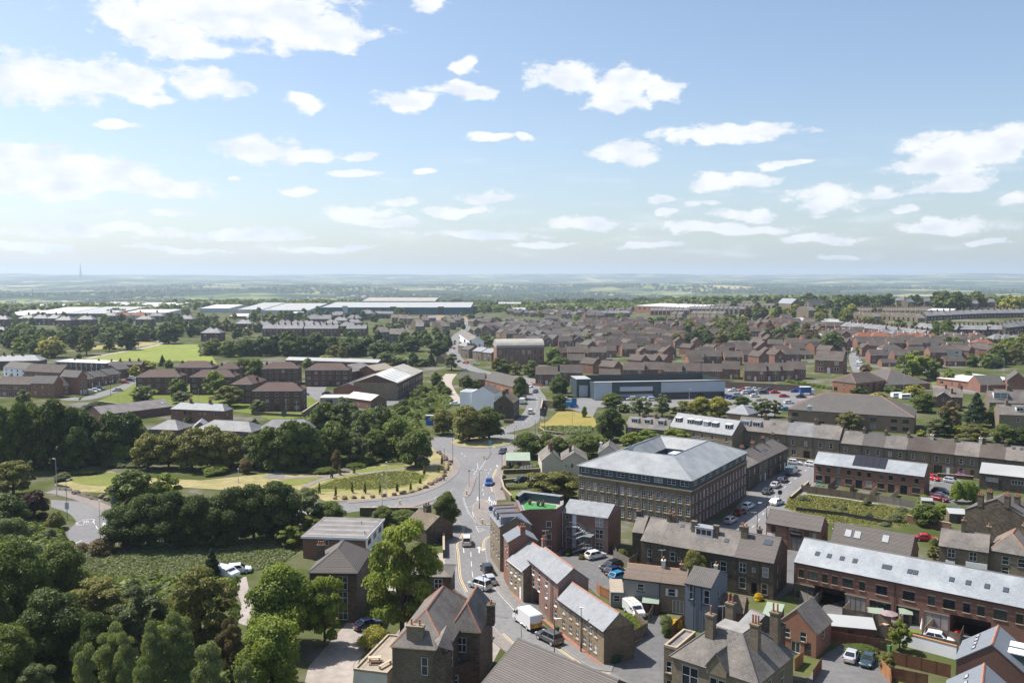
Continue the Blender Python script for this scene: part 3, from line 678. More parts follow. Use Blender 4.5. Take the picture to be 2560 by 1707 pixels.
def dsh_(pts,w,on,gap,z,mat,pr_,name='lane_line',off=0.0):
 P=offs(cml(pts,12),off);acc=0.0;seg=[P[0]];draw=True;target=on
 for i in range(len(P)-1):
  a,c=P[i],P[i+1];L=(c-a).length;t0=0.0
  while acc+(L-t0)>=target:
   t0+=target-acc;p=a.lerp(c,t0/L);seg.append(p)
   if draw and len(seg)>1:rmb(seg,w,z).build(name,mat,pr_)
   seg=[p];draw=not draw;target=on if draw else gap;acc=0.0
  acc+=L-t0;seg.append(c)
kri=[z6(1700,930),z6(1668,955),z6(1640,1010),z6(1605,1090),z6(1572,1160),z6(1562,1210),z6(1574,1260),z1(960,285),z1(968,330),z1(968,400),z1(962,455),z1(955,530),z1(905,548),z1(885,580),z1(882,640),z1(895,720),z1(930,830),z1(970,910),z1(1040,990),z1(1110,1075),z1(1200,1180),z1(1300,1258),z1(1410,1320),z1(1500,1380),z1(1640,1465),z1(1770,1490)]
kle=[z1(690,425),z1(718,470),z1(700,530),z1(668,590),z1(674,650),z1(680,720),z1(690,830),z1(735,930),z1(830,1060),z1(985,1222),z1(1060,1290),z1(1200,1400),z1(1420,1568)]
kla=[z6(1115,905),z6(1140,958),z6(1190,970),z6(1250,990),z6(1300,1030),z6(1322,1075),z6(1312,1115),z6(1270,1160),z6(1200,1210),z6(1100,1255),z6(1000,1288),z6(800,1320),z6(500,1347)]
arm_top=[z4(2330,395),z4(1900,425),z4(1300,432),z4(720,470),z4(660,430),z4(560,400),z4(330,385)]
arm_low=[z4(330,432),z4(440,470),z4(490,530),z4(440,590),z4(490,690),z4(700,668),z4(1000,610),z4(1300,570),z4(1900,512),z4(2325,457),z1(0,352),z1(300,352),z1(470,330),z1(640,345)]
road=sheet('road',cml(kla,4)+cml(arm_top,3)+cml(arm_low,3)+cml(kle,4)+[z1(1700,1568),z1(1900,1568)]+list(reversed(cml(kri,4)))+[z6(1600,880),z6(1300,850)],.02,'asphalt','grey asphalt main road curving past brick houses up to the roundabout')
rc=z6(1495,830);ra=(z6(1720,880)-z6(1278,890)).length/2;rb_=13.5
ell=lambda a,b,n=48:[Vector((rc.x+a*math.cos(2*math.pi*i/n),rc.y+b*math.sin(2*math.pi*i/n),0)) for i in range(n)]
rc=Vector((rc.x,z6(1495,940).y+ra*.95,0));ring=ell(ra+8.5,ra*.95+8.5)
sheet('roundabout_road',ring,.024,'asphalt','grey asphalt ring of road around the tree island')
isl=root('roundabout_island','round island of dry grass with trees, ringed by a kerb',None,(0,0,0));isl['kind']='structure'
b=MB();e=ell(ra,ra*.95);b.prism([V2(p) for p in e],-.2,.14);b.build('kerb','kerb',isl)
b=MB();e=ell(ra-.5,ra*.95-.5)
for i in range(48):
 p,q2=e[i],e[(i+1)%48];b.face([(rc.x,rc.y,1.1),(p.x,p.y,.16),(q2 .x,q2 .y,.16)])
b.build('dry_grass','grass_dry',isl)
north=[z6(1560,830),z6(1680,800),z6(1780,770),z6(1860,690),z6(1890,620),z6(1880,560),z6(1850,520),z6(1845,480),z6(1830,440),z6(1760,425)]
nr=rbn('north_road',north,9.0,.028,'asphalt','asphalt road bending north past the stone corner house')
hill=[z6(1780,425),z6(1600,400),z6(1430,365),z6(1320,310),z6(1275,250),z6(1270,190),z6(1300,120),z6(1370,60),y3(740,745),y3(775,715)]
hr=rbn('hill_road',hill,9.5,.03,'asphalt','straight asphalt road climbing between stone terraces')
rbn('yard_lane',[z6(1260,395),z6(1215,460),z6(1260,560),z6(1310,620)],7.0,.026,'paving_pale','pale concrete lane beside the overgrown bank')
dsh_(north,.13,3,4,.04,'line_white',nr);dsh_(hill,.14,4,5,.042,'line_white',hr)
rbn('estate_road',[z8(835,270),z8(800,190),z8(790,130),z8(800,90),y5(560,985)],8.0,.05,'asphalt','estate road with parked cars beside the tree')
rbn('estate_lane',[y4(1010,1040),y4(1040,950),y4(985,890)],8.0,.04,'asphalt_dark','short estate lane by the grass corner')
side=[z2(1000,520),z2(1090,430),z2(1160,330),z2(1230,240),z2(1330,150),z2(1420,80),z2(1470,30),z2(1500,0)]
rbn('side_pavement',side,13.5,.012,'pavement_grey','grey pavements along the side street',off=.3)
sr=rbn('side_street',side,8.8,.022,'asphalt','side street of parked cars beside the mill',off=.3)
dsh_(side,.14,2.5,3.5,.034,'line_white',sr,off=.6)
rbn('terrace_street',[z8(150,1015),z8(420,1060),z8(900,1140),z8(1500,1190),z8(1800,1225)],6.0,.024,'asphalt','narrow street in front of the stone terrace')
sheet('brick_row_parking',[z8(1380,1240),z8(1480,1180),z8(1660,1220),z8(1620,1360),z8(1420,1340)],.026,'asphalt_dark','dark parking court beside the new brick row')
sheet('courtyard',[z1(1230,800),z1(1400,680),z1(1560,650),z1(1800,660),z1(1840,760),z1(1860,900),z1(1760,920),z1(1680,960),z1(1620,900)],.02,'asphalt_dark','dark tarmac parking court behind the brick houses')
sheet('service_lane',[z1(1720,1445),z1(1880,1350),z1(2010,1230),z1(2040,1090),z1(2110,1100),z1(2180,1220),z1(2160,1380),z1(2252,1568),z1(1900,1568),z1(1770,1490)],.024,'asphalt_dark','tarmac lane at the side of the stone cottages')
sheet('archway_drive',[z1(1145,1005),z1(1210,980),z1(1290,1040),z1(1290,1090),z1(1170,1075)],.03,'asphalt_dark','drive under the brick archway')
sheet('mews_yard',[z3(60,1050),z3(330,980),z3(640,1050),z3(1150,1200),z3(1300,1300),z3(1100,1330),z3(450,1160),z3(210,1150)],.02,'asphalt_dark','dark yard along the mews gardens')
sheet('house_parking',[z3(80,1500),z3(170,1370),z3(300,1290),z3(560,1370),z3(640,1568),z3(400,1640),z3(0,1640)],.02,'asphalt_dark','tarmac parking bay with two cars behind the hipped stone house')
sheet('back_yard',[z2(1010,520),z2(1180,420),z2(1380,470),z2(1400,700),z2(1370,900),z2(1230,990),z2(1225,720)],.014,'asphalt_dark','tarmac yard between the sooty terrace and the medical centre')
sheet('corner_yard',[z1(200,700),z1(660,640),z1(680,830),z1(730,940),z1(820,1070),z1(980,1240),z1(1000,1300),z1(860,1568),z1(240,1568),z1(230,1250),z1(350,1100),z1(200,1000)],.012,'gravel','worn yard round the stone houses left of the main road')
sheet('garden_ground',[z2(430,1080),z2(600,1080),z2(1100,980),z2(1370,950),z2(1560,1300),z2(1500,1560),z2(1380,1480),z2(900,1200),z2(480,1260)],.01,'garden','patchy garden ground behind the cottages')
sheet('gravel_yard',[x2(0,560),x2(260,620),x2(250,1000),x2(90,1290),x2(60,1600),x2(-700,1700),x2(-600,1250)],.02,'gravel','pale gravel yard behind the stone building')
sheet('wood_track',[z4(1500,900),z4(1590,880),z4(1640,1100),z4(1600,1200),z4(1540,1180),z4(1560,1060)],.02,'gravel','pale dirt track among the trees with parked vehicles')
sheet('supermarket_car_park',[z7(210,500),z7(440,470),z7(1540,480),z7(1530,380),z7(2169,400),z8(360,420),z8(470,455),z8(230,570),z8(90,640),z7(1700,660),z7(1400,560),z7(480,560),z7(440,640),z7(330,600),z7(210,560)],.02,'asphalt','supermarket car park with parked cars')
sheet('flats_parking',[y7(1700,600),y7(2110,600),y7(2010,790),y7(1770,760)],.02,'asphalt','parking court between the brown flats')
sheet('factory_yard',[z6(680,600),z6(840,580),z6(1060,440),z6(1000,540),z6(890,620),z6(680,640)],.02,'asphalt','grey yard along the old brick factory')
rbn('flats_road',[y6(850,590),y6(1080,600),y6(1400,510),y6(1700,400),y6(1780,330),y6(1790,290)],8.5,.024,'asphalt','road with parked cars in front of the brick terrace')
sheet('flats_lawn',[y6(1230,640),y6(1650,450),y6(1720,400),y7(1060,640),y7(1900,740),y7(2010,830),y7(1980,920),y7(1680,1060),y7(1380,1080),y7(1100,980),y7(500,900),y7(0,850),y6(2000,680),y6(1600,660)],.03,'grass_green','bright green lawn around the brown flats')
sheet('playing_field',[z5(600,296),z5(860,245),z5(1190,172),z5(1500,180),z5(1600,330),z5(1300,300),z5(1000,330)],.06,'grass_pitch','wide mown yellow green playing field')
rbn('field_path',[z5(640,282),z5(860,240),z5(1060,205),z5(1190,172),z5(1160,150)],5,.07,'paving_pale','pale path along the edge of the playing field')
lawn=[z6(-40,1120),z6(140,1130),z6(420,1130),z6(760,1060),z6(870,1075),z6(1110,1010),z6(1115,930),z6(1150,968)]+cml([z6(1190,978),z6(1240,1000),z6(1275,1045),z6(1270,1085),z6(1210,1160),z6(1100,1225),z6(960,1262),z6(800,1300),z6(620,1318),z6(440,1328)],4)+[z6(330,1330),z6(120,1240),z4(1600,330),z4(1100,300),z4(700,340),z4(480,330),z4(350,290),z4(540,210),z4(720,205),z4(900,240),z4(1300,260),z4(1700,220)]
lw=sheet('lawn',lawn,.05,'grass_dry','large lawn of dry straw coloured grass beside the junction')
sheet('meadow_patch',cml([z6(240,1240),z6(380,1170),z6(560,1130),z6(760,1110),z6(960,1108),z6(1080,1150),z6(1040,1190),z6(820,1245),z6(560,1250),z6(330,1262)],4,True),.09,'grass_meadow',pr_=lw)
sheet('meadow_patch',cml([z6(540,1110),z6(700,1080),z6(880,1062),z6(920,1082),z6(760,1105),z6(640,1120)],4,True),.09,'grass_meadow',pr_=lw)
sheet('meadow_patch',cml([z4(450,255),z4(560,222),z4(760,215),z4(760,290),z4(560,290)],4,True),.09,'grass_meadow',pr_=lw)
sheet('meadow_patch',cml([z6(0,1180),z6(200,1160),z6(320,1160),z6(180,1205),z6(60,1215)],4,True),.09,'grass_meadow',pr_=lw)
rbn('footpath',[z6(-20,1165),z6(180,1155),z6(420,1140),z6(640,1125),z6(900,1095),z6(1080,1065),z6(1230,1040)],2.2,.11,'pavement','pinkish footpath crossing the lawn')
rbn('footpath',[z6(180,1225),z6(290,1180),z6(420,1143)],2.2,.115,'pavement','short pinkish footpath branching off across the lawn')
rbn('bank_path',[z4(320,330),z4(430,350),z4(620,410),z4(720,470)],3.4,.06,'pavement','pale pavement beside the boulders and timber rail')
def pvm(pts,w,side,lb_,mat='pavement',name='pavement',n=4):
 P=cml(pts,n);o=rmb(P,w,.12,side*(w/2+.12),.14).build(name,mat);tag(o,lb_,kn_='structure')
 k=rmb(P,.15,.125,side*.06,.14).build('kerb','kerb',o);return o
pv=pvm(kri[:8],2.4,-1,'pavement along the garden walls opposite the lawn');pv2=pvm(kri[11:],2.3,-1,'pavement in front of the brick and stone houses','pavement_grey')
pvm(kle[:9],2.2,1,'pavement beside the stone houses with the tall ash tree','pavement_grey');pvm(kle[8:],2.0,1,'pavement in front of the hipped stone house');pvm(kla[1:],2.2,1,'pavement around the edge of the dry lawn')
sheet('brick_apron',[z1(990,765),z1(1030,760),z1(1060,900),z1(1140,1010),z1(1120,1005),z1(1050,910),z1(1000,800)],.135,'paving_red','strip of red paving in front of the stone fronted house')
sheet('brick_apron',[z1(1270,1090),z1(1400,1195),z1(1700,1440),z1(1690,1450),z1(1380,1210),z1(1250,1100)],.135,'paving_red','strip of red paving along the stone cottages')
def yl(pts,side,a=.32):
 P=cml(pts,5)
 for k in(a,a+.3):rmb(P,.13,.032,side*-k).build('yellow_line','line_yellow',road)
yl(kri[3:7],-1);yl(kri[11:15],-1);yl(kri[21:],-1);yl(kle[1:8],1);yl(kle[9:],1)
dsh_([z1(870,250),z1(865,190),z1(895,110),z1(935,40)],.12,2.6,2.4,.034,'line_white',road)
dsh_([z1(730,262),z1(750,330),z1(780,390),z1(820,440)],.11,1.0,.6,.034,'line_white',road);dsh_([z1(722,262),z1(742,330),z1(772,390),z1(812,440)],.1,8,.1,.034,'line_faded',road)
dsh_([z1(790,560),z1(826,520)],.13,6,1,.034,'line_white',road);dsh_([z1(728,620),z1(732,655)],.16,3,1,.034,'line_white',road);dsh_([z1(780,645),z1(786,760),z1(800,860)],.12,3.2,2.8,.034,'line_white',road)
rbn('edge_line',[z1(1020,985),z1(1110,1085),z1(1180,1180)],.1,.034,'line_white',pr_=road);rbn('edge_line',[z1(880,760),z1(905,830),z1(960,915),z1(1020,985)],.14,.034,'line_faded',pr_=road)
dsh_([z6(1330,975),z6(1390,1020)],.16,2.2,1.8,.034,'line_white',road);dsh_([z6(1380,950),z6(1650,930)],.2,1,1,.034,'line_faded',road)
for(pa,pb) in(((z6(1450,1050),z6(1455,1085))),((z6(1455,1085),z6(1420,1140))),((z6(1545,980),z6(1460,1110))),((z6(1440,1110),z6(1480,1118)),)[0],((z6(1430,1130),z6(1465,1137))),((z6(1450,1090),z6(1500,1100))),((z6(1455,1070),z6(1515,1078)))):
 rbn('hatch_line',[pa,pb],.12,.034,'line_white',pr_=road,smooth_n=0)
for(a,c) in(((815,465),(955,462)),((815,465),(835,505)),((835,505),(885,485)),((830,478),(870,482)),((835,490),(868,488)),((750,335),(810,315)),((790,365),(800,400))):
 rbn('hatch_line',[z1(*a),z1(*c)],.11,.034,'line_white',pr_=road,smooth_n=0)
for i in range(9):rbn('hatch_line',[z1(20+52*i,342-3.2*i),z1(52+52*i,326-3.4*i)],.2,.034,'line_faded',pr_=road,smooth_n=0)
rbn('edge_line',[z1(0,336),z1(250,322),z1(480,280),z1(600,235),z1(660,200)],.14,.034,'line_faded',pr_=road)
dsh_([z4(600,520),z4(640,590)],.16,3,2,.034,'line_white',road);rbn('edge_line',[z4(480,670),z4(530,645)],.2,.034,'line_white',pr_=road)
def txt(s,loc,rz,w,hgt_,mat,name,pr_=None,flat=True,extr=0.0):
 cu=bpy.data.curves.new(name,'FONT');cu.body=s;cu.align_x='CENTER';cu.align_y='CENTER';cu.extrude=extr
 t=bpy.data.objects.new(name,cu);COL.objects.link(t);bpy.context.view_layer.update()
 me=bpy.data.meshes.new_from_object(t);dx,dy=t.dimensions.x,t.dimensions.y;bpy.data.objects.remove(t);bpy.data.curves.remove(cu)
 me.materials.clear();me.materials.append(M[mat]);o=ob(name,me,pr_,loc,rz);o.scale=(w/max(dx,.01),hgt_/max(dy,.01),1)
 return o
d1=(z1(905,300)-z1(898,190));an=math.atan2(d1 .y,d1 .x)+math.pi/2
p=z1(920,302);txt('SLOW',(p.x,p.y,.036),an,3.0,4.6,'line_white','road_lettering',road)
p=z4(553,528);txt('20',(p.x,p.y,.036),.5,1.3,2.0,'line_white','road_lettering',road)
b=MB()
for i in range(28):
 a0,a1=2*math.pi*i/28,2*math.pi*(i+1)/28;f=lambda a,r:(p.x+r*math.cos(a)*1.0,p.y+r*math.sin(a)*1.45,.036)
 b.face([f(a0,1.62),f(a0,1.75),f(a1,1.75),f(a1,1.62)])
b.build('speed_roundel','line_white',road)
def arr(p,a,k,pr_,bend=0):
 b=MB();z=.036;q=lambda x,y:(p.x+math.cos(a)*x-math.sin(a)*y,p.y+math.sin(a)*x+math.cos(a)*y,z)
 b.face([q(-.12,-2*k),q(.12,-2*k),q(.12,.9*k),q(-.12,.9*k)]);b.face([q(-.55,.9*k),q(.55,.9*k),q(0,2*k)])
 if bend:b.face([q(.12,-.3),q(1.1,.2),q(1.1,.5),q(.12,.1)]);b.face([q(1.1,-.2),q(1.8,.5),q(1.1,.95)])
 b.build('arrow_marking','line_white',pr_)
arr(z1(910,272),an+math.pi,1.0,road);arr(z1(828,270),an+math.pi,.9,road);arr(z1(838,630),.05,1.1,road,1);arr(z1(965,40),an+math.pi,.8,road)
for tri in(((665,560),(695,560),(668,530)),):
 P=[z4(*t) for t in tri]
 for i in range(3):rbn('triangle_marking',[P[i],P[(i+1)%3]],.2,.036,'line_white',pr_=road,smooth_n=0)
def isd(pts,lb_,mat='pavement',n=3):
 r=tag(ob('traffic_island',None),lb_,kn_='structure');P=cml(pts,n,True);c=sum(P,Vector())/len(P)
 MB().prism([V2(p) for p in P],-.1,.15).build('kerb','kerb',r);MB().prism([V2(c+(p-c)*.93) for p in P],.1,.17).build('paving',mat,r);return r
isd([z1(728,235),z1(780,130),z1(812,118),z1(818,128),z1(795,200),z1(770,250),z1(745,258)],'long kerbed traffic island with a sign and bollard')
isd([z1(800,318),z1(835,285),z1(872,282),z1(955,350),z1(955,440),z1(860,462),z1(830,440),z1(790,360)],'wide paved island with lamp column and yellow bollard')
isd([z1(200,332),z1(300,318),z1(420,296),z1(530,262),z1(520,285),z1(400,325),z1(300,345)],'low splitter island at the mouth of the left arm')
isd([z6(1440,985),z6(1545,978),z6(1548,985),z6(1520,1022),z6(1490,1028)],'splitter island below the roundabout with blue keep sign','pavement_grey')
sheet('grass_bank',cml([z7(0,700),z7(60,680),z7(170,590),z7(300,600),z7(440,640),z7(460,720),z7(300,760),z7(60,760)],4,True),.04,'grass_mound','dry grassy mound beside the supermarket car park')
sheet('overgrown_bank',[z6(1040,520),z6(1180,480),z6(1260,590),z6(1240,640),z6(1120,720),z6(960,740),z6(840,640),z6(900,620)],.04,'grass_meadow','overgrown green bank below the factory')
sheet('wild_plot',[z8(250,1290),z8(420,1290),z8(1000,1370),z8(1290,1420),z8(1230,1560),z8(600,1530),z8(200,1400)],.03,'wild_grass','vacant plot of wild yellow green grass')
sheet('bramble_field',cml([z4(430,740),z4(760,700),z4(1300,680),z4(1800,640),z4(1960,700),z4(1800,800),z4(1500,860),z4(1000,880),z4(600,900),z4(440,860)],3,True),.05,'scrub_ground','rough green field of brambles and nettles')
sheet('garden_lawn',[z1(1880,1130),z1(1920,1110),z1(2000,1190),z1(1890,1290)],.06,'grass_green','small lawn behind the stone cottages')
sheet('garden_lawn',[z6(1640,1270),z6(1820,1255),z6(1810,1290),z6(1690,1310)],.06,'grass_green','lawn beside the garden hedge opposite the lawn park')
sheet('estate_green',[z8(880,290),z8(960,255),z8(1080,300),z8(960,310)],.08,'grass_green','green verge by the estate path')
sheet('works_green',[z8(1430,350),z8(1850,375),z8(1850,395),z8(1430,375)],.08,'grass_green','green verge in front of the low brick works')
sheet('works_road',[z8(1430,376),z8(1850,398),z8(2202,420),z8(2202,470),z8(1700,430),z8(1440,400)],.06,'asphalt','road in front of the low brick works')
sheet('estate_green',[y4(1170,1040),y4(1400,1020),y4(1500,1030),y4(1440,1060),y4(1230,1056)],.1,'grass_green','patch of bright grass under the estate trees')
sheet('verge',[z5(480,230),z5(1100,190),z5(1190,165),z5(1000,160),z5(600,200)],.05,'grass_dry','dry verge under the park trees')
sheet('bare_ground',[y3(200,690),y3(420,670),y3(790,690),y3(760,740),y3(400,730)],.08,'earth_bare','bare brown building plot')
sheet('meadow',[y1(0,505),y1(300,505),y1(1000,510),y1(2352,510),y1(2352,540),y1(1000,545),y1(0,545)],.3,'grass_pitch','pale green meadow beyond the warehouses')
# houses round the junction and in front
SW=dict(sill='stone_trim',lint='stone_trim');SD=dict(sill='stone_trim_dark',lint='stone_trim_dark')
def k(kw,**more):kw=dict(kw);kw.update(more);return kw
e=H(z1,1717,1440,1195);p=fit(z1,(1395,967),(1717,1195),e,D=5.2,rg_=1072)
h1=e*.12;h2=e*.62
house('stone_cottage','clean buff stone cottage row with grey tiled roof, nearest the yellow kerb lines','house',**p,wm='stone_clean',rm='slate_light',rg_='ridge_clay',gt_='pipe_black',pipes=(.56,),sill='stone_trim',lint=None,rt=.1,ops={'F':[(s,h1+.25,.85,1.35,'w4') for s in(.13,.29,.44,.60,.72,.83)]+[(s,h2,.85,1.35,'w4') for s in(.13,.29,.44,.60,.72,.83)]},fd_={'R':'stone_mid'})
e=H(z1,1393,1172,860);p=fit(z1,(1190,692),(1395,860),e,back=1608,rg_=757)
house('brick_house','three storey speckled brick house with grey roof over the archway','house',**p,wm='brick_speckled',rm='slate_light',rg_='ridge_clay',gt_='pipe_black',pipes=(.78,.84),sill='frame_white',chim=((.02,.5,.7,.7,1.3,2),),ops={'F':[(s,e*.70,.8,1.5,'w') for s in(.16,.36,.62)]+[(s,e*.42,.8,1.5,'w') for s in(.16,.36,.62,.92)]+[(.92,e*.14,.8,1.5,'w'),(.62,e*.2,.5,.6,'k'),(.22,0,p['A'].length*0+3.6,3.0,'tunnel')]})
e=H(z1,1147,1000,772);p=fit(z1,(1046,690),(1150,772),e,D=8.5,rg_=640)
house('stone_house','narrow house with clean stone front beside the archway','house',**p,wm='stone_clean',rm='slate_light',rg_='ridge_clay',gt_='pipe_white',pipes=(.99,),sill='frame_white',fd_={'R':'stone_mid'},ops={'F':[(s,e*.62,.8,1.2,'w') for s in(.2,.48,.74)]+[(.2,e*.28,.8,1.2,'w'),(.48,e*.24,.8,1.2,'w'),(.78,.1,.9,2.3,'dw')]})
p=fit(z1,(1046,574),(1248,562),8.6,back=1012,side='L',rg_=513,kn_='gv')
house('brick_gable_house','tall red brick house with smooth grey roof and brick gable end','house',**p,roof='gv',wm='brick_red',rm='slate_smooth',rg_='ridge_clay',chim=((.5,.06,.9,.6,1.2,2),),vg=.05,ops={'L':[(.3,6.2,.8,1.4,'w'),(.3,3.2,.8,1.4,'w'),(.7,6.2,.8,1.4,'w'),(.7,3.2,.8,1.4,'w')]})
p=fit(z1,(985,467),(1205,452),8.9,D=9.0,rg_=402,kn_='gv')
cb=house('corner_building','stone walled corner building with smooth slate roof and small red topped dormers','building',**p,roof='gv',wm='stone_buff',rm='slate_smooth',rg_='ridge_clay',ops={'L':sprd(4,5.6,.8,1.5,'w')+sprd(4,2.2,.8,1.5,'w')})
Lc=(p['B']-p['A']).length;sl=p['rise']/(Lc/2)
for fv in(.12,.52,.78):
 y=p['D']*fv;b=MB();x0=.25;zt=8.9+1.75;x1_=x0+1.75/sl
 b.face([(x0,y+.7,8.9),(x0,y-.7,8.9),(x0,y-.7,zt),(x0,y,zt+.5),(x0,y+.7,zt)]);b.face([(x0,y-.7,8.9),(x1_,y-.7,zt),(x0,y-.7,zt)]);b.face([(x0,y+.7,8.9),(x0,y+.7,zt),(x1_,y+.7,zt)])
 b.slab([(x0-.15,y-.85,zt-.05),(x1_+.2,y-.85,zt-.05),(x1_+.9,y,zt+.5),(x0-.15,y,zt+.52)],.07,1);b.slab([(x0-.15,y+.85,zt-.05),(x1_+.2,y+.85,zt-.05),(x1_+.9,y,zt+.5),(x0-.15,y,zt+.52)],.07,1)
 b.tube([(x0-.1,y,zt+.56),(x1_+.8,y,zt+.56)],.1,6,2)
 d=b.build('dormer',['lead','slate_smooth','ridge_clay'],cb);ob('window',swin('w2',1.0,1.1),d,(x0-.01,y,9.25),FROT['L'])
zt=8.6;tw=[x3(350,170,zt),x3(470,85,zt),x3(1205,175,zt),x3(1200,260,zt),x3(1075,340,zt),x3(600,350,zt),x3(440,380,zt)]
tb=root('terrace_block','red brick block with a roof terrace of artificial grass behind a sloping parapet','building',(tw[5].x,tw[5].y,0))
loc=lambda P:[(p.x-tw[5].x,p.y-tw[5].y) for p in P]
b=MB();b.prism(loc(tw),-.3,zt-.5);b.build('wall','brick_red',tb)
c=sum(tw,Vector())/len(tw);inn=[c+(p-c)*.86 for p in tw]
n=len(tw);b=MB();O_,I_=loc(tw),loc(inn)
for i in range(n):
 j=(i+1)%n;hi=1.5 if i in(0,1) else .55;hj=hi
 b.face([(*O_[i],zt-.5),(*O_[j],zt-.5),(*O_[j],zt+hj),(*O_[i],zt+hi)],0);b.face([(*I_[j],zt-.5),(*I_[i],zt-.5),(*I_[i],zt+hi-.2),(*I_[j],zt+hj-.2)],2)
 b.face([(*O_[i],zt+hi),(*O_[j],zt+hj),(*I_[j],zt+hj-.2),(*I_[i],zt+hi-.2)],1)
b.build('parapet',['brick_red','slate_light','cladding_dark'],tb)
MB().cap([(p[0]*.999,p[1]) for p in I_],zt-.42).build('terrace_floor','paving_pale',tb)
c2=sum(inn,Vector())/n;MB().cap(loc([c2+(p-c2)*Vector((.8,.8,0)).x for p in inn]),zt-.38).build('artificial_grass','turf_green',tb)
for i,(px_,zo) in enumerate(((975,540),(975,765),(975,990))):
 q=x3(px_,zo,6.3-2.7*i);u=tw[4]-tw[5];a=math.atan2(u.y,u.x);t=max(0,min(1,(Vector((q.x,q.y,0))-Vector((tw[5].x,tw[5].y,0))).dot(u.xy.to_3d())/u.length_squared));w=tw[5]+u*.72
 f,g=win('w1',1.1,1.3);x=ob('window',f,tb,(w.x-tw[5].x+.06*math.sin(a),w.y-tw[5].y-.1,5.3-2.6*i),a);ob('pane',g,x)
sp=x3(840,640,2.8);sc_=root('spiral_stair','grey steel spiral stair rising to the roof terrace','stair',(sp.x,sp.y-.8,0))
MB().tube([(0,0,0),(0,0,9.2)],.08,8).build('centre_post','steel_grey',sc_)
st_me=MB().hexa([(.05,-.1,0),(1.0,-.22,0),(1.0,.22,0),(.05,.1,0),(.05,-.1,.05),(1.0,-.22,.05),(1.0,.22,.05),(.05,.1,.05)]).mesh('tread',['steel_pale'])
for i in range(26):ob('tread',st_me,sc_,(0,0,2.2+.24*i),-i*.36)
hb=MB();hb.tube([(math.cos(-i*.36)*1.0,math.sin(-i*.36)*1.0,3.2+.24*i) for i in range(26)],.03,5);hb.build('handrail','steel_grey',sc_)
e=H(x3,2000,1110,440);p=fit(x3,(1190,335),(1998,440),e,back=2228,rg_=215)
bb=house('brick_block','three storey speckled brick block with white grey roof and steel fire stairs','building',**p,wm='brick_speckled',rm='slate_light',gt_='pipe_white',pipes=(0.0,),fd_={'R':'brick_red'},ops={'F':[(.81,z,1.75,1.9,'w4') for z in(e*.70,e*.39)]+[(.81,e*.10,1.75,1.5,'w4')]+[(.10,z,.8,.7,'w1') for z in(e*.80,e*.49,e*.2)]+[(.26,z,.95,2.2,'dw') for z in(e*.66,e*.36,e*.05)]})
Lb=(p['B']-p['A']).length;fs=root('fire_stair','grey steel fire escape stairs on the speckled brick block','stair',(p['A'].x,p['A'].y,0),bb.rotation_euler.z)
def flt(xa,za,xb,zb,y):
 nst=max(3,int(abs(zb-za)/.22));b=MB()
 for s_ in(-.45,.45):
  b.hexa([(xa,y+s_-.03,za-.2),(xb,y+s_-.03,zb-.2),(xb,y+s_+.03,zb-.2),(xa,y+s_+.03,za-.2),(xa,y+s_-.03,za+.05),(xb,y+s_-.03,zb+.05),(xb,y+s_+.03,zb+.05),(xa,y+s_+.03,za+.05)])
  b.tube([(xa,y+s_,za+1.0),(xb,y+s_,zb+1.0)],.035,5)
  for i in range(6):f=i/5;X=xa+(xb-xa)*f;Z=za+(zb-za)*f;b.tube([(X,y+s_,Z),(X,y+s_,Z+1)],.022,4)
 b.build('stair_flight','steel_grey',fs)
 tm=MB().box((-.14,y-.43,-.03),(.14,y+.43,.02)).mesh('tread',['steel_pale'])
 for i in range(nst):f=(i+.5)/nst;ob('tread',tm,fs,(xa+(xb-xa)*f,0,za+(zb-za)*f))
def lnd(x0,x1_,z,y0,y1_):
 b=MB();b.box((x0,y0,z-.12),(x1_,y1_,z));b.tube([(x0,y0,z+1),(x1_,y0,z+1)],.035,5)
 for i in range(7):X=x0+(x1_-x0)*i/6;b.tube([(X,y0,z),(X,y0,z+1)],.022,4)
 b.build('landing','steel_grey',fs)
xd=.26*Lb
for zf in(e*.655,e*.355):lnd(xd-1.3,xd+1.1,zf,-1.4,-.05)
lnd(xd+3.0,xd+4.6,e*.50,-2.6,-.1);lnd(xd+3.0,xd+4.6,e*.18,-2.6,-.1)
flt(xd+1.1,e*.655,xd+3.0,e*.50,-.7);flt(xd+3.0,e*.50,xd+.6,e*.355,-2.0);flt(xd+1.1,e*.355,xd+3.0,e*.18,-.7);flt(xd+3.0,e*.18,xd+.4,.1,-2.0)
for X in(xd-1.2,xd+4.4):MB().tube([(X,-1.3,0),(X,-1.3,e*.66 if X<xd else e*.5)],.06,6).build('post','steel_grey',fs)
e=11.6;p=fit(z7,(322,1045),(1265,1172),e,back=1727,rise=3.4)
A,B,D=p['A'],p['B'],p['D'];L=(B-A).length;st_=e/4.35
F3=[]
for g_ in range(8):
 for dx in(-.28,.28):
  s=(g_+.5+dx*.95)/8
  F3+=[(s,st_*.28,.95,1.9,'w6'),(s,st_*1.28,.95,1.9,'w6'),(s,st_*2.3,.95,1.8,'w6')]
nR=17;RW=[]
for i in range(nR):
 s=(i+.5)/nR
 RW+=[(s,st_*(.35+j),.9,1.75,'w6') for j in(0,1,2)]
mill=house('mill','huge stone and brick mill with hipped slate roof and glazed dark top storey','mill',A,B,D,st_*3.5,roof='none',rise=0,wm='stone_mill',rm='slate_mill',fd_={'R':'brick_dark'},sill='stone_trim',lint=None,pt_=-1,ov=.25,ops={'F':F3,'R':RW,'L':[(x_[0],x_[1],x_[2],x_[3],'w4') for x_ in RW[:30:3]]},pipes=(.36,.59))
for o in list(mill.children):
 if o.name.startswith('roof'):bpy.data.objects.remove(o)
zc0,zc1=st_*3.5,e
tb_=MB();t=.12
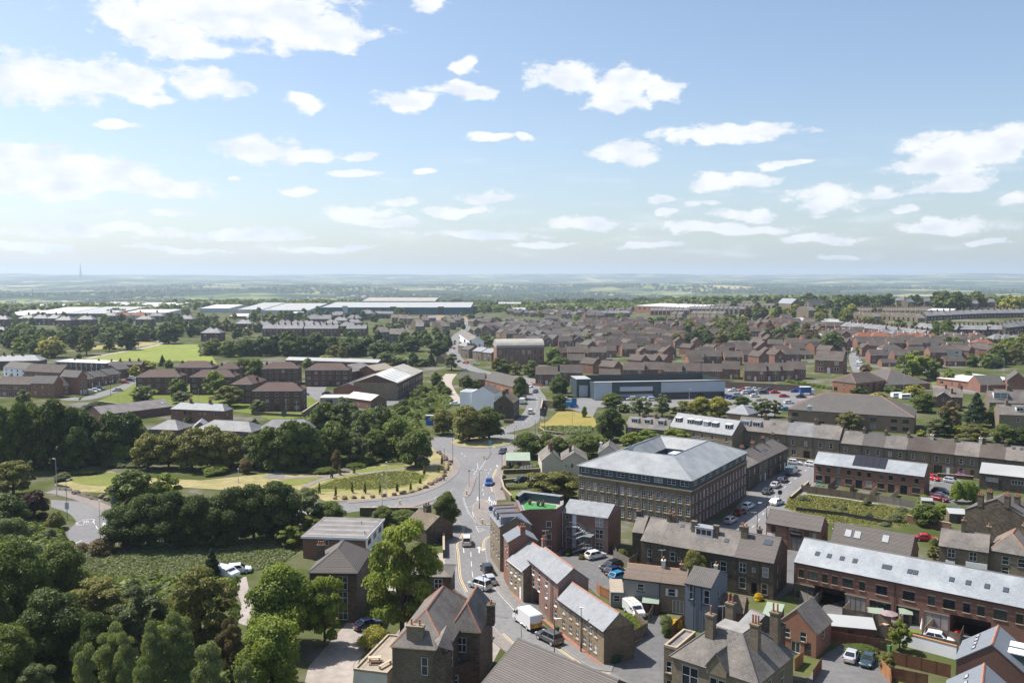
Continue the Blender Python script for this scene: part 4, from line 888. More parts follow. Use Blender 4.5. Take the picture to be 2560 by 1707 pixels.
to={'F':[(s,zc0+.75,2.1,1.15,'w4') for s in[(i+.5)/9 for i in range(9)]],'R':[(s,zc0+.75,2.4,1.15,'w4') for s in[(i+.5)/8 for i in range(8)]]}
fcs={'F':((t,t),(1,0),(0,-1),L-2*t),'R':((L-t,t),(0,1),(1,0),D-2*t),'B':((L-t,D-t),(-1,0),(0,1),L-2*t),'L':((t,D-t),(0,-1),(-1,0),D-2*t)}
for k_,(o,d,n_,ln) in fcs.items():wgrid(tb_,o,d,n_,ln,zc0+.06,zc1,[(s*ln,z,w,h,kk) for(s,z,w,h,kk) in to.get(k_,())])
top=tb_.build('top_storey','cladding_dark',mill)
for k_,(o,d,n_,ln) in fcs.items():
 for(s,z,w,h,kk) in to.get(k_,()):
  f,g=win('w4' if k_=='F' else 'w4',w,h);x=ob('window',f,top,(o[0]+d[0]*s*ln,o[1]+d[1]*s*ln,z),FROT[k_])
  ob('pane',g,x)
b=MB();b.box((-.18,-.18,zc0-.22),(L+.18,.02,zc0+.05));b.box((L-.02,.02,zc0-.22),(L+.18,D+.1,zc0+.05));b.build('cornice','stone_trim',mill)
b=MB()
for i in range(46):x=(i+.5)/46*L;b.box((x-.12,-.14,zc0-.42),(x+.12,.0,zc0-.225))
cbk=b.build('cornice_brackets','stone_trim',mill);cbk['kind']='stuff'
w1,w2,rs=8.0,11.2,3.4
def rng(i,z,lean=0):return[(-.35+i,-.35+i,z),(L+.35-i,-.35+i,z),(L+.35-i,D+.35-i,z),(-.35+i,D+.35-i,z)]
o0,o1,o2=rng(0,zc1+.02),rng(w1,zc1+rs),rng(w2,zc1+.9);b=MB()
for i in range(4):
 j=(i+1)%4;b.face([o0[i],o0[j],o1[j],o1[i]]);b.face([o1[i],o1[j],o2[j],o2[i]])
 b.face([(o0[j][0],o0[j][1],zc1-.1),(o0[i][0],o0[i][1],zc1-.1),o0[i],o0[j]][::-1][::-1])
rf=b.build('roof','slate_mill',mill)
b=MB();
for i in range(4):
 j=(i+1)%4;a_,c_=o2[i],o2[j];b.face([(c_[0],c_[1],zc1-4),(a_[0],a_[1],zc1-4),a_,c_])
b.face([(q_[0],q_[1],zc1-3.9) for q_ in o2]);b.build('light_well','cladding_dark',mill)
MB().box((L*.56,D*.42,zc1-.5),(L*.76,D*.52,zc1+2.0)).build('plant_room','cladding_silver',mill)
b=MB()
for i in range(4):b.tube([o0[i],o1[i]],.14,5)
for i in range(4):b.tube([o1[i],o1[(i+1)%4]],.12,5)
b.build('ridge_tiles','lead',rf)
q=ob('roof_light',skym(1.4,1.8,'glass_sky'),mill,(L*.30,D*.27,zc1+3.05));q.rotation_euler=(.42,0,0)
e=H(z2,1222,985,715);p=fit(z2,(290,557),(1222,715),e,D=9.6,rg_=540);A,B=p['A'],p['B'];u=B-A
cut=[0,.155,.72,1.0];lab=['sooty stone end house of the terrace, with pale slates, beside the fenced steps','long sooty stone terrace house with mossy slates and a white framed dormer','sooty stone end house of the terrace with newer ribbed tiles and a big roof light']
rms=['slate_old','slate_old','tile_ribbed'];eh=[e,e,e]
OPS=[[(.45,e*.55,.9,1.5,'w'),(.45,e*.14,.9,1.6,'w'),(.82,.2,.8,2.1,'ds')],[(.17,e*.55,1.0,1.7,'w'),(.26,e*.58,.55,.7,'w1'),(.17,e*.10,1.0,1.6,'w'),(.40,e*.55,1.,1.6,'w'),(.72,e*.55,.7,1.1,'w'),(.86,e*.52,1.2,1.8,'w'),(.86,e*.08,1.0,2.1,'dt'),(.55,e*.1,1.0,1.6,'w')],[(.22,e*.58,1.25,1.8,'w4'),(.50,e*.64,.6,.8,'w1'),(.80,e*.56,1.1,1.8,'w'),(.22,e*.16,1.25,2.0,'w'),(.52,e*.06,1.0,2.1,'porch'),(.78,e*.10,1.1,2.0,'w')]]
for i in range(3):
 a_,b_=A+u*cut[i],A+u*cut[i+1]
 house('terrace_house',lab[i],'house',a_,b_,p['D']-.02*i,eh[i]-.03*i,rise=p['rise']-.02*i,wm='stone_dark',rm=rms[i],ops={'F':OPS[i],'R':[(.3,e*.6,.6,1.3,'w1'),(.62,e*.6,.6,1.3,'w1'),(.3,e*.2,.6,1.3,'w1')] if i==2 else[]},rg_='ridge_grey',gt_='pipe_black',pipes=((.5,),(.03,.62),(.06,.66))[i],chim=(((.98,.5,.7,1.0,1.3,2),),((.38,.36,.95,.7,1.9,0),(.68,.36,.95,.7,1.7,0),(.05,.52,.7,1.1,1.2,3),(.98,.55,.7,1.1,1.2,2)),((.1,.40,1.2,.8,2.0,2),(.35,.75,.8,.8,1.9,2)))[i],sky=((),((.20,.78,.7,.8),(.33,.76,.7,.8),(.84,.45,.9,.9)),((.72,.62,1.5,1.2),))[i],dorm=((),((.53,3.3,1.5,.55,'w3','frame_white','lead'),),())[i],chmat='stone_mid',**SD)
p2=fit(z2,(228,498),(302,507),e-.9,D=8.0,rise=2.3)
house('terrace_annexe','small sooty stone lean end with stone slates at the foot of the mill','house',**p2,wm='stone_dark',rm='slate_old',chim=((.08,.5,.9,.9,.9,1),),rg_='ridge_grey')
e=H(z2,600,1085,872);p=fit(z2,(165,822),(600,872),e,D=7.2,rg_=768);A,B=p['A'],p['B'];u=B-A
house('rendered_cottage','cottage with smooth grey render and brown ribbed tiles','house',A,A+u*.6,p['D'],e,rise=p['rise'],wm='render_grey',rm='tile_buff',gt_='pipe_black',rg_='ridge_clay',sill='pipe_black',chim=((.99,.5,.6,.9,1.2,2),),chmat='render_pale',pipes=(.985,),ops={'F':[(.47,e*.60,1.2,1.25,'w'),(.47,e*.12,1.2,1.3,'w')]})
house('stone_cottage','brown stone cottage with white shutters and white patio doors','house',A+u*.602,B,p['D']-.03,e-.03,rise=p['rise'],wm='stone_buff',rm='tile_buff',gt_='pipe_black',rg_='ridge_clay',ops={'F':[(.46,e*.55,1.2,1.3,'w'),(.27,e*.55,.45,1.3,'dw'),(.65,e*.55,.45,1.3,'dw'),(.72,.1,1.9,2.2,'w3')]},chim=((.72,.5,.5,.7,.9,1),))
p3=fit(z2,(75,918),(163,920),2.9,D=4.4,rise=.5)
house('cottage_annexe','low rendered annexe with a tan felt roof beside the grey cottage','house',**p3,roof='mono',wm='render_grey',rm='roof_felt_tan',gt_='frame_white',ops={'F':[(.5,1.0,1.1,1.1,'w')]})
pp=z2(165,1015);pq=z2(245,1022)
house('porch','white framed porch with slate roof on the grey cottage','porch',pp,pq,1.6,2.1,rise=.8,roof='mono',wm='frame_white',rm='slate_grey',ops={'F':[(.2,.5,.5,1.4,'w1'),(.5,.1,.8,1.9,'dw'),(.8,.5,.5,1.4,'w1')]})
e=H(z2,600,1188,857);p=fit(z2,(600,857),(782,893),e,back=897,rg_=776)
house('blue_house','tall narrow house painted blue grey with pale tiled roof','house',**p,wm='render_blue',rm='tile_grey',gt_='pipe_black',sill='pipe_black',pipes=(.36,.64),rg_='ridge_grey',chim=((.78,.62,.5,.5,.9,1),),chmat='render_cream',ops={'F':[(.23,e*.66,.7,2.3,'w'),(.83,e*.62,.95,2.3,'w'),(.85,e*.3,.65,1.5,'w1')],'R':[(.5,e*.62,.6,1.4,'w1')]})
p=fit(z2,(835,1040),(1010,1068),3.2,D=4.6,rg_=955)
house('outhouse','small brick outhouse with mossy stone slate roof','house',**p,wm='brick_dark',rm='stone_slate',ops={'F':[(.5,.9,.9,1.2,'w')],'R':[(.5,1.0,.5,1.0,'w1')]})
e=8.2;A=x4(275,1000,e);B=x4(1700,1462,e);u=(B-A);L=u.length;kx=(zx(x4)(2310)-1280)/FOC;un=u/L;v=Vector((-un.y,un.x,0));D=(kx*(B.y*CP+(CH-e)*SP)-B.x)/(v.x-kx*v.y*CP);D=min(max(D,8),18)
hh=house('hipped_stone_house','large stone house with hipped mottled slate roof, flat lead top and tall chimneys','house',A,B,D,e,roof='none',rise=3.6,wm='stone_buff',sill='stone_trim',lint='stone_trim',ops={'F':[(.17,5.0,1.15,2.5,'w'),(.27,5.0,1.15,2.5,'w'),(.50,4.6,1.0,2.5,'w'),(.60,4.6,1.0,2.5,'w'),(.82,5,1.1,2.4,'w'),(.2,1,1.2,2.4,'w'),(.8,1,1.2,2.4,'w')],'R':[(.2,5,1.0,2.3,'w'),(.35,5,1.,2.3,'w'),(.7,5,1,2.3,'w')]})
for o in list(hh.children):
 if o.name.startswith('roof'):bpy.data.objects.remove(o)
o0=[(-.3,-.3,e),(L+.3,-.3,e),(L+.3,D+.3,e),(-.3,D+.3,e)];i_=min(L,D)*.36;o1=[(i_,i_,e+3.8),(L-i_,i_,e+3.8),(L-i_,D-i_,e+3.8),(i_,D-i_,e+3.8)];b=MB()
for i in range(4):j=(i+1)%4;b.face([o0[i],o0[j],o1[j],o1[i]])
b.face(o0[::-1]);rf=b.build('roof','slate_old',hh);MB().slab([(q_[0],q_[1],q_[2]+.05) for q_ in o1],.12).build('flat_top','felt_light',rf)
b=MB()
for i in range(4):b.tube([o0[i],o1[i]],.12,5)
b.build('ridge_tiles','ridge_grey',rf)
for(fu,fv,zb,zt_,n_) in((.33,.27,2.0,5.6,1),(.36,.72,2.2,5.8,2),(.80,.40,1.6,5.4,3),(.84,.85,.2,5.6,2)):chm(hh,fu*L,fv*D,e+zb,e+zt_,1.1,.9,'stone_mid',n_,'pot_clay','u',1.1)
b=MB();gx,gw=L*.55,2.7
b.face([(gx-gw/2,-.35,e-.5),(gx+gw/2,-.35,e-.5),(gx+gw/2,-.35,e+.4),(gx,-.35,e+2.3),(gx-gw/2,-.35,e+.4)])
b.slab([(gx-gw/2-.2,-.5,e+.3),(gx,-.5,e+2.45),(gx,4.2,e+2.45),(gx-gw/2-.2,1.4,e+.3)],.12,1);b.slab([(gx+gw/2+.2,-.5,e+.3),(gx+gw/2+.2,1.4,e+.3),(gx,4.2,e+2.45),(gx,-.5,e+2.45)],.12,1)
b.build('gable',['stone_buff','slate_old'],hh)
MB().box((-.06,-.12,4.25),(L+.1,-.002,4.5)).build('string_course','stone_trim',hh)
p=fit(x4,(135,850),(345,905),6.6,D=6.5,rise=.5)
house('flat_roofed_wing','stone wing with flat grey roof and parapet at the side of the hipped house','house',**p,roof='flat',wm='stone_mid',rm='roof_felt',rg_='stone_trim',ops={'F':[(.4,3.2,.8,1.6,'w'),(.4,.8,.8,1.4,'w')]},sill='stone_trim')
p=fit(x4,(1470,690),(1860,790),7.4,D=7.5,rise=.5)
house('rear_extension','brick rear extension with flat grey roof behind the hipped house','house',**p,roof='flat',wm='brick_dark',rm='roof_pale',rg_='stone_trim_dark',ops={'R':[(.3,5,.8,1.5,'w'),(.6,5,.8,1.5,'w')]})
p=fit(x4,(1250,590),(1480,690),7.9,D=8.5,rise=2.2)
house('rear_wing','slated rear wing joining the hipped house to the yard','house',**p,wm='stone_dark',rm='slate_grey',rg_='ridge_grey')
e=H(z2,1525,1395,1215);p=fit(z2,(1240,1142),(1522,1215),e,D=6.5,rg_=1045,kn_='gv')
house('small_brick_house','small bright orange brick house with grey gable roof by the yard','house',**p,roof='gv',wm='brick_orange',rm='slate_old',sill='stone_trim_dark',ops={'F':[(.28,e*.52,1.0,1.5,'w'),(.68,e*.52,1.0,1.5,'w'),(.5,.1,1.4,1.7,'w2'),(.8,.1,1.0,2.0,'dd')],'R':[(.5,e*.5,.8,1.3,'w')]},gt_='pipe_black')
p=fit(z2,(1128,1120),(1250,1140),3.4,D=7,rise=.3)
house('green_roofed_lean_to','lean-to with a pale green felt roof against the orange brick house','shed',**p,roof='mono',wm='brick_dark',rm='roof_green')
e=H(z3,1150,1235,946);p=fit(z3,(-37,707),(1700,1055),e,D=10.0,rg_=852);A,B=p['A'],p['B'];L=(B-A).length
fx=lambda x:(x+37)/1737.0
up=[(fx(18),.9,1.5,'k'),(fx(112),1.7,1.5,'k2'),(fx(210),.9,1.5,'k'),(fx(288),.9,1.5,'k'),(fx(388),1.7,1.5,'k2'),(fx(497),.9,1.5,'k'),(fx(643),1.75,1.5,'k2'),(fx(838),1.8,1.5,'k2'),(fx(996),1.0,1.5,'k'),(fx(1116),1.75,1.5,'k2'),(fx(1233),1.0,1.5,'k'),(fx(1327),1.0,1.5,'k'),(fx(1450),1.8,1.5,'k2'),(fx(1570),.9,1.5,'k')]
F_=[(s,e*.58,w,h,kk) for(s,w,h,kk) in up]
F_+=[(fx(50),.1,3.2,2.5,'kp'),(fx(450),.1,3.4,2.5,'kp'),(fx(635),.1,3.4,2.5,'kg'),(fx(835),.1,3.5,2.5,'kp'),(fx(1035),.1,3.5,2.5,'kg'),(fx(250),.0,5.6,3.1,'tunnel'),(fx(1260),.0,5.8,3.1,'tunnel')]
house('brick_mews','long new brick mews with silvery slate roof, dark windows and drive-through arches','building',**p,wm='brick_mews',rm='slate_new',lint='stone_trim',sill='stone_trim',gt_='pipe_black',pipes=(0.0,fx(740)),ops={'F':F_},rg_='ridge_grey',sky=tuple((fx(x),t_,.75,.95) for x,t_ in((112,.36),(208,.36),(310,.36),(410,.36),(633,.36),(668,.36),(818,.36),(858,.36),(1110,.36),(1222,.36),(1345,.36),(1465,.36))))
e=H(x5,520,800,442);p=fit(x5,(92,372),(890,505),e,back=1000,rg_=300)
mc=house('medical_centre','red brick medical centre with brown ribbed roof and black name board','building',**p,wm='brick_red',rm='tile_ribbed',gt_='pipe_black',pipes=(.4,),ops={'F':[(.14,e*.62,.95,1.3,'k'),(.75,e*.62,.95,1.3,'k'),(.89,e*.62,.95,1.3,'k'),(.47,e*.84,.9,.3,'w1'),(.58,e*.84,.7,.3,'w1'),(.57,.1,2.2,2.6,'k2')]})
Lm=(p['B']-p['A']).length;bd=MB().box((Lm*.455,-.1,e*.57),(Lm*.665,-.004,e*.57+1.15)).build('name_board','sign_black',mc)
t1=txt('Medical Centre',(Lm*.56,-.115,e*.57+.74),0,Lm*.185,.34,'sign_white','lettering',bd);t1 .rotation_euler=(math.pi/2,0,0)
MB().box((Lm*.02,-.06,e*.40),(Lm*.17,-.004,e*.40+.8)).build('notice_board','sign_white',mc)
p=fit(x5,(1020,690),(2200,905),3.0,back=2330,rg_=570)
house('low_hall','low brick hall with wide brown ribbed roof and three pale roof lights','building',**p,wm='brick_red',rm='tile_ribbed',sky=((.20,.42,1.3,1.7),(.32,.42,1.3,1.7),(.67,.46,1.3,1.7)),gt_='pipe_black',ops={'R':[(.5,1,1,1.2,'k')]},skymat='lead_flash')
e=H(z8,455,1188,1020);p=fit(z8,(452,1020),(1370,1132),e,back=1418,rg_=1030);A,B=p['A'],p['B'];u=B-A;L=u.length
fx=lambda x:(x-452)/918.0
F_=[(fx(x),e*.60,.95,1.4,'k') for x in(500,578,668,757,845,927,1030,1106,1206,1312)]+[(fx(x),e*.14,w,h,kk) for(x,w,h,kk) in((498,1.8,1.5,'k2'),(757,1.8,1.5,'k2'),(925,1.8,1.5,'k2'),(1027,1.8,1.5,'k2'),(1310,1.9,1.5,'k2'))]+[(fx(x),.05,1.5,2.5,'kk') for x in()]
F_+=[(fx(574),.05,1.5,2.4,'k2'),(fx(667),.05,1.5,2.4,'k2'),(fx(844),.05,1.7,2.4,'k2'),(fx(1112),.05,1.6,2.4,'k2'),(fx(1212),.05,1.7,2.5,'k2')]
br=house('brick_row','new brick terrace with pale slate roof and black solar panels','building',**p,wm='brick_mews',rm='slate_new',lint='stone_trim',sill='stone_trim',gt_='pipe_black',ops={'F':F_},ov=.3,rg_='ridge_grey')
D,rise=p['D'],p['rise'];ang=math.atan2(rise,D/2)
pm=MB().box((-.82,0,0),(.82,1.02,.05)).mesh('solar_panel',['solar'])
for i in range(5):
 for j in range(4):
  y=.55+j*1.06*math.cos(ang);q=ob('solar_panel',pm,br,(L*.385+i*1.68,y,e+y*rise/(D/2)+.09));q.rotation_euler=(ang,0,0)
e=H(z8,390,985,793);p=fit(z8,(-195,742),(662,826),e,D=9,rg_=712);A,B=p['A'],p['B'];u=B-A
OPS=[[(.2,e*.55,1.1,1.6,'w'),(.7,e*.55,1.1,1.6,'w'),(.45,.1,1,2.1,'dd'),(.2,.8,1.1,1.7,'w')],[(.25,e*.56,.95,1.6,'w'),(.68,e*.62,.55,.8,'w1'),(.25,.9,1.0,1.7,'w'),(.75,.1,.95,2.2,'dd')],[(.25,e*.56,.95,1.6,'w'),(.75,e*.56,.95,1.6,'w'),(.3,.9,1.5,1.7,'w2'),(.8,.1,2.0,2.5,'porch')],[(.3,e*.56,1.0,1.6,'w'),(.7,e*.56,1.0,1.6,'w'),(.7,.9,1.5,1.7,'w2'),(.3,.1,1,2.2,'dd')]]
labs=['sandstone terrace house with two boxy white dormers, next to the pyramid roofed house','sandstone terrace house with one small roof light beside an open passage','sandstone terrace house with porch recess in the middle of the upper terrace','sandstone end terrace house with tall chimney where the two roof levels step']
for i in range(4):house('terrace_house',labs[i],'house',A+u*(i/4+(.001 if i else 0)),A+u*((i+1)/4),p['D']-.015*i,e-.02*i,rise=p['rise']-.02*i,wm='stone_mid',rm='slate_old' if i!=2 else 'slate_grey',rg_='ridge_grey',gt_='pipe_black',pipes=(.02,),ops={'F':OPS[i]},chim=((.98,.5,.8,1.1,1.2,3),(.03,.5,.7,1.0,1.0,2)) if i in(1,3) else((.98,.5,.8,1.1,1.2,3),),dorm=((.3,2.6,1.5,.3,'w3','frame_white','lead'),(.75,2.6,1.5,.3,'w3','frame_white','lead')) if i==0 else(),sky=((.4,.6,.8,.9),) if i==1 else(),**SD)
e=H(z8,1600,1128,945);p=fit(z8,(665,852),(2260,1012),e,D=8.5,rg_=895);A,B=p['A'],p['B'];u=B-A
rmx=['slate_old','tile_grey','slate_old','tile_brown','tile_brown','slate_old','tile_brown','slate_old']
desc=['purplish slates','plain grey tiles','a mottled pink slate roof','brown tiles and a rendered chimney','brown tiles over an open passage','a tall banded chimney','dark tiles and a flat porch','two small roof lights']
for i in range(8):
 F_=[(.28,e*.56,.95,1.6,'w'),(.74,e*.56 if i%3 else e*.62,.95 if i%3 else .55,1.5 if i%3 else .8,'w' if i%3 else 'w1'),(.3,.9,1.1,1.6,'w'),(.76,.1,1.0,2.2,'dw' if i in(4,6) else 'dd')]
 if i==4:F_[2]=(.35,.1,2.2,2.5,'porch')
 house('terrace_house','lower terrace house in sandstone with '+desc[i]+', facing the narrow street','house',A+u*(i/8+(.0008 if i else 0)),A+u*((i+1)/8),p['D']-.015*(i%3),e-.02*(i%3),rise=p['rise']-.02*(i%3),wm='stone_mid',rm=rmx[i],rg_='ridge_grey',gt_='pipe_black',pipes=(.02,),ops={'F':F_},chim=((.98,.5,.8,1.1,1.5 if i==5 else 1.1,3),),chmat='render_pale' if i in(3,5) else None,sky=((.3,.75,.8,.8),(.6,.75,.8,.8)) if i==7 else(),**SD)
e=H(z7,1735,1258,1062);p=fit(z7,(1725,1062),(2066,897),e,D=9,rg_=818);A,B=p['A'],p['B'];u=B-A
lb4=['blackened stone house next to the mill gable in the side street terrace','blackened stone house with a cream stone door surround in the side street terrace','blackened stone house with paired roof lights in the side street terrace','blackened stone end house where the side street meets the narrow street']
for i in range(4):house('street_house',lb4[i],'house',A+u*(i/4+(.001 if i else 0)),A+u*((i+1)/4),p['D']-.015*(i%2),e-.02*(i%2),rise=p['rise']-.02*(i%2),wm='stone_dark' if i!=1 else 'stone_mid',rm='tile_ribbed' if i!=0 else 'slate_old',rg_='ridge_grey',gt_='pipe_black',pipes=(.03,),ops={'F':[(.25,e*.56,.95,1.5,'w'),(.72,e*.56,.95,1.5,'w'),(.28,.8,1,1.7,'w'),(.74,.1,1,2.2,'dw' if i%2 else 'dd')]},chim=((.97,.5,.8,1.1,1.4,4),),sky=((.3,.4,.8,.9),(.5,.4,.8,.9)) if i==2 else(),**SD)
p=fit(z7,(715,716),(1068,745),5.6,D=8.5,rg_=655)
house('dormer_row','stone row with three white framed dormers and chimneys behind the mill trees','house',**p,wm='stone_mid',rm='slate_old',rg_='ridge_grey',gt_='frame_white',ops={'F':sprd(5,3.3,1.,1.4,'w')},chim=((.33,.5,.7,1,1.1,2),(.63,.5,.7,1,1.1,2),(.94,.5,.7,1,1.1,2)),dorm=((.18,2.4,1.4,.35,'w3','frame_white','lead'),(.48,2.2,1.4,.35,'w2','frame_white','lead'),(.8,2.2,1.4,.35,'w2','frame_white','lead')))
e=H(z7,1390,925,757);p=fit(z7,(1082,712),(1605,787),e,D=9.5,rg_=672);
house('dormer_block','buff stone block with silver roof and a line of six white dormers','building',**p,wm='stone_buff',rm='slate_light',gt_='frame_white',sill='stone_trim',ops={'F':[(.40,e*.6,1.,1.5,'w'),(.53,e*.6,1,1.5,'w'),(.69,e*.6,1,1.5,'w'),(.91,e*.6,1,1.5,'w'),(.69,.7,1,1.5,'w'),(.80,.7,1,1.5,'w'),(.91,.7,1,1.5,'w'),(.45,0,5.5,2.6,'tunnel')]},dorm=tuple((f_,1.9,1.5,.3,'w2','lead','frame_white') for f_ in(.09,.29,.41,.55,.68,.89)))
e=H(z6,1928,1142,1032);pa=fit(z6,(1925,1032),(2068,1030),e,D=11,rg_=972,kn_='gv');pb=fit(z6,(2069,1030),(2258,1032),e,D=11,rg_=972,kn_='gv')
house('cream_gabled_house','stained cream rendered house with tall brick chimney, one of twin gables facing the road','house',**pa,roof='gv',wm='render_cream',rm='slate_old',rg_='ridge_grey',chim=((.5,.12,.8,.8,2.6,2),(.5,.5,.8,.8,2.2,2)),chmat='brick_dark')
house('cream_gabled_house','stained cream rendered house with two small windows, one of twin gables next to the mill','house',**pb,roof='gv',wm='render_cream',rm='slate_old',rg_='ridge_grey',chim=((.35,.4,.8,.8,1.8,2),),chmat='brick_dark',ops={'F':[(.18,e*.55,.6,.7,'w1'),(.42,e*.5,.9,1.2,'w')]})
p=fit(z6,(1662,1030),(1838,1030),2.6,D=7,rise=1.0)
house('garden_shed','garden outbuilding with pale green corrugated roof and brick walls','shed',**p,roof='mono',wm='brick_buff',rm='roof_green',ops={'F':[(.15,.8,1,1.2,'w1'),(.55,.1,1.2,2,'dd')]})
p=fit(z7,(488,940),(660,945),5.2,D=9,rg_=880,kn_='gv')
house('grey_gabled_house','grey slated gabled house with a white chimney behind the cream pair','house',**p,roof='gv',wm='render_pale',rm='slate_old',rg_='ridge_grey',chim=((.1,.3,.7,.7,2.2,1),),chmat='render_white')
p=fit(z3,(1100,1397),(1600,1510),6.4,back=1157,side='L',rg_=1292,kn_='gv')
bh=house('slate_gabled_house','dark brick house with smooth slate gable roof and pale balcony canopies by the mews arch','house',**p,roof='gv',wm='brick_dark',rm='slate_smooth',rg_='ridge_clay',ops={'L':[(.5,3.5,1.0,1.3,'w')],'F':[(.5,4,.8,1.2,'k')]})
Lg=(p['B']-p['A']).length;slp=p['rise']/(Lg/2)
rl_me=skym(.55,1.0,'lead_flash')
for i in range(4):q=ob('roof_light',rl_me,bh,(Lg*.22,p['D']*(.18+.2*i),6.4+Lg*.22*slp+.05));q.rotation_euler=(0,-math.atan(slp),0)
for i in range(2):
 y=p['D']*(.35+.33*i);b=MB();b.box((Lg*.68,y-.9,6.4+Lg*.5*slp*.55),(Lg*1.02,y+.9,6.4+Lg*.5*slp*.55+.15),1);b.box((Lg*.7,y-.8,6.0),(Lg*1.0,y+.8,6.4+Lg*.5*slp*.55),0);b.build('dormer',['cladding_dark','sign_white'],bh)
p=fit(z3,(1010,1730),(1540,1850),6.4,D=8,rg_=1615,kn_='gv')
bh2=house('slate_gabled_house','slate gabled house whose ridge just shows at the edge of the back garden','house',**p,roof='gv',wm='brick_dark',rm='slate_smooth',rg_='ridge_clay')
for i in range(3):q=ob('roof_light',rl_me,bh2,(Lg*.25,p['D']*(.2+.25*i),6.4+Lg*.25*(p['rise']/((p['B']-p['A']).length/2))+.05));q.rotation_euler=(0,-math.atan(p['rise']/((p['B']-p['A']).length/2)),0)
p=fit(x6,(680,557),(1640,722),7.6,back=856,side='L',rg_=398,kn_='gv')
house('stone_gable_house','broad sooty stone gable with grey tiled roof and four chimneys above the red car','house',**p,roof='gv',wm='stone_dark',rm='tile_ribbed',rg_='ridge_clay',chim=((.24,.04,1.0,.9,2.0,3),(.66,.04,1.0,.9,2.0,3),(.3,.5,1.0,.9,1.7,3),(.72,.6,1.0,.9,1.6,3)),ops={'L':[(.3,4,.9,1.4,'w'),(.7,4,.9,1.4,'w')]})
e=H(x6,288,1440,1092);p=fit(x6,(288,1092),(1030,1200),e,D=8,rg_=940)
sh_=house('stone_shop','brown stone shop with two white sash windows and a white fascia board','shop',**p,wm='stone_mid',rm='slate_old',rg_='ridge_grey',gt_='pipe_black',ops={'F':[(.26,e*.52,1.35,1.75,'w4'),(.70,e*.52,1.35,1.75,'w4')]},chim=((.46,.5,.8,.8,2.2,2),(.97,.6,.8,.8,1.9,1)),**SD)
Ls=(p['B']-p['A']).length;MB().box((Ls*.56,-.25,e*.26),(Ls*.99,-.004,e*.26+.95)).build('fascia','sign_white',sh_);MB().box((Ls*.15,-.15,e*.28),(Ls*.34,-.004,e*.28+.5)).build('shop_blind','sign_white',sh_)
p=fit(x6,(1035,1168),(1660,1275),e,D=10,rise=3.2)
house('hipped_stone_shop','brown stone corner building with clay hip tiles next to the shop with the white fascia','house',**p,roof='hip',wm='stone_buff',rm='slate_old',rg_='ridge_clay',gt_='pipe_black',ops={'F':[(.42,e*.5,1.2,1.6,'w'),(.42,e*.08,1.2,1.5,'w'),(.8,e*.5,1.2,1.6,'w')]},chim=((.72,.75,1.0,.8,1.8,2),),**SD)
p=fit(z8,(1832,1105),(2260,1150),4.4,D=8,rise=1.4)
house('low_stone_workshop','low stone workshop with wide white windows and plain grey roof below the terrace','building',**p,roof='mono',wm='stone_dark',rm='roof_pale',gt_='pipe_black',ops={'F':[(.25,2.3,2.8,1.1,'w3'),(.42,.4,.9,2.6,'dd'),(.78,2.2,3.6,1.2,'w5')]})
e=H(x1,400,1012,660);p=fit(x1,(372,660),(1400,693),e,back=1685,rise=.4)
fb=house('flat_roofed_building','flat roofed brick building with striped grey felt roof and white fascia','building',**p,roof='flat',pt_=-1,ov=.25,wm='brick_mews',rm='roof_felt',ops={'F':[(.38,e*.62,.7,1.2,'w1'),(.62,e*.45,1.0,2.2,'dw')],'R':[(.2,e*.55,2.4,1.2,'k3'),(.5,e*.55,2.4,1.2,'k3'),(.8,e*.55,2.4,1.2,'k3')]},fd_={'R':'render_white'})
Lf,Df=(p['B']-p['A']).length,p['D'];b=MB();b.box((-.3,-.33,e-.25),(Lf+.3,-.255,e+.22));b.box((Lf+.255,-.25,e-.25),(Lf+.33,Df+.25,e+.22));b.build('fascia','frame_white',fb)
for i in range(4):MB().box((.6,Df*(.06+.24*i),e+.204),(Lf-.5,Df*(.15+.24*i),e+.215)).build('felt_strip','felt_light',fb)
for(a_,c_) in((.72,.7),(.93,.18)):MB().tube([(Lf*a_,Df*c_,e+.2),(Lf*a_,Df*c_,e+.9)],.15,8).build('vent','steel_pale',fb)
esc=root('escape_stair','dark timber stair up to the white door of the flat roofed building','stair',(p['A'].x,p['A'].y,0),fb.rotation_euler.z)
MB().box((Lf*.58,-1.4,e*.45-.15),(Lf*.67,-.05,e*.45)).build('landing','steel_dark',esc);b=MB()
for yy in(-1.35,-.15):
 b.hexa([(Lf*.40,yy-.05,0),(Lf*.58,yy-.05,e*.45-.2),(Lf*.58,yy+.05,e*.45-.2),(Lf*.40,yy+.05,0),(Lf*.40,yy-.05,.25),(Lf*.58,yy-.05,e*.45+.05),(Lf*.58,yy+.05,e*.45+.05),(Lf*.40,yy+.05,.25)]);b.tube([(Lf*.40,yy,1.1),(Lf*.58,yy,e*.45+1),(Lf*.67,yy,e*.45+1)],.06,5)
b.build('stringers','steel_dark',esc)
for X in(.585,.665):MB().tube([(Lf*X,-1.3,0),(Lf*X,-1.3,e*.45+1)],.09,6).build('post','steel_dark',esc)
e=8.4;p=fit(x1,(480,1240),(1252,1248),e,D=11,rise=3.0)
house('stone_chapel_house','three storey sooty stone house with brown ribbed hip roof among the trees','house',**p,roof='hip',wm='stone_dark',rm='tile_ribbed',rg_='ridge_grey',gt_='pipe_black',ops={'F':[(.70,z_,1.6,2.2,'w4') for z_ in(e*.66,e*.36,e*.06)]+[(.25,z_,1.6,2.2,'w4') for z_ in(e*.66,e*.36)]},chim=((.05,.55,1.2,.8,2.4,3),),**SD)
e=H(z1,545,1045,815);p=fit(z1,(250,812),(640,818),e,back=667,rg_=735)
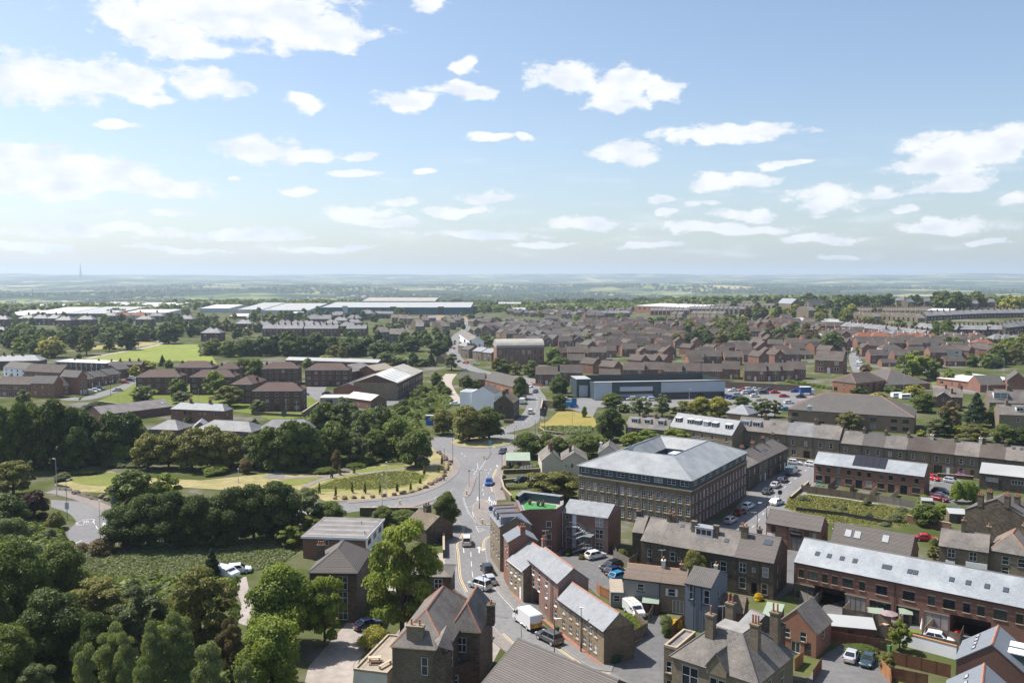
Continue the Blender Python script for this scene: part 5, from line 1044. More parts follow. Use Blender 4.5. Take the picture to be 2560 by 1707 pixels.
house('roadside_stone_house','sooty stone house with white painted windows and door behind the ash tree','house',**p,wm='stone_dark',rm='slate_old',rg_='ridge_grey',gt_='pipe_black',roof='hip',ops={'F':[(.53,e*.62,1.4,1.7,'w4'),(.77,e*.62,1.4,1.7,'w4'),(.53,e*.08,1.4,2.2,'w4'),(.75,.1,1.0,2.4,'dw'),(.2,.0,3.4,2.4,'tunnel')],'R':[(.5,e*.6,1,1.5,'w')]},**SD)
e=8.6;p=fit(x2,(665,927),(1480,990),e,back=1168,side='L',rise=3.8)
pf=house('hipped_stone_building','big dark stone building with red hip tiles and a stout twin pot chimney','building',**p,roof='hip',wm='stone_dark',rm='slate_old',rg_='ridge_clay',gt_='stone_trim_dark',ops={'F':[(.60,e*.58,.9,2.4,'w'),(.60,e*.12,.9,2.4,'w')],'R':[(.2,e*.58,.9,2.2,'w'),(.45,e*.55,.9,2.6,'w'),(.2,e*.1,.9,2.2,'w')]},fd_={'F':'stone_mid'},hip=.95,**SD)
Lp=(p['B']-p['A']).length;chm(pf,Lp*.40,1.0,e-.2,e+2.6,2.2,1.0,'stone_buff',2,'pot_clay','u',.8)
b=MB();b.prism([(Lp*.80,-1.1),(Lp*1.0,-1.1),(Lp*1.06,1.0),(Lp*.78,1.0)],-.3,e-.35,0);b.slab([(Lp*.74,.9,e+.9),(Lp*.90,-1.3,e+1.0),(Lp*.90,3.2,e+2.0)],.12,1);b.slab([(Lp*.90,-1.3,e+1.0),(Lp*1.12,.6,e-.3),(Lp*.90,3.2,e+2.0)],.12,1)
b.face([(Lp*.80,-1.1,e-.35),(Lp*1.0,-1.1,e-.35),(Lp*.9,-1.15,e+.9)],0);b.build('bay',['stone_dark','slate_old'],pf)
p=fit(x2,(1540,684),(1985,714),e-.2,D=9.5,rise=3.4)
wg=house('stone_wing','dark stone wing with red ridge tiles and corner chimney beside the road','building',**p,roof='hip',wm='stone_dark',rm='slate_old',rg_='ridge_clay',gt_='stone_trim_dark',ops={'F':[(.40,e*.62,1.2,2.1,'w4')]},chim=((1.2,.42,1.0,1.2,2.4,2),),hip=.7,**SD)
p=fit(x2,(1570,1270),(1990,1130),4.2,D=4.5,rise=.2)
ex=house('flat_extension','low stone extension with dark green flat roof and a glass lantern','extension',**p,roof='flat',pt_=.15,wm='stone_dark',rm='cladding_dark',ops={'F':[(.14,1.6,.8,1.5,'w')]})
b=MB();b.face([(.6,1.4,4.25),(2.4,1.4,4.25),(2.4,1.8,4.9),(.6,1.8,4.9)]);b.face([(2.4,2.2,4.25),(.6,2.2,4.25),(.6,1.8,4.9),(2.4,1.8,4.9)]);b.face([(.6,2.2,4.25),(.6,1.4,4.25),(.6,1.8,4.9)]);b.face([(2.4,1.4,4.25),(2.4,2.2,4.25),(2.4,1.8,4.9)]);b.build('glass_lantern','lead_flash',ex)
p=fit(x2,(1838,412),(1926,290),5.0,D=7.0,rise=2.0)
house('roadside_cottage','small stone cottage with tree shadowed slates and two red chimney pots at the kerb','house',**p,wm='stone_dark',rm='slate_old',rg_='ridge_clay',chim=((.1,.95,.8,1.2,2.2,2),))
p=fit(z1,(865,1562),(1560,1900),5.2,D=13,rg_=1600,rise=3.8)
house('ribbed_roof_hall','brick hall with long brown ribbed tile roof rising beside the bus sign bend','building',**p,wm='brick_red',rm='tile_ribbed',vg=.2,rg_='ridge_grey')
p=fit(x2,(85,1300),(590,1362),3.6,back=600,side='L',rise=.3)
dk=house('garage_terrace','pale rendered garage block with a roof terrace beside the hipped stone building','garage',**p,roof='flat',pt_=.3,wm='render_pale',rm='roof_felt_tan',rg_='stone_trim')
p=fit(z1,(322,432),(468,486),3.4,D=7,rise=2.2)
house('stone_lodge','small old lodge with stone slate roof and square twin pot chimney by the kerb','house',**p,wm='stone_dark',rm='stone_slate',chim=((.35,.55,1.3,1.3,1.6,2),),pot='pipe_black')
# supermarket and the buildings round its car park
P0=z7(455,502);e=hgt(P0,zp(z7)(352));P1=z7(1540,480)
sm=house('supermarket','long low supermarket clad in dark grey and silver panels','supermarket',P0,P1,30,e,roof='mono',rise=-3.3,ov=.3,wm='cladding_dark',rm='roof_pale',fine=True,ops={'F':[(.31,e*.30,19,e*.16,'k3'),(.66,e*.05,22,e*.28,'kp'),(.05,.1,3,2.6,'kg'),(.89,e*.1,13,e*.2,'kp')]})
Ls=(P1-P0).length
for(a_,b_,z0_,z1_) in((.0,.13,0,1.0),(.19,.44,.46,.72),(.19,.44,0,.29),(.505,1.0,.36,.94)):MB().box((a_*Ls,-.16,e*z0_+.1),(b_*Ls,-.004,e*z1_)).build('cladding_panel','cladding_silver',sm)
q0=z7(305,478);q1=z7(420,476)
house('loading_bay','dark clad loading bay with a ramp at the end of the supermarket','building',q0,q1,14,e*1.02,roof='flat',pt_=-1,wm='cladding_dark',rm='roof_pale',ops={'F':[(.5,.2,4.2,e*.66,'ds')]})
p=fit(z7,(1555,602),(1738,622),5.4,back=1818,rise=3.0)
house('pyramid_roofed_house','buff house with pale pyramid slate roof beside the car park','house',**p,roof='hip',hip=1.0,wm='brick_buff',rm='slate_light',ops={'F':[(.72,3.2,1.6,1.1,'w2')]},gt_='frame_white')
e=H(z8,1285,782,645);p=fit(z8,(235,576),(1285,645),e,D=22,rise=6.0)
ch_=house('care_home','wide brown brick care home under a vast hipped brown tile roof','building',**p,roof='hip',wm='brick_buff',rm='tile_grey',rg_='ridge_clay',gt_='pipe_black',sill='stone_trim',lint='stone_trim',ops={'F':[(x_,z_,2.2,1.6,'k2') for x_ in(.06,.28,.42,.60,.69,.85,.94) for z_ in(e*.58,e*.12)],'R':[(x_,z_,1.8,1.5,'k2') for x_ in(.3,.7) for z_ in(e*.58,e*.12)]},hip=1.1)
Lc,Dc=(p['B']-p['A']).length,p['D']
house('care_home_cupola','small grey vent turret on the care home roof','vent',z8(395,560,9),z8(425,562,9),2,1.4,roof='hip',rise=.6,wm='cladding_silver',rm='lead',z0=8.0)
e=H(z8,725,442,356);p=fit(z8,(605,340),(800,362),e,back=1050,rise=4.2)
hc=house('hipped_health_centre','orange brick two storey centre with brown hipped roof and tall blue glazed entrance','building',**p,roof='hip',wm='brick_orange',rm='tile_brown',rg_='ridge_clay',hip=.8,ops={'F':[(.15,.3,2,2,'k2'),(.5,3,1.2,1.2,'w2')],'R':[(.2,e*.55,1.4,1.3,'k2'),(.4,e*.55,1.4,1.3,'k2'),(.6,.1,2.2,e*.9,'k2'),(.8,e*.55,1.4,1.3,'k2')]})
p=fit(z8,(1045,376),(1418,360),3.0,D=30,rise=7.0)
house('broad_roofed_hall','single storey hall almost all broad grey pyramid roof, next to the orange brick centre','building',**p,roof='hip',hip=.9,wm='brick_red',rm='tile_grey',rg_='ridge_clay')
p=fit(y8,(930,290),(1640,375),4.2,D=26,rise=1.2)
house('brick_works','low orange brick works with white metal roof and red eaves trim','factory',**p,roof='mono',wm='brick_orange',rm='roof_white',gt_='sign_red',ops={'F':[(.12,1.2,2,1.6,'w2'),(.36,.6,1.4,2.4,'w1'),(.54,.1,1.6,2.8,'db'),(.8,1.4,1.8,1.4,'w2')]})
p=fit(y8,(1640,400),(2045,398),4.0,D=11,rg_=245)
house('grey_roofed_hall','brick hall with plain grey tile roof in front of the works','building',**p,wm='brick_red',rm='tile_grey')
p=fit(y8,(2080,330),(2420,345),7.0,D=16,rise=4.0,kn_='gv')
house('brick_gabled_hall','tall red brick hall with a wide gable next to the grey roofed hall','building',**p,roof='gv',wm='brick_red',rm='tile_grey',ops={'F':[(.2,4,1,1.6,'w')]})
e=5.0;p=fit(y8,(870,580),(1350,605),e,D=8,rg_=470)
bg_=house('victorian_brick_house','dark red brick house with slate roof, white bargeboard gable and three chimneys','house',**p,wm='brick_dark',rm='slate_old',rg_='ridge_clay',sill='stone_trim',chim=((.43,.5,.8,.8,1.4,2),(.64,.2,.8,.8,2.0,2),(.97,.5,.8,.8,1.4,2)),ops={'F':[(.78,2.6,1.0,1.5,'w'),(.78,.6,1.2,1.6,'w')]})
Lg=(p['B']-p['A']).length;b=MB();b.prism([(Lg*.12,-1.6),(Lg*.6,-1.6),(Lg*.6,.5),(Lg*.12,.5)],-.3,e,0);b.face([(Lg*.12,-1.6,e),(Lg*.6,-1.6,e),(Lg*.36,-1.6,e+2.0)],0)
b.slab([(Lg*.09,-1.8,e-.2),(Lg*.36,-1.8,e+2.1),(Lg*.36,3.6,e+2.1),(Lg*.09,3.6,e-.2)],.14,1);b.slab([(Lg*.63,-1.8,e-.2),(Lg*.63,3.6,e-.2),(Lg*.36,3.6,e+2.1),(Lg*.36,-1.8,e+2.1)],.14,1)
b.slab([(Lg*.09,-1.82,e-.25),(Lg*.36,-1.82,e+2.15),(Lg*.36,-1.65,e+2.15),(Lg*.09,-1.65,e-.25)],.1,2);b.slab([(Lg*.63,-1.82,e-.25),(Lg*.36,-1.82,e+2.15),(Lg*.36,-1.65,e+2.15),(Lg*.63,-1.65,e-.25)],.1,2)
gb=b.build('front_gable',['brick_dark','slate_old','frame_white'],bg_);ob('window',swin('w2',1.6,1.3),gb,(Lg*.36,-1.64,3.0))
p=fit(y8,(1790,680),(2480,705),6.5,D=10,rg_=490)
house('terrace_with_white_dormer','stone terrace with grey slates and one big white boxed dormer','house',**p,wm='stone_mid',rm='slate_old',rg_='ridge_grey',chim=((.04,.5,.9,1.1,1.6,2),(.5,.5,.9,1.1,1.6,2)),dorm=((.28,5.2,2.6,.25,'w4','frame_white','slate_old'),),ops={'F':[(.2,3.5,1,1.5,'w'),(.7,3.5,1,1.5,'w')]})
p=fit(y8,(1950,880),(2520,900),6.2,D=9,rg_=735)
house('terrace_with_pale_dormer','stone terrace half hidden by garden trees, with a pale glazed dormer','house',**p,wm='stone_buff',rm='slate_old',rg_='ridge_grey',chim=((.3,.5,.9,1.1,1.5,2),),dorm=((.62,2.4,1.7,.3,'w2','frame_white','slate_old'),),ops={'F':[(.55,3.4,1.1,1.6,'w'),(.8,3.4,1.1,1.6,'w')]},sill='stone_trim')
# white building, stone corner house and brick court north of the roundabout
e=H(x8,420,1015,722);p=fit(x8,(602,728),(946,742),e,back=1037,rg_=636,kn_='gv')
house('white_building','tall white rendered building with blank gable and grey tiled roof by the roundabout','building',**p,roof='gv',wm='render_white',rm='tile_grey',rg_='ridge_grey',ops={'R':[(x_,z_,1.0,1.4,'w') for x_ in(.2,.5,.8) for z_ in(e*.62,e*.3)]},ov=.15)
p=fit(x8,(420,722),(600,728),e-.1,D=10,rise=.4)
house('white_side_block','flat roofed white rendered side block joined to the blank white gable','building',**p,roof='flat',pt_=.2,wm='render_white',rm='roof_pale')
e=H(x8,1228,1145,888);p=fit(x8,(930,880),(1228,888),e,back=1315,rg_=765,kn_='gv')
house('stone_corner_house','old dark stone house with stone slate roof at the corner of the north road','house',**p,roof='gv',wm='stone_dark',rm='stone_slate',chim=((.5,.1,1.3,.9,1.5,1),(.5,.5,1.3,.9,1.5,1)),ops={'F':[(.35,e*.62,1.1,1.3,'k')],'R':[(x_,z_,.9,1.5,'w') for x_ in(.15,.35,.55,.75) for z_ in(e*.6,e*.2)]},ov=.12)
p=fit(x8,(405,525),(790,530),4.2,D=9,rg_=435)
house('brick_court','long low orange brick court with grey roof beside the concrete lane','house',**p,wm='brick_orange',rm='tile_grey',ops={'L':[(.5,1.5,1,1.4,'w')],'F':sprd(5,2.2,1,1.2,'w')})
p=fit(x8,(800,535),(1215,640),4.2,D=9,rg_=500)
house('brick_court','brick court wing with grey roof turned towards the north road','house',**p,wm='brick_orange',rm='tile_grey',ops={'F':sprd(4,1.5,1.2,1.4,'w2')})
e=H(x8,1690,305,50);p=fit(x8,(975,57),(1690,50),e,D=20,rise=5);A,B,D=p['A'],p['B'],p['D'];L=(B-A).length
rm_=house('brick_mill','red brick mill with rounded grey roof and rows of arched white windows','mill',A,B,D,e,roof='none',rise=0,wm='brick_red',rm='asbestos',ops={'F':[(.07+.123*i,z_,1.9,2.6,'w4') for i in range(8) for z_ in(e*.62,e*.25)],'L':[(.5,e*.6,1.6,2.4,'w4')]})
for o in list(rm_.children):
 if o.name.startswith('roof'):bpy.data.objects.remove(o)
b=MB();N=10;arc=[(D*.5-D*.52*math.cos(math.pi*i/N),e+5.2*math.sin(math.pi*i/N)) for i in range(N+1)]
for i in range(N):b.face([(-.2,arc[i][0],arc[i][1]),(L+.2,arc[i][0],arc[i][1]),(L+.2,arc[i+1][0],arc[i+1][1]),(-.2,arc[i+1][0],arc[i+1][1])])
b.face([(L+.15,y_,z_) for y_,z_ in arc]);b.face([(-.15,y_,z_) for y_,z_ in arc][::-1]);b.build('roof','asbestos',rm_)
hp=[((655,1010),(690,1085),'buff stone house nearest the white end wall, first of the hill road pairs'),((690,1050),(760,1075),'sooty stone house second of the hill road pairs'),((820,1070),(905,1090),'stone house with four chimneys, third of the hill road pairs'),((930,1085),(1000,1120),'stone house beside the brick mill, last of the hill road pairs')]
for i,(a_,b_,lab_) in enumerate(hp):
 A=y3(a_[0],a_[1],6.2);u=Vector((.60,-.80,0)) if i<2 else Vector((.66,-.75,0));B=A+u*10
 house('hill_road_house',lab_,'house',A,B,11,6.2,rise=2.6,wm='stone_mid' if i%2 else 'stone_buff',rm='slate_light' if i!=1 else 'tile_grey',ops={'F':[(.3,3.6,1,1.5,'w'),(.7,3.6,1,1.5,'w'),(.3,.9,1.1,1.6,'w'),(.7,.1,1,2.1,'dd')],'R':[(.5,3.4,.9,1.4,'w')]},chim=((.1,.5,.9,1.1,1.5,3),(.9,.5,.9,1.1,1.5,3)),fine=False)
A=y3(670,880,6);B=y3(785,960,6)
house('whitewashed_house','old house with whitewashed end wall above the hill road','house',A,B,12,6,rise=2.8,wm='render_white',rm='slate_old',chim=((.1,.5,.9,1,1.3,2),(.9,.5,.9,1,1.3,2)),fine=False,ops={'F':sprd(4,3.4,1,1.4,'w')})
# brown flats
def flat(f,a,b,gy,rg_,lb_,back=None,D=10.0,nwin=5,z=None,entry=True,chim=((.1,.5,1.0,.8,1.8,2),(.9,.5,1.0,.8,1.8,2))):
 e=z or H(f,b[0],gy,b[1]);p=fit(f,a,b,e,D=D,rise=3.0);st=(e-.5)/3
 F=[((i+.5)/nwin,.9+st*j,1.9 if i in(0,nwin-1) else 1.5,1.35,'w3' if i in(0,nwin-1) else 'w2') for i in range(nwin) for j in range(3) if not(entry and j==0 and i==nwin//2)]
 if entry:F.append(((nwin//2+.5)/nwin,.1,2.2,2.4,'dd'))
 return house('block_of_flats',lb_,'flats',**p,roof='hip',hip=1.0,wm='brick_brown',rm='tile_red',ops={'F':F,'R':[(.5,.9+st*j,1.2,1.3,'w2') for j in range(3)]},chim=chim,rg_='ridge_grey',gt_='frame_white',fine=True,gp_='brown brick blocks of flats')
FE=H(y7,1760,935,650)
flat(y7,(1068,652),(1758,650),935,540,'three storey brown flats with recessed porch facing the lawn steps')
flat(y7,(775,558),(1062,562),745,410,'end-on brown flats block behind the rounded olive tree',nwin=3,entry=False,D=17,z=FE)
flat(y7,(192,457),(815,455),690,352,'brown flats block half hidden by two leafy trees',z=FE,nwin=5)
flat(y6,(1735,317),(2305,312),530,222,'brown flats block beside the row of road gardens',z=FE)
flat(y7,(-10,324),(505,325),500,232,'brown flats block backing on to the playing field',z=FE)
flat(y7,(575,343),(870,342),500,250,'brown flats block behind the tall twin trees',z=FE,nwin=3)
flat(y7,(1195,341),(1715,337),560,248,'brown flats block above the tarmac parking court',z=FE,nwin=6)
flat(y7,(1805,359),(2420,358),560,267,'brown flats block beside the old factory',z=FE,nwin=6)
p=fit(z5,(1255,652),(1650,668),5.2,back=1712,rise=2.4)
house('hipped_brick_semi','orange red brick semi with pale hipped slate roof below the flats lawn','house',**p,roof='hip',wm='brick_red',rm='slate_light',rg_='ridge_grey',ops={'F':[(x_,z_,1.1,1.3,'k2') for x_ in(.1,.27,.36,.55,.63) for z_ in(3.2,)]+[(.84,3.0,1.2,1.5,'w'),(.84,.7,1.2,1.5,'w'),(.6,.1,1,2,'dd'),(.3,.1,1,2,'dw')],'R':[(.3,3.0,.6,1.5,'w'),(.7,.8,.6,1.5,'w')]},chim=((.3,.5,.9,.8,1.3,2),(.66,.5,.9,.8,1.3,2)),gt_='pipe_black')
p=fit(y6,(1300,800),(2195,690),3.4,D=13,rise=2.6)
house('long_black_shed','long low shed with black sheeted roof below the road','shed',**p,wm='brick_dark',rm='roof_felt',sky=((.92,.4,.8,1.8),),skymat='lead_flash')
for(a_,b_,D_,lab_) in(((1100,800),(1310,808),10,'slate roofed bungalow with a small white dormer behind the willows'),((1440,800),(1850,822),10,'long slate roofed bungalow with twin hipped gables behind the willows'),((1890,800),(2300,800),10,'slate bungalow with pale hips tucked behind the belt of trees')):
 p=fit(z5,a_,b_,2.8,D=D_,rise=2.8);house('bungalow',lab_,'house',**p,roof='hip',wm='brick_red',rm='slate_grey',rg_='ridge_grey',ops={'F':sprd(4,1,1.4,1.2,'w2')})
p=fit(z5,(1410,795),(1530,790),2.8,D=9,rise=2.2,kn_='gv');house('gabled_porch_wing','pale slated gable wing between the bungalows','house',**p,roof='gv',wm='brick_red',rm='slate_light')
# brick terraces by the flats road
e=H(y6,690,585,392);p=fit(y6,(390,388),(690,392),e,back=805,rg_=302)
house('brick_end_block','red brick block with white tipped gable at the bottom of the flats road','house',**p,wm='brick_orange',rm='tile_grey',ops={'F':[(x_,z_,1.1,1.4,'w2') for x_ in(.2,.5,.8) for z_ in(e*.62,e*.25)],'R':[(.5,z_,1.4,1.4,'w2') for z_ in(e*.62,e*.25)]},gt_='frame_white',sill='stone_trim')
p=fit(y6,(-60,405),(385,412),e*.85,D=10,rg_=312);house('brick_terrace','long brick terrace with brown roof and wide first floor windows beside the end block','house',**p,wm='brick_red',rm='tile_brown',ops={'F':sprd(6,e*.5,2.2,1.3,'w3')+sprd(6,.6,2.0,1.5,'w2')})
e2=H(y6,1000,548,313);p=fit(y6,(770,300),(995,313),e2,back=1112,rg_=236)
house('brick_tower_house','three storey orange brick house with tall gable and blue door','house',**p,wm='brick_orange',rm='tile_grey',gt_='frame_white',sill='stone_trim',ops={'R':[(x_,z_,1.2,1.4,'w2') for x_ in(.3,.7) for z_ in(e2*.72,e2*.42)]+[(.3,.1,.9,2.1,'dw'),(.7,.1,2.2,2.2,'ds')]},fd_={'F':'brick_red'})
p=fit(y6,(800,430),(985,415),4.6,D=9,rg_=300);house('low_link_house','two storey brick house with steep grey roof linking the two gabled blocks','house',**p,wm='brick_red',rm='tile_grey',ops={'F':sprd(2,2.9,1.2,1.2,'w2')+sprd(2,.5,1.8,1.6,'k2')})
A=y6(1112,340,4.9);B=y6(1540,262,4.9);u=B-A
for i in range(5):
 house('stepped_terrace_house',['stepped brick terrace house next to the tall gable','stepped brick terrace house second up the flats road','stepped brick terrace house in the middle of its row','stepped brick terrace house with green bins, fourth up the flats road','stepped brick terrace house at the top of the flats road'][i],'house',A+u*(i/5+.001),A+u*((i+1)/5),9,4.9+.35*(i%2),rise=2.5,wm='brick_red',rm='tile_grey',fine=True,ops={'F':[(.3,3.0,1.3,1.2,'w2'),(.7,3.0,1.3,1.2,'w2'),(.35,.6,1.8,1.4,'w2'),(.75,.1,.95,2,'dw')]},gt_='frame_white')
p=fit(y6,(305,240),(770,262),5.2,D=10,rg_=165);house('long_brick_terrace','long brick terrace with wide white windows behind the tall gable','house',**p,wm='brick_red',rm='tile_brown',ops={'F':sprd(7,3.0,2.0,1.2,'w3')})
p=fit(y6,(42,192),(330,215),5.2,D=9,rg_=140);house('white_terrace','short terrace with white painted upper floor','house',**p,wm='render_white',rm='tile_grey',ops={'F':sprd(4,3.1,1.4,1.2,'w2')+sprd(4,.6,1.6,1.5,'w2')})
p=fit(y6,(705,120),(1352,143),5.6,D=11,rise=.6);mz=house('panelled_maisonettes','flat roofed maisonettes with pale blue and red panels and white roof','house',**p,roof='mono',wm='brick_dark',rm='roof_white',ops={'F':sprd(9,3.2,2.2,1.3,'w3')+sprd(9,.5,2.0,2.0,'k2')},chim=((.2,.7,.8,.8,1.2,1),(.68,.7,.8,.8,1.2,1),(.93,.7,.8,.8,1.2,1)))
Lz=(p['B']-p['A']).length
for i in range(10):MB().box(((i+.02)/10*Lz+(i>0)*.3,-.1,.2),((i+.02)/10*Lz+.9,-.004,5.3)).build('blue_panel','cladding_silver' if i%3 else 'cladding_sky',mz)
p=fit(y6,(1380,165),(1810,160),5.2,D=9,rg_=112);house('dark_terrace','dark tiled terrace with three chimneys in front of the playing field','house',**p,wm='brick_brown',rm='tile_brown',chim=((.3,.5,.9,.9,1.4,2),(.58,.5,.9,.9,1.4,2),(.85,.5,.9,.9,1.4,2)))
p=fit(y6,(1330,215),(1500,225),5.0,D=9,rise=2.6,kn_='gv');house('stone_gable_semi','grey stone semi with twin gables at the top of the flats road','house',**p,roof='gv',wm='stone_mid',rm='tile_grey',ops={'F':sprd(2,3.0,1,1.3,'w2')})
p=fit(y6,(-120,118),(515,108),5.6,D=12,rise=3.2);house('hipped_slate_terrace','old terrace with pale hipped slate roof and dark chimneys below the park trees','house',**p,roof='hip',wm='stone_dark',rm='slate_light',rg_='ridge_grey',chim=((.2,.5,1,.9,1.6,2),(.36,.5,1,.9,1.6,2),(.56,.5,1,.9,1.6,2)),ops={'F':sprd(5,3,1,1.4,'w')})
# old factory
e=H(z6,862,590,462);A=z6(863,462,e);B=z6(1050,372,e);u=(B-A);L=u.length
fa=house('old_factory','old brick factory with long wall of windows and white sheeted roof','factory',A,B,21,e,rise=3.6,wm='brick_brown',rm='asbestos',fine=False,ops={'F':[((i+.5)/16,z_,1.3,1.8,'w2') for i in range(16) for z_ in(e*.55,e*.14)]},fd_={'L':'stone_buff'})
sl=math.atan2(3.6,10.5);b=MB();b.slab([(.3,.2,e+.18),(L*.55,.2,e+.18),(L*.55,10.3,e+3.66),(.3,10.3,e+3.66)],.06);b.build('white_sheeting','roof_white',fa)
for i in range(5):X=L*(.08+.1*i);MB().slab([(X,2,e+.85),(X+.9,2,e+.85),(X+.9,8,e+2.92),(X,8,e+2.92)],.03).build('roof_light','glass_sky',fa)
A2=z6(605,465,e*.95);B2=A2+u*.8;house('factory_shed','factory shed with striped corrugated roof beside the long window wall','factory',A2-Vector((0,0,0)),B2,14,e*.62,rise=2.6,wm='brick_red',rm='tile_ribbed',fine=False,fd_={'L':'brick_orange'})
p=fit(z6,(602,462),(782,464),e*.9,D=9,rise=.5);house('factory_annexe','stained concrete annexe with blank walls at the end of the factory','factory',**p,roof='flat',pt_=.2,wm='render_cream',rm='roof_pale',fine=False)
p=fit(z6,(485,565),(668,590),4.2,D=9,rise=2.0,kn_='gv');house('factory_office','small brick factory office with pale sheeted roof','building',**p,roof='gable',wm='brick_red',rm='roof_white',ops={'F':sprd(3,1.2,1,1.5,'w'),'R':sprd(4,1.2,1,1.5,'w')})
p=fit(z6,(295,572),(560,572),3.4,D=10,rise=.4);house('concrete_garages','flat roofed concrete garages beside the flats parking','garage',**p,roof='flat',pt_=-1,wm='concrete',rm='roof_white',ops={'F':[(.25,.1,3.0,2.4,'dd')]})
p=fit(z6,(490,375),(600,395),5.0,D=22,rise=3.0);house('grey_roofed_mill_shed','mill shed with weathered grey sheeted roof behind the factory','factory',z6(500,385,5),z6(690,350,5),16,5,rise=3,wm='brick_dark',rm='roof_felt',fine=False)
p=fit(z6,(690,365),(770,385),5.2,D=12,rise=2.6);house('tan_roofed_shed','factory shed with tan sheeted roof between the grey and white roofs','factory',z6(700,372,5.2),z6(835,350,5.2),12,5.2,rise=2.6,wm='brick_red',rm='roof_felt_tan',fine=False)
p=fit(z6,(40,292),(720,312),4.0,D=9,rise=1.6);house('long_low_shed','very long low shed with pale grey roof behind the flats','shed',**p,wm='brick_dark',rm='roof_pale',fine=False)
p=fit(x8,(60,210),(190,215),3.6,D=8,rise=2.4,kn_='gv');house('lane_bungalow','brown tiled bungalow beside the hill road tree','house',**p,roof='gv',wm='brick_buff',rm='tile_brown',fine=False)
# the estate and the far streets: one house of each kind, then copies
rnd=random.Random(7)
def prt(name,wm,rm,L,D,e,rise,roof='gable',ops=None,chim=(),**kw):
 p=house(name,'x','house',Vector((-L/2,-D/2,0)),Vector((L/2,-D/2,0)),D,e,roof=roof,rise=rise,wm=wm,rm=rm,ops=ops or{'F':[(.25,.9,1.6,1.3,'w2'),(.75,.9,1.6,1.3,'w2'),(.25,3.2,1.4,1.2,'w2'),(.75,3.2,1.4,1.2,'w2')]},chim=chim,fine=False,z0=0,low=-1.5,**kw)
 return p
PR={}
W4={'F':[(.22,.9,1.6,1.3,'w2'),(.5,.05,1.0,2.0,'dw'),(.78,.9,1.6,1.3,'w2'),(.22,3.1,1.4,1.2,'w2'),(.78,3.1,1.4,1.2,'w2')],'R':[(.5,3.1,.8,1.1,'w1')]}
W2={'F':[(.3,.9,1.8,1.3,'w2'),(.75,.05,.95,2.0,'dw'),(.5,3.1,1.6,1.2,'w2')],'L':[(.5,3.1,.8,1.1,'w1')]}
WT={'F':[(.25,3.1,.9,1.4,'w'),(.7,3.1,.9,1.4,'w'),(.28,.8,1.1,1.5,'w'),(.75,.05,.9,2.1,'dd')]}
PR['semi']=prt('estate_house','brick_red','tile_brown',9.5,7.6,5.0,2.7,ops=W4,gt_='frame_white')
PR['orange']=prt('estate_house','brick_orange','tile_brown',8.0,7.6,5.0,2.9,ops=W4,gt_='frame_white')
PR['gable']=prt('gabled_estate_house','brick_red','tile_brown',6.8,9.5,5.0,2.6,roof='gv',ops=W2)
PR['grey']=prt('grey_estate_house','brick_buff','tile_grey',7.0,9.5,5.0,2.6,roof='gv',ops=W2)
PR['greyrow']=prt('grey_estate_house','brick_buff','tile_grey',10.5,7.8,5.0,2.5,ops=W4)
PR['bung']=prt('bungalow','brick_red','tile_brown',11,8,2.7,2.4,ops={'F':[(.2,.9,1.6,1.2,'w2'),(.5,.05,1,2,'dw'),(.8,.9,1.6,1.2,'w2')]})
PR['hip']=prt('hipped_semi','brick_brown','slate_grey',12,8.5,5.2,2.9,roof='hip',ops=W4,chim=((.5,.5,1.0,.9,1.4,4),),rg_='ridge_grey')
PR['hipclay']=prt('hipped_semi','render_pale','tile_clay',13,9,5.2,2.8,roof='hip',ops=W4,chim=((.5,.5,1.0,.9,1.2,2),))
PR['hipbrown']=prt('hipped_semi','render_pale','tile_brown',13,9,5.2,2.8,roof='hip',ops=W4,chim=((.5,.5,1.0,.9,1.2,2),))
PR['terr']=prt('stone_terrace_house','stone_mid','slate_old',5.6,9.5,5.6,2.6,ops=WT,chim=((.97,.5,.7,1.1,1.3,4),))
PR['terrpale']=prt('slate_terrace_house','brick_dark','slate_grey',5.8,9.5,5.4,2.6,ops=WT,chim=((.97,.5,.7,1.1,1.2,4),))
PR['terrdark']=prt('black_terrace_house','stone_dark','slate_grey',6.0,9.5,6.0,2.6,ops=WT,chim=((.97,.5,.7,1.1,1.3,4),))
PR['villa']=prt('stone_villa','stone_mid','slate_grey',10,10,6.4,3.4,ops={'F':[(.2,3.6,1.2,1.7,'w'),(.5,3.6,1.0,1.7,'w'),(.8,3.6,1.2,1.7,'w'),(.2,.9,1.4,1.8,'w'),(.8,.9,1.4,1.8,'w'),(.5,.1,1,2.2,'dd')]},chim=((.03,.5,.9,1.2,1.6,4),(.97,.5,.9,1.2,1.6,4)))
used=set();OCC=[]
def put(kn_,p,rz,lb_,gp_,s=1.0,clear=None,dz=0.0):
 p=Vector((p[0],p[1],T(p[0],p[1])+dz))
 if clear is not None and any((p-q).length<clear for q in OCC):return None
 OCC.append(p);src=PR[kn_]
 if kn_ in used:o=ctree(src)
 else:o=src;used.add(kn_)
 bb=PROTO_C[kn_];c,s_=math.cos(rz),math.sin(rz)
 o.location=(p.x-(c*bb[0]-s_*bb[1])*s,p.y-(s_*bb[0]+c*bb[1])*s,p.z);o.rotation_euler=(0,0,rz);o.scale=(s,s,s)
 tag(o,lb_,'house',gp_);return o
PROTO_C={k_:(-v_.location.x,-v_.location.y) for k_,v_ in PR.items()}
def line(f,a,b,n,kn_,rz,lb_,gp_,s=1.0,step=None,dz=0.0):
 A=f(*a);B=f(*b)
 if rz is None:rz=math.atan2(B.y-A.y,B.x-A.x)
 for i in range(n):put(kn_ if isinstance(kn_,str) else rnd.choice(kn_),A.lerp(B,(i+.5)/n),rz+(rnd.uniform(-.04,.04) if step is None else 0),lb_,gp_,s,None,dz)
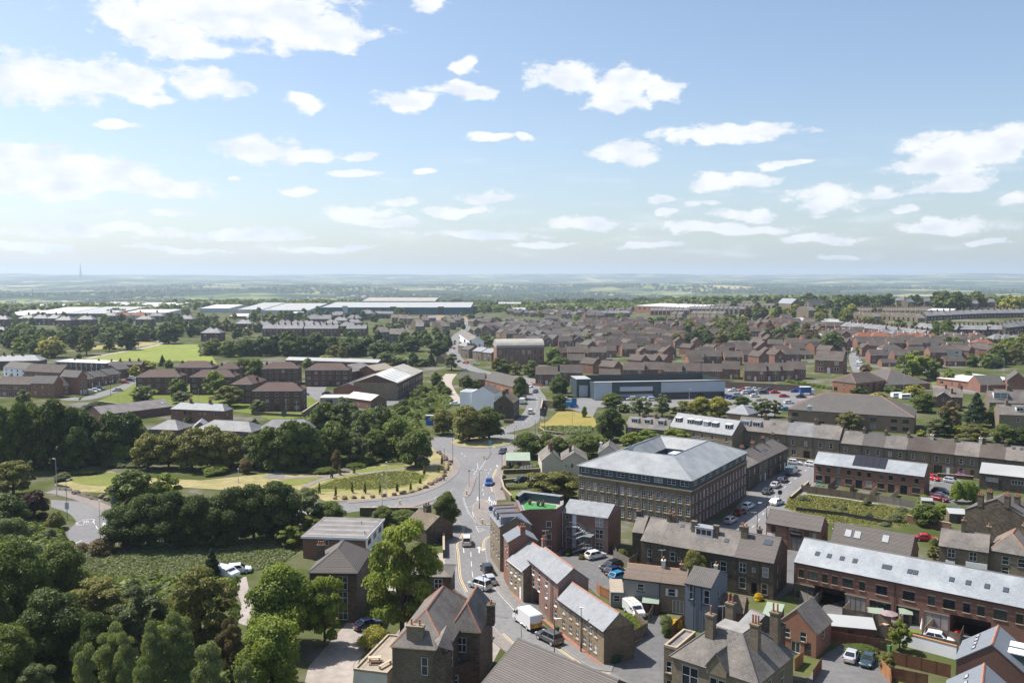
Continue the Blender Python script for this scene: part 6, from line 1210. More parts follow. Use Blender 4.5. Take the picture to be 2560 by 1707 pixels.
LB='orange red brick house with brown roof backing on to the supermarket wall';GR='houses behind the supermarket'
for(x_,y_,kd) in((580,322,'bung'),(785,326,'semi'),(950,322,'semi'),(1108,338,'orange'),(1262,335,'orange'),(1425,338,'semi'),(1590,318,'orange'),(1790,335,'semi'),(1905,333,'semi'),(2015,330,'semi'),(2130,318,'orange')):
 put(kd,z7(x_,y_),-.2 if kd!='bung' else-.1,LB if kd!='bung' else 'brick bungalow beside the long estate house backing on to the supermarket wall',GR if kd!='bung' else None,1.25 if kd!='bung' else 1.1)
LB='brick estate house in the second row beyond the supermarket';GR='second row of estate houses'
for(x_,y_,kd,r) in((300,236,'semi',-.1),(425,272,'gable',.7),(590,300,'gable',.75),(820,240,'gable',.7),(930,238,'gable',.75),(1010,236,'gable',.7),(1290,205,'semi',-.1),(1280,248,'orange',.2),(1430,200,'semi',0),(1600,205,'semi',0),(1820,205,'gable',.4),(1960,190,'gable',.3),(2090,180,'semi',0)):put(kd,z7(x_,y_),r,LB,GR,1.2)
put('semi',z6(1960,470),-.05,'pale fronted house with a little gable porch at the bend of the north road',None,1.25);put('semi',z6(2140,460),-.05,'red brick house with white dormer band beside the bend of the north road',None,1.3)
for(x_,y_,kd,r,s,lab_) in((590,270,'semi',-.55,1.7,'big orange brick estate house with twin gables near the hedge'),(550,150,'gable',.6,1.2,'brick house with white edged gable above the estate road'),(970,190,'semi',-.05,1.2,'brick house beside the mouth of the estate road'),(1060,215,'bung',0,.9,'small brick bungalow with white porch by the estate path'),(1170,190,'semi',-.05,1.2,'brick house behind the bright green tree'),(1460,165,'semi',0,1.2,'brick house between the bright tree and the copper tree'),(1640,110,'bung',0,1.1,'long low brown roofed bungalow among the right hand gardens'),(1700,150,'gable',.6,1.15,'gabled brick house in front of the stepped gables'),(1840,130,'gable',.6,1.15,'stepped gabled brick house, highest of three'),(1910,145,'gable',.6,1.15,'stepped gabled brick house, middle of three'),(1980,160,'gable',.6,1.15,'stepped gabled brick house, lowest of three'),(1600,210,'bung',0,1.2,'grey roofed bungalow in front of the right hand gardens')):
 put(kd,z8(x_,y_),r,lab_,None,s)
GL='grey brick estate house with pale gable beyond the brick mill';GG='grey estate houses beyond the brick mill'
for(x_,y_,kd,r) in((830,790,'grey',.65),(850,900,'grey',.6),(930,870,'grey',.6),(920,740,'greyrow',-.2),(1000,760,'greyrow',-.3),(1270,930,'grey',.55),(1280,830,'grey',.5),(1230,870,'grey',.5),(1330,800,'grey',.5),(1390,790,'grey',.4),(1240,770,'greyrow',0),(1600,910,'grey',-.6),(1650,880,'grey',-.6),(1850,960,'greyrow',0),(2040,960,'greyrow',0),(1960,885,'greyrow',0),(2130,930,'grey',.5),(2250,900,'grey',.5),(2270,980,'grey',.4),(1720,830,'greyrow',0),(1560,840,'greyrow',0)):put(kd,y3(x_,y_),r,GL,GG,1.15)
put('greyrow',y3(1710,775),0,'large plain brown block standing among the estate roofs',None,1.6)
GL='red brick estate house with brown roof in front of the brick mill gardens';GG='estate houses right of the brick mill'
for(x_,y_,kd,r) in((1870,1030,'semi',0),(2080,1060,'bung',0),(1960,1120,'bung',0),(2170,1070,'gable',.6),(2280,1090,'gable',.6),(2240,1170,'semi',-.1),(1980,1170,'semi',0)):put(kd,y3(x_,y_),r,GL,GG,1.2)
def blk(poly,dy,dx,kinds,rots,lb_,gp_,smin=1.05,smax=1.25,clear=9.5,limit=999,seed=1):
 R=random.Random(seed);pts=[G(*q) for q in poly];ys=[p.y for p in pts];n=0
 def inside(x,y):
  c=False
  for i in range(len(pts)):
   a,b=pts[i],pts[i-1]
   if(a.y>y)!=(b.y>y) and x<(b.x-a.x)*(y-a.y)/(b.y-a.y)+a.x:c=not c
  return c
 y=min(ys)+4;row=0
 while y<max(ys):
  x=min(p.x for p in pts)+R.uniform(0,dx);rz=R.choice(rots)
  while x<max(p.x for p in pts):
   if R.random()<.12:rz=R.choice(rots)
   if inside(x,y) and n<limit and R.random()>.1:
    if put(R.choice(kinds),(x+R.uniform(-1.5,1.5),y+R.uniform(-5,5)),rz+R.uniform(-.12,.12),lb_,gp_,R.uniform(smin,smax),clear):n+=1
   x+=dx*R.uniform(.85,1.3)
  y+=dy*(1+row*.03);row+=1
blk([(1490,888),(1740,872),(1850,850),(1800,815),(1720,800),(1560,780),(1480,790),(1440,830)],20,12.5,['semi','semi','gable','orange','bung'],[-.15,.6,.05,.7],'red brick house with brown roof on the estate between the brick mill and the woodland','estate houses by the woodland',limit=150,seed=3)
blk([(1850,885),(2120,876),(2140,850),(2060,815),(1930,800),(1850,815),(1900,850)],21,13,['semi','gable','bung'],[0,.6,-.1],'brown roofed brick house on the estate beyond the copper tree','estate houses beyond the copper tree',limit=70,seed=4)
blk([(1270,790),(1480,800),(1640,775),(1560,762),(1380,760),(1270,772)],30,14,['grey','greyrow','terr','semi'],[0,.5,-.2],'small distant house with brown or grey roof on the hill beyond the estate','distant houses on the hill',limit=90,seed=5)
blk([(1185,800),(1300,795),(1480,815),(1490,885),(1300,862),(1210,835)],17,12.5,['grey','greyrow','gable','semi'],[.5,0,-.2],'brown or grey roofed house packed between the hill road and the estate','houses between hill road and estate',limit=90,seed=8)
blk([(1300,905),(1500,892),(1720,905),(1980,902),(2120,890),(2100,872),(1720,882),(1490,885)],19,13,['semi','gable','orange','bung'],[-.15,.6,.1],'brick estate house in the close third row beyond the supermarket','third row of estate houses',limit=70,seed=9)
blk([(2140,890),(2560,905),(2560,830),(2300,820),(2080,830)],24,15,['semi','gable','hipbrown','bung'],[0,.6,-.1],'house with brown roof on the lower hillside above the works','lower hillside houses',limit=60,seed=10)
GLs='hillside streets'
line(y5,(490,800),(800,806),7,'terrpale',None,'terrace house in the long pale slate row across the hillside','long pale slate row',1.35);line(y5,(810,806),(1330,818),10,'terrpale',None,'terrace house in the long pale slate row across the hillside','long pale slate row',1.35)
line(y5,(520,755),(960,760),8,'terrpale',None,'terrace house in the row just behind the long pale slate row','row behind the pale slate row',1.2)
line(y5,(590,915),(910,915),2,'hipclay',0,'white walled semi with clay red hipped roof, end pair of its road','clay roofed semis by the tall tree',1.2);line(y5,(1030,925),(1410,930),3,'hipclay',0,'white walled semi with clay red and brown hipped roof in the middle of the slope','clay roofed semis mid slope',1.2);line(y5,(1620,950),(1930,955),2,'hipbrown',0,'white walled semi with brown hipped roof on the lower slope','brown roofed white semis',1.25);put('hipclay',y5(1830,880),0,'semi with the brightest clay red pyramid roof on the slope',None,1.2);put('hipclay',y5(1910,790),0,'clay roofed semi just above the brightest red roof',None,1.1)
line(y5,(260,880),(560,870),4,'hipbrown',0,'brown roofed semi beside the dark copper tree','semis beside the copper tree',1.1);line(y5,(840,880),(1090,885),2,'hip',.1,'brown roofed brick semi in the middle of the slope','brick semis mid slope',1.2);line(y5,(1480,830),(1670,830),2,'hipbrown',.2,'gabled pale house near the white cottage','pale houses mid slope',1.1)
line(y5,(1790,760),(1930,770),2,'bung',0,'brown bungalow above the clay roofs','bungalows above the clay roofs',1.2);line(y5,(2050,860),(2352,860),3,'hip',0,'slate roofed brick semi above the dense right hand trees','slate semis above the trees',1.4);line(y5,(1530,740),(1750,750),2,'gable',.5,'brown gabled house under the black slate terraces','gabled houses under the terraces',1.2)
for(a_,b_,n_) in(((1270,705),(1440,708),3),((1455,706),(1650,708),4),((1645,706),(1930,710),6),((1940,708),(2090,712),3),((2095,705),(2352,700),5)):line(y5,a_,b_,n_,'terrdark',None,'black slate terrace house on the hillside below the ridge','black slate terraces',1.4,None,-2.2)
line(y5,(1300,650),(2352,640),16,'terrdark',None,'far black slate terrace house showing only roof and chimneys','upper black slate terraces',1.4,None,-3.5)
line(y5,(585,655),(650,655),2,'terr',.1,'stone terrace house on the hillside behind the lime green trees','stone terraces on the hillside',1.4,None,-3.5);line(y5,(660,658),(800,658),4,'terr',.1,'stone terrace house on the hillside behind the lime green trees','stone terraces on the hillside',1.4,None,-3.5);line(y5,(810,650),(1260,655),9,'terr',.1,'stone terrace house on the hillside behind the lime green trees','stone terraces on the hillside',1.4,None,-4.0)
line(y5,(540,590),(730,590),7,'terr',.05,'stone house in the saw-toothed terrace row high on the hillside','saw toothed terrace',1.3,None,-5.2);line(y5,(735,590),(1340,590),22,'terr',.05,'stone house in the saw-toothed terrace row high on the hillside','saw toothed terrace',1.3,None,-5.2)
line(y5,(10,640),(110,645),3,'terr',.2,'stone house below the arched chapel window','stone houses by the chapel',1.6)
for(x_,y_) in((745,510),(860,505),(950,505),(1050,520),(1130,540),(1320,530),(1370,500),(1800,560),(1910,520),(2000,540),(2120,560),(300,530),(240,520)):put('villa',y5(x_,y_),rnd.uniform(-.3,.5),'grey slated stone villa near the tree lined ridge','villas below the ridge',1.2)
for(x_,y_,kd,r) in((660,980,'semi',0),(790,1020,'semi',0),(980,990,'semi',0),(1110,960,'semi',0),(1250,990,'semi',0),(1390,975,'semi',0),(870,950,'bung',0)):put(kd,y5(x_,y_),r,'brown roofed brick house in the cluster above the bright green tree','brick cluster above the bright tree',1.3)
line(y5,(1540,1005),(1760,1010),2,'bung',0,'long brown roofed bungalow facing the stepped gables','bungalows facing the stepped gables',1.3);line(y5,(30,780),(470,775),5,'semi',-.2,'brown roofed house below the blue school roof','houses below the school',1.2);line(y5,(0,830),(200,830),3,'gable',.5,'brown gabled house beside the estate woodland','gabled houses by the woodland',1.2)
line(y4,(570,665),(990,665),9,'terrpale',.05,'slate terrace house under the red brick school','slate terrace under the school',1.3);line(y4,(1020,650),(1250,655),5,'terrpale',-.1,'slate terrace house beside the lime trees','slate terrace by the lime trees',1.4);line(y4,(1250,655),(1620,660),7,'terrdark',.1,'dark terrace house beside the lime trees','dark terrace by the lime trees',1.3)
line(y4,(0,690),(330,690),7,'terrpale',0,'slate terrace house at the top of the estate','slate terrace above the estate',1.2);line(y4,(1090,560),(1320,560),5,'terr',0,'far terrace house on the skyline of the town','skyline terraces',1.2,None,-2.5);line(y4,(1320,590),(1980,590),14,'terr',.1,'far terrace house on the skyline of the town','skyline terraces',1.2,None,-2.5)
line(y4,(820,700),(960,710),2,'grey',.4,'grey gabled house near the small square tree','grey houses by the square tree',1.2);line(y4,(1050,700),(1430,710),5,'grey',.45,'pale gabled house below the lime trees','pale gabled houses',1.3)
line(y4,(1500,820),(1780,830),3,'semi',-.1,'brown roofed house below the woodland lime trees','houses below the lime trees',1.2);line(y4,(1960,800),(2250,810),3,'semi',0,'brown roofed house beside the blue roofed school','houses beside the school',1.2);line(y4,(1460,1080),(1740,1090),3,'gable',.3,'grey roofed house at the edge of the bright grass','houses at the bright grass',1.15);line(y4,(1820,1120),(2280,1120),3,'bung',0,'small detached brick house with brown roof on the open grass','small detached brick houses',1.1)
LL='brick semi with pale hipped slate roof beyond the long belt of trees';LG='hipped semis beyond the tree belt'
for(x_,y_) in((515,840),(720,860),(960,845),(1110,850),(1230,850),(1340,870),(1500,840),(1600,800),(1745,770),(1745,830),(1680,870),(300,850),(150,960)):put('hip',y2(x_,y_),rnd.uniform(-.1,.1),LL,LG,1.5)
line(y2,(740,905),(1170,905),6,'terrpale',0,'slate terrace house at the edge of the belt of trees','slate terrace at the tree belt',1.5);line(y2,(1210,905),(1560,905),5,'terrpale',0,'slate terrace house at the edge of the belt of trees','slate terrace at the tree belt',1.5);line(y2,(1680,900),(1880,900),3,'terrpale',0,'slate terrace house at the edge of the belt of trees','slate terrace at the tree belt',1.4)
for(x_,y_) in((1290,790),(1425,790),(1560,740),(1880,720)):put('villa',y2(x_,y_),.1,'dark stone villa with grey roof among the trees left of the hill road','villas left of the hill road',1.4)
line(y2,(2020,960),(2100,962),1,'terr',.5,'stone house with slate roof facing the belt of trees',None,1.6);line(y2,(2180,985),(2290,990),2,'terr',.1,'stone terrace house at the foot of the hill road terraces','terrace at the foot of the hill road',1.6)
line(y3,(0,770),(130,775),3,'terr',.3,'stone house in the sawtooth terrace above the hill road','sawtooth terrace',1.4);line(y2,(2180,760),(2352,765),5,'terr',.3,'stone house in the sawtooth terrace above the hill road','sawtooth terrace',1.4);line(y2,(1850,700),(2180,705),7,'terrpale',.1,'terrace house below the teal warehouse','terrace below the warehouse',1.3)
for(x_,y_,r) in((190,830,.6),(270,800,.6),(230,880,0),(480,880,.65),(440,850,.65),(560,830,.65),(620,800,.65),(540,790,.65),(660,780,.65),(40,960,.3)):put('terr',y3(x_,y_),r,'stone house with dark slates left of the hill road','stone houses left of the hill road',1.5)
for(x_,y_,k_) in((30,790,'hip'),(330,778,'hip'),(480,778,'hip'),(640,778,'hip'),(750,800,'hip'),(990,792,'hip'),(1260,742,'hip'),(1410,740,'hipclay'),(1590,738,'hipclay'),(1780,745,'hip'),(2120,785,'hip'),(1650,790,'hip'),(60,960,'hip')):put(k_,y1(x_,y_),rnd.uniform(-.1,.1),'semi among the park trees with brown hipped roof' if k_=='hip' else 'semi among the park trees with clay red hipped roof','semis among the park trees' if k_=='hip' else 'clay roofed semis among the park trees',1.6)
for k_,v_ in PR.items():
 if k_ not in used:
  for ch in list(v_.children):bpy.data.objects.remove(ch)
  bpy.data.objects.remove(v_)
  # warehouses, school, churches on the skyline
def shed(f,x0,x1_,yt,yb,lb_,wm,rm,D=60,roof='mono',rise=None,cat='warehouse',name='warehouse',ops=None):
 A=f(x0,yb);B=f(x1_,yb);e=max(4.0,hgt(A,zp(f)(yt))-A.z)
 return house(name,lb_,cat,A,B,D,e,roof=roof,rise=rise or D*.05,wm=wm,rm=rm,fine=False,low=-4,ops=ops)
shed(y1,300,720,650,692,'warehouse with broad white roof left of the grey shed','roof_white','roof_white',120);shed(y1,740,1270,650,690,'warehouse with dark end wall and pale grey roof','cladding_dark','roof_pale',130);shed(y1,-60,280,672,700,'pale warehouse roof at the edge of the town','roof_pale','roof_white',90)
shed(y1,190,540,590,610,'far tan walled works among trees','brick_buff','roof_white',90);shed(y1,580,900,590,606,'far low white works roof','roof_pale','roof_white',90);shed(y1,930,1380,575,606,'far works with white stepped roofs','roof_white','roof_white',120);shed(y1,1390,1880,580,610,'far wide white roofed works','roof_pale','roof_white',120)
shed(y1,1400,1880,640,690,'office block with white walls in front of the far works','roof_white','roof_white',60);shed(y2,0,330,590,640,'silver warehouse with ribbed white roof','cladding_silver','roof_white',80);shed(y2,420,700,605,655,'white walled warehouse with wide silver roof','roof_white','roof_pale',150);shed(y2,700,1230,612,655,'grey walled warehouse joined to the silver roof','cladding_silver','roof_pale',150)
shed(y2,880,1110,660,685,'small white roofed works in front of the silver warehouse','roof_pale','roof_white',40);shed(y2,330,540,682,710,'small red trimmed works among the trees','brick_red','roof_white',40);shed(y2,500,610,700,730,'small pale works roof among the trees','roof_pale','roof_pale',30)
tw_=shed(y2,1380,3060,580,662,'vast teal blue warehouse across the edge of the town','cladding_teal','roof_pale',110,ops={'F':[(.155,0,9,14,'ds'),(.48,0,10,13,'dd'),(.80,0,10,13,'dd')]})
A=y2(1700,640);B=y2(2590,640);e=hgt(A,zp(y2)(555));house('warehouse','taller teal hall rising behind the vast blue warehouse','warehouse',A+Vector((0,115,0)),B+Vector((0,115,0)),80,e+4,roof='mono',rise=5,wm='cladding_teal',rm='asbestos',fine=False)
shed(y3,30,140,628,662,'red lorry trailer depot in front of the teal warehouse','sign_red','sign_red',14,name='trailer',cat='trailer');shed(y3,140,400,700,738,'blue hoarding and site cabins on the bare plot','sign_blue','brick_red',12,name='site_cabin',cat='cabin')
shed(y3,1260,1420,605,652,'sky blue clad hall with grey roof','cladding_sky','roof_pale',40);shed(y3,1110,1370,540,570,'long red trimmed hall on the skyline','brick_red','roof_pale',50);shed(y3,1550,2050,560,605,'long dark glass school block on the skyline','cladding_dark','roof_felt',50,cat='school',name='school');shed(y3,1880,2040,670,692,'pale flat roofed hall among the estate roofs','roof_white','roof_white',30)
sc2=shed(y4,390,1010,560,640,'red brick school with white flat roofs above the terraces','brick_orange','roof_white',60,cat='school',name='school',ops={'F':[(.1+.1*i,6,5,3,'k2') for i in range(8)]})
shed(y5,-200,410,680,700,'low school with bright blue eaves','cladding_sky','roof_pale',30,cat='school',name='school');shed(y5,1330,1590,570,610,'white roofed sheds among the hillside terraces','roof_pale','roof_white',30)
A=y5(40,590);B=y5(110,590);house('chapel','stone chapel with a big arched gable window','church',A,A+(B-A)*1.0,30,10,roof='gv',rise=7,wm='stone_mid',rm='slate_old',fine=False,low=-4,ops={'F':[(.5,3,6,8,'w4')]})
A=y5(1890,500);B=y5(2040,505);house('church','tall stone church with a great plain roof on the ridge','church',A,B,18,14,rise=12,wm='stone_mid',rm='stone_slate',fine=False,low=-4)
A=y4(2000,600);B=y4(2160,605);house('church_hall','stone hall with pale slate roof near the skyline trees','church',A,B,18,9,rise=7,wm='stone_mid',rm='slate_light',fine=False,low=-4)
mp_=ray(202,700);r_=13800.0;mx,my=mp_.x/mp_.y*r_,r_;mz_=T(mx,my)
tm=root('transmitter_mast','very tall slender grey transmitter tower on the far hill','tower',(mx,my,mz_-5));topz=hgt(Vector((mx,my,0)),657)-mz_
MB().tube([(0,0,0),(0,0,topz*.35),(0,0,topz*.8)],[26,15,7],12).build('shaft','plastic_grey',tm);MB().tube([(0,0,topz*.8),(0,0,topz*1.04)],[5,2.5],8).build('antenna','plastic_grey',tm)
pq=y1(370,520);pz=hgt(pq,zp(y1)(365))-pq.z;py_=root('electricity_pylon','lattice electricity pylon in the meadow beyond the warehouses','pylon',pq);b=MB()
for sx_ in(-1,1):
 for sy_ in(-1,1):b.tube([(sx_*pz*.11,sy_*pz*.11,0),(sx_*pz*.03,sy_*pz*.03,pz*.55),(0,0,pz)],.35,4)
for i in range(6):z_=pz*.09*i;w_=pz*(.11-.0145*i);b.tube([(-w_,-w_,z_),(w_,-w_,z_+pz*.09)],.25,4);b.tube([(w_,-w_,z_),(-w_,-w_,z_+pz*.09)],.25,4)
b.build('lattice','steel_dark',py_)
for i,z_ in enumerate((.58,.72,.86)):MB().tube([(-pz*.16*(1-.15*i),0,pz*z_),(pz*.16*(1-.15*i),0,pz*z_)],.4,4).build('crossarm','steel_dark',py_)
# trees: crowns of leaf clumps round limbs, in unit size (1 wide, 1 high)
def ico():
 t=(1+5**.5)/2;v=np.array([(-1,t,0),(1,t,0),(-1,-t,0),(1,-t,0),(0,-1,t),(0,1,t),(0,-1,-t),(0,1,-t),(t,0,-1),(t,0,1),(-t,0,-1),(-t,0,1)],float);v/=np.linalg.norm(v[0])
 f=[(0,11,5),(0,5,1),(0,1,7),(0,7,10),(0,10,11),(1,5,9),(5,11,4),(11,10,2),(10,7,6),(7,1,8),(3,9,4),(3,4,2),(3,2,6),(3,6,8),(3,8,9),(4,9,5),(2,4,11),(6,2,10),(8,6,7),(9,8,1)]
 vs=[tuple(x) for x in v];idx={};out=[]
 def mid(a,b):
  k_=(min(a,b),max(a,b))
  if k_ not in idx:
   m_=(np.array(vs[a])+np.array(vs[b]))/2;vs.append(tuple(m_/np.linalg.norm(m_)));idx[k_]=len(vs)-1
  return idx[k_]
 lo=(np.array(vs),np.array(f))
 for a,b,c in f:ab,bc,ca=mid(a,b),mid(b,c),mid(c,a);out+=[(a,ab,ca),(b,bc,ab),(c,ca,bc),(ab,bc,ca)]
 return np.array(vs),np.array(out),lo
ICO_V,ICO_F,ICO_LO=ico()
def rmesh(name,V,LT,LI,tone,kinds,mi=None):
 me=bpy.data.meshes.new(name);me.vertices.add(len(V));me.vertices.foreach_set('co',V.astype(np.float32).ravel());me.loops.add(len(LI));me.loops.foreach_set('vertex_index',LI.astype(np.int32))
 me.polygons.add(len(LT));me.polygons.foreach_set('loop_start',np.concatenate([[0],np.cumsum(LT)[:-1]]).astype(np.int32));me.polygons.foreach_set('loop_total',LT.astype(np.int32))
 if mi is not None:me.polygons.foreach_set('material_index',mi)
 me.update(calc_edges=True);me.attributes.new('tone','FLOAT','POINT').data.foreach_set('value',tone.astype(np.float32))
 for k_ in kinds:me.materials.append(M['leaf_'+k_])
 return me
def quads(name,V,tone,kn_):n=len(V)//4;return rmesh(name,V,np.full(n,4),np.arange(n*4),tone,[kn_])
def lobf(sp_,R):
 L=[]
 if sp_=='round':
  n=R.integers(15,20)
  for i in range(n):
   a=i*2.399+R.uniform(-.3,.3);h=(i+.5)/n;rr=.30*math.sqrt(max(.06,1-(2*h-.85)**2));z=.10+.72*h
   L.append((rr*math.cos(a)*R.uniform(.75,1.15),rr*math.sin(a)*R.uniform(.75,1.15),z+R.uniform(-.04,.04),R.uniform(.13,.20),R.uniform(.11,.16)))
  L+=[(0,0,.5,.27,.34)]
 elif sp_=='open':
  n=R.integers(20,26)
  for i in range(n):
   a=i*2.399+R.uniform(-.4,.4);h=(i+.5)/n;rr=.36*math.sqrt(max(.1,1-(2*h-.9)**2));z=.16+.74*h
   L.append((rr*math.cos(a)*R.uniform(.6,1.2),rr*math.sin(a)*R.uniform(.6,1.2),z+R.uniform(-.06,.06),R.uniform(.085,.15),R.uniform(.06,.10)))
  L+=[(0,0,.5,.15,.2)]
 elif sp_=='tall':
  n=18
  for i in range(n):
   a=i*2.399+R.uniform(-.3,.3);h=(i+.5)/n;rr=.27*(1-h)**.55+.03;z=.16+.78*h
   L.append((rr*math.cos(a),rr*math.sin(a),z,R.uniform(.13,.2)*(1.15-.6*h),R.uniform(.07,.11)))
  L+=[(0,0,.45,.2,.3)]
 elif sp_=='column':
  n=22
  for i in range(n):
   a=i*2.399;h=(i+.5)/n;w=math.sin(math.pi*(.22+.66*h))**.6;z=.06+.86*h
   L.append((.27*w*math.cos(a)*R.uniform(.4,1.15),.27*w*math.sin(a)*R.uniform(.4,1.15),z+R.uniform(-.03,.03),.17*w+.06,R.uniform(.05,.10)))
  L+=[(0,0,.45,.24,.40)]
 elif sp_=='cone':
  n=30
  for i in range(n):
   a=i*2.399;h=(i+.5)/n;rr=.33*(1-h)**.85;z=.08+.86*h
   L.append((rr*math.cos(a),rr*math.sin(a),z,.17*(1-h)+.05,.05+.02*(1-h)))
  L+=[(0,0,.38,.24,.32)]
 else:
  n=11
  for i in range(n):
   a=i*2.399;h=(i+.5)/n;rr=.32*math.sqrt(max(0,1-h));z=.2+.52*h
   L.append((rr*math.cos(a)*R.uniform(.8,1.15),rr*math.sin(a)*R.uniform(.8,1.15),z,R.uniform(.16,.24),R.uniform(.16,.26)))
  L+=[(0,0,.36,.34,.36)]
 return np.array(L)
def crn(seed,sp_,nleaf,leaf,mat,core=.64):
 IV,IF=ICO_LO if nleaf<1200 else(ICO_V,ICO_F);R=np.random.default_rng(seed);L=lobf(sp_,R);w=L[:,3]*L[:,4]+.002;w/=w.sum()
 pick=R.choice(len(L),int(nleaf*1.5),p=w);d=R.normal(size=(len(pick),3));d/=np.linalg.norm(d,axis=1)[:,None];d[:,2]=np.where(d[:,2]<-.3,-d[:,2],d[:,2])
 r=R.uniform(.80,1.10,len(pick))*np.where(R.random(len(pick))<.10,R.uniform(1.0,1.22,len(pick)),1.0)
 P=L[pick,:3]+d*r[:,None]*np.stack([L[pick,3],L[pick,3],L[pick,4]],1)
 keep=np.ones(len(P),bool)
 for i in range(len(L)):
  q=(P-L[i,:3])/np.array([L[i,3],L[i,3],L[i,4]]);keep&=~((np.linalg.norm(q,axis=1)<.72)&(pick!=i))
 P,d,pk=P[keep][:nleaf],d[keep][:nleaf],pick[keep][:nleaf];n=len(P)
 nn=d*.75+R.normal(size=(n,3))*.45+np.array([0,0,.35]);nn/=np.linalg.norm(nn,axis=1)[:,None]
 t=np.cross(nn,R.normal(size=(n,3)));t/=np.linalg.norm(t,axis=1)[:,None]+1e-9;b=np.cross(nn,t);s=leaf*R.uniform(.55,1.45,n)[:,None]
 q=np.stack([P-t*s-b*s*.6,P+t*s*.3-b*s*.8,P+t*s+b*s*.5,P-t*s*.2+b*s*.9],1).reshape(-1,3)
 lob=R.uniform(.25,.75,len(L));tone=np.clip(lob[pk]*.55+R.uniform(0,1,n)*.45,0,1);vt=np.repeat(tone,4)
 vs=[q];tri=[];vtx=[vt];base=len(q)
 for i in range(len(L)):
  nv=IV*(core+R.uniform(-.12,.10,(len(IV),1)))*np.array([L[i,3],L[i,3],L[i,4]])+L[i,:3]
  vs.append(nv);vtx.append(np.full(len(nv),lob[i]*.5+.15));tri.append(IF+base);base+=len(nv)
 V=np.concatenate(vs);TR=np.concatenate(tri);nq,nt_=n,len(TR)
 return rmesh('crown',V,np.concatenate([np.full(nq,4),np.full(nt_,3)]),np.concatenate([np.arange(nq*4),TR.ravel()]),np.concatenate(vtx),[mat])
def trk(seed,sp_):
 R=random.Random(seed);b=MB();top={'column':.8,'cone':.8,'tall':.7}.get(sp_,.5)
 b.tube([(0,0,-.03),(0,0,.02),(R.uniform(-.02,.02),R.uniform(-.02,.02),top*.5),(R.uniform(-.04,.04),R.uniform(-.04,.04),top)],[.045,.032,.024,.01],7)
 for i in range(6 if sp_ in('round','open') else 3):
  a=i*2.4+R.random();z=top*R.uniform(.35,.8);rr=.26 if sp_ in('round','open') else .12
  b.tube([(0,0,z),(rr*.5*math.cos(a),rr*.5*math.sin(a),z+.12),(rr*math.cos(a),rr*math.sin(a),z+.26)],[.016,.010,.004],5)
 return b.mesh('trunk',['bark'])
TRC={};TRT={}
SHP=dict(dark='round',mid='round',bright='open',olive='open',grey='open',copper='round',yellow='round',conifer='cone',poplar='column',hedge='bush',gold='bush',brown='open',blossom='bush')
def cof(kn_,lod,var,sp_=None):
 sp_=sp_ or SHP[kn_];key=(lod,var,sp_)
 if key not in TRC:
  n,lf={0:(15000,.0125),1:(5200,.021),2:(1500,.038),3:(340,.075)}[lod]
  if sp_=='bush':n,lf=int(n*.6),lf*1.25
  TRC[key]=crn(sum(ord(c) for c in sp_)*31+lod*7+var*101,sp_,n,lf,kn_)
 if(sp_,var) not in TRT:TRT[(sp_,var)]=trk(var*17+len(sp_),sp_)
 return TRC[key],TRT[(sp_,var)]
def leafy(o,kn_):o.material_slots[0].link='OBJECT';o.material_slots[0].material=M['leaf_'+kn_];return o
tr=random.Random(11)
TREES=[]
def tree(p,h,w,kn_,lb_,gp_=None,sp_=None,name='tree',lod=None):TREES.append((Vector(p),h,w,kn_,lb_ or 'far garden tree among the distant roofs',gp_ or(None if lb_ else 'far garden trees'),sp_,name))
def tnow(p,h,w,kn_,lb_,gp_=None,sp_=None,name='tree',lod=None):
 p=Vector(p);dist=(p-Vector((0,0,CH))).length;lod=lod if lod is not None else(0 if dist<210 else 1 if dist<420 else 2 if dist<900 else 3);var=tr.randrange(3 if lod<2 else 4)
 c,t=cof(kn_,lod,var,sp_)
 r=root(name,lb_,'tree',(p.x,p.y,T(p.x,p.y)-.1),tr.uniform(0,6.28),gp_);r.scale=(w,w,h)
 ob('trunk',t,r);leafy(ob('crown',c,r),kn_);return r
def bush(p,h,w,kn_,lb_,gp_=None,name='bush',sy=None,rz=None):
 p=Vector(p);dist=(p-Vector((0,0,CH))).length;lod=0 if dist<160 else 1 if dist<330 else 2 if dist<800 else 3;c,_=cof(kn_,lod,tr.randrange(3),'bush')
 r=ob(name,c,None,(p.x,p.y,T(p.x,p.y)-.15),tr.uniform(0,6.28) if rz is None else rz,(w,sy or w,h));leafy(r,kn_);tag(r,lb_,'bush',gp_);return r
def tp(f,cx_,base,top,wpx,kn_,lb_,gp_=None,sp_=None,name='tree',hmax=26,wk=1.12):
 """tree from its foot row, top row and crown width in zoom f"""
 p=f(cx_,base);h=min(hmax,max(1.2,hgt(p,zp(f)(top))-T(p.x,p.y)));w=wpx/f.o[2]/FOC*dpt(p)*wk
 return tree(p,h*1.03,w,kn_,lb_,gp_,sp_,name)
def bp(f,cx_,base,top,wpx,kn_,lb_,gp_=None,name='bush'):
 p=f(cx_,base);h=max(.6,hgt(p,zp(f)(top))-T(p.x,p.y));w=wpx/f.o[2]/FOC*dpt(p);return bush(p,h*1.05,w*1.1,kn_,lb_,gp_,name)
G1='poplars at the near edge of the wood'
for(x_,t_,w_) in((560,1330,170),(745,1200,210),(830,1245,150),(1010,1175,160),(1160,1120,210),(1360,1300,210),(1590,1430,170),(930,1420,150)):tp(z4,x_,t_+560,t_,w_*1.1,'poplar','slim upright poplar with silvery green leaves at the edge of the wood',G1,hmax=24)
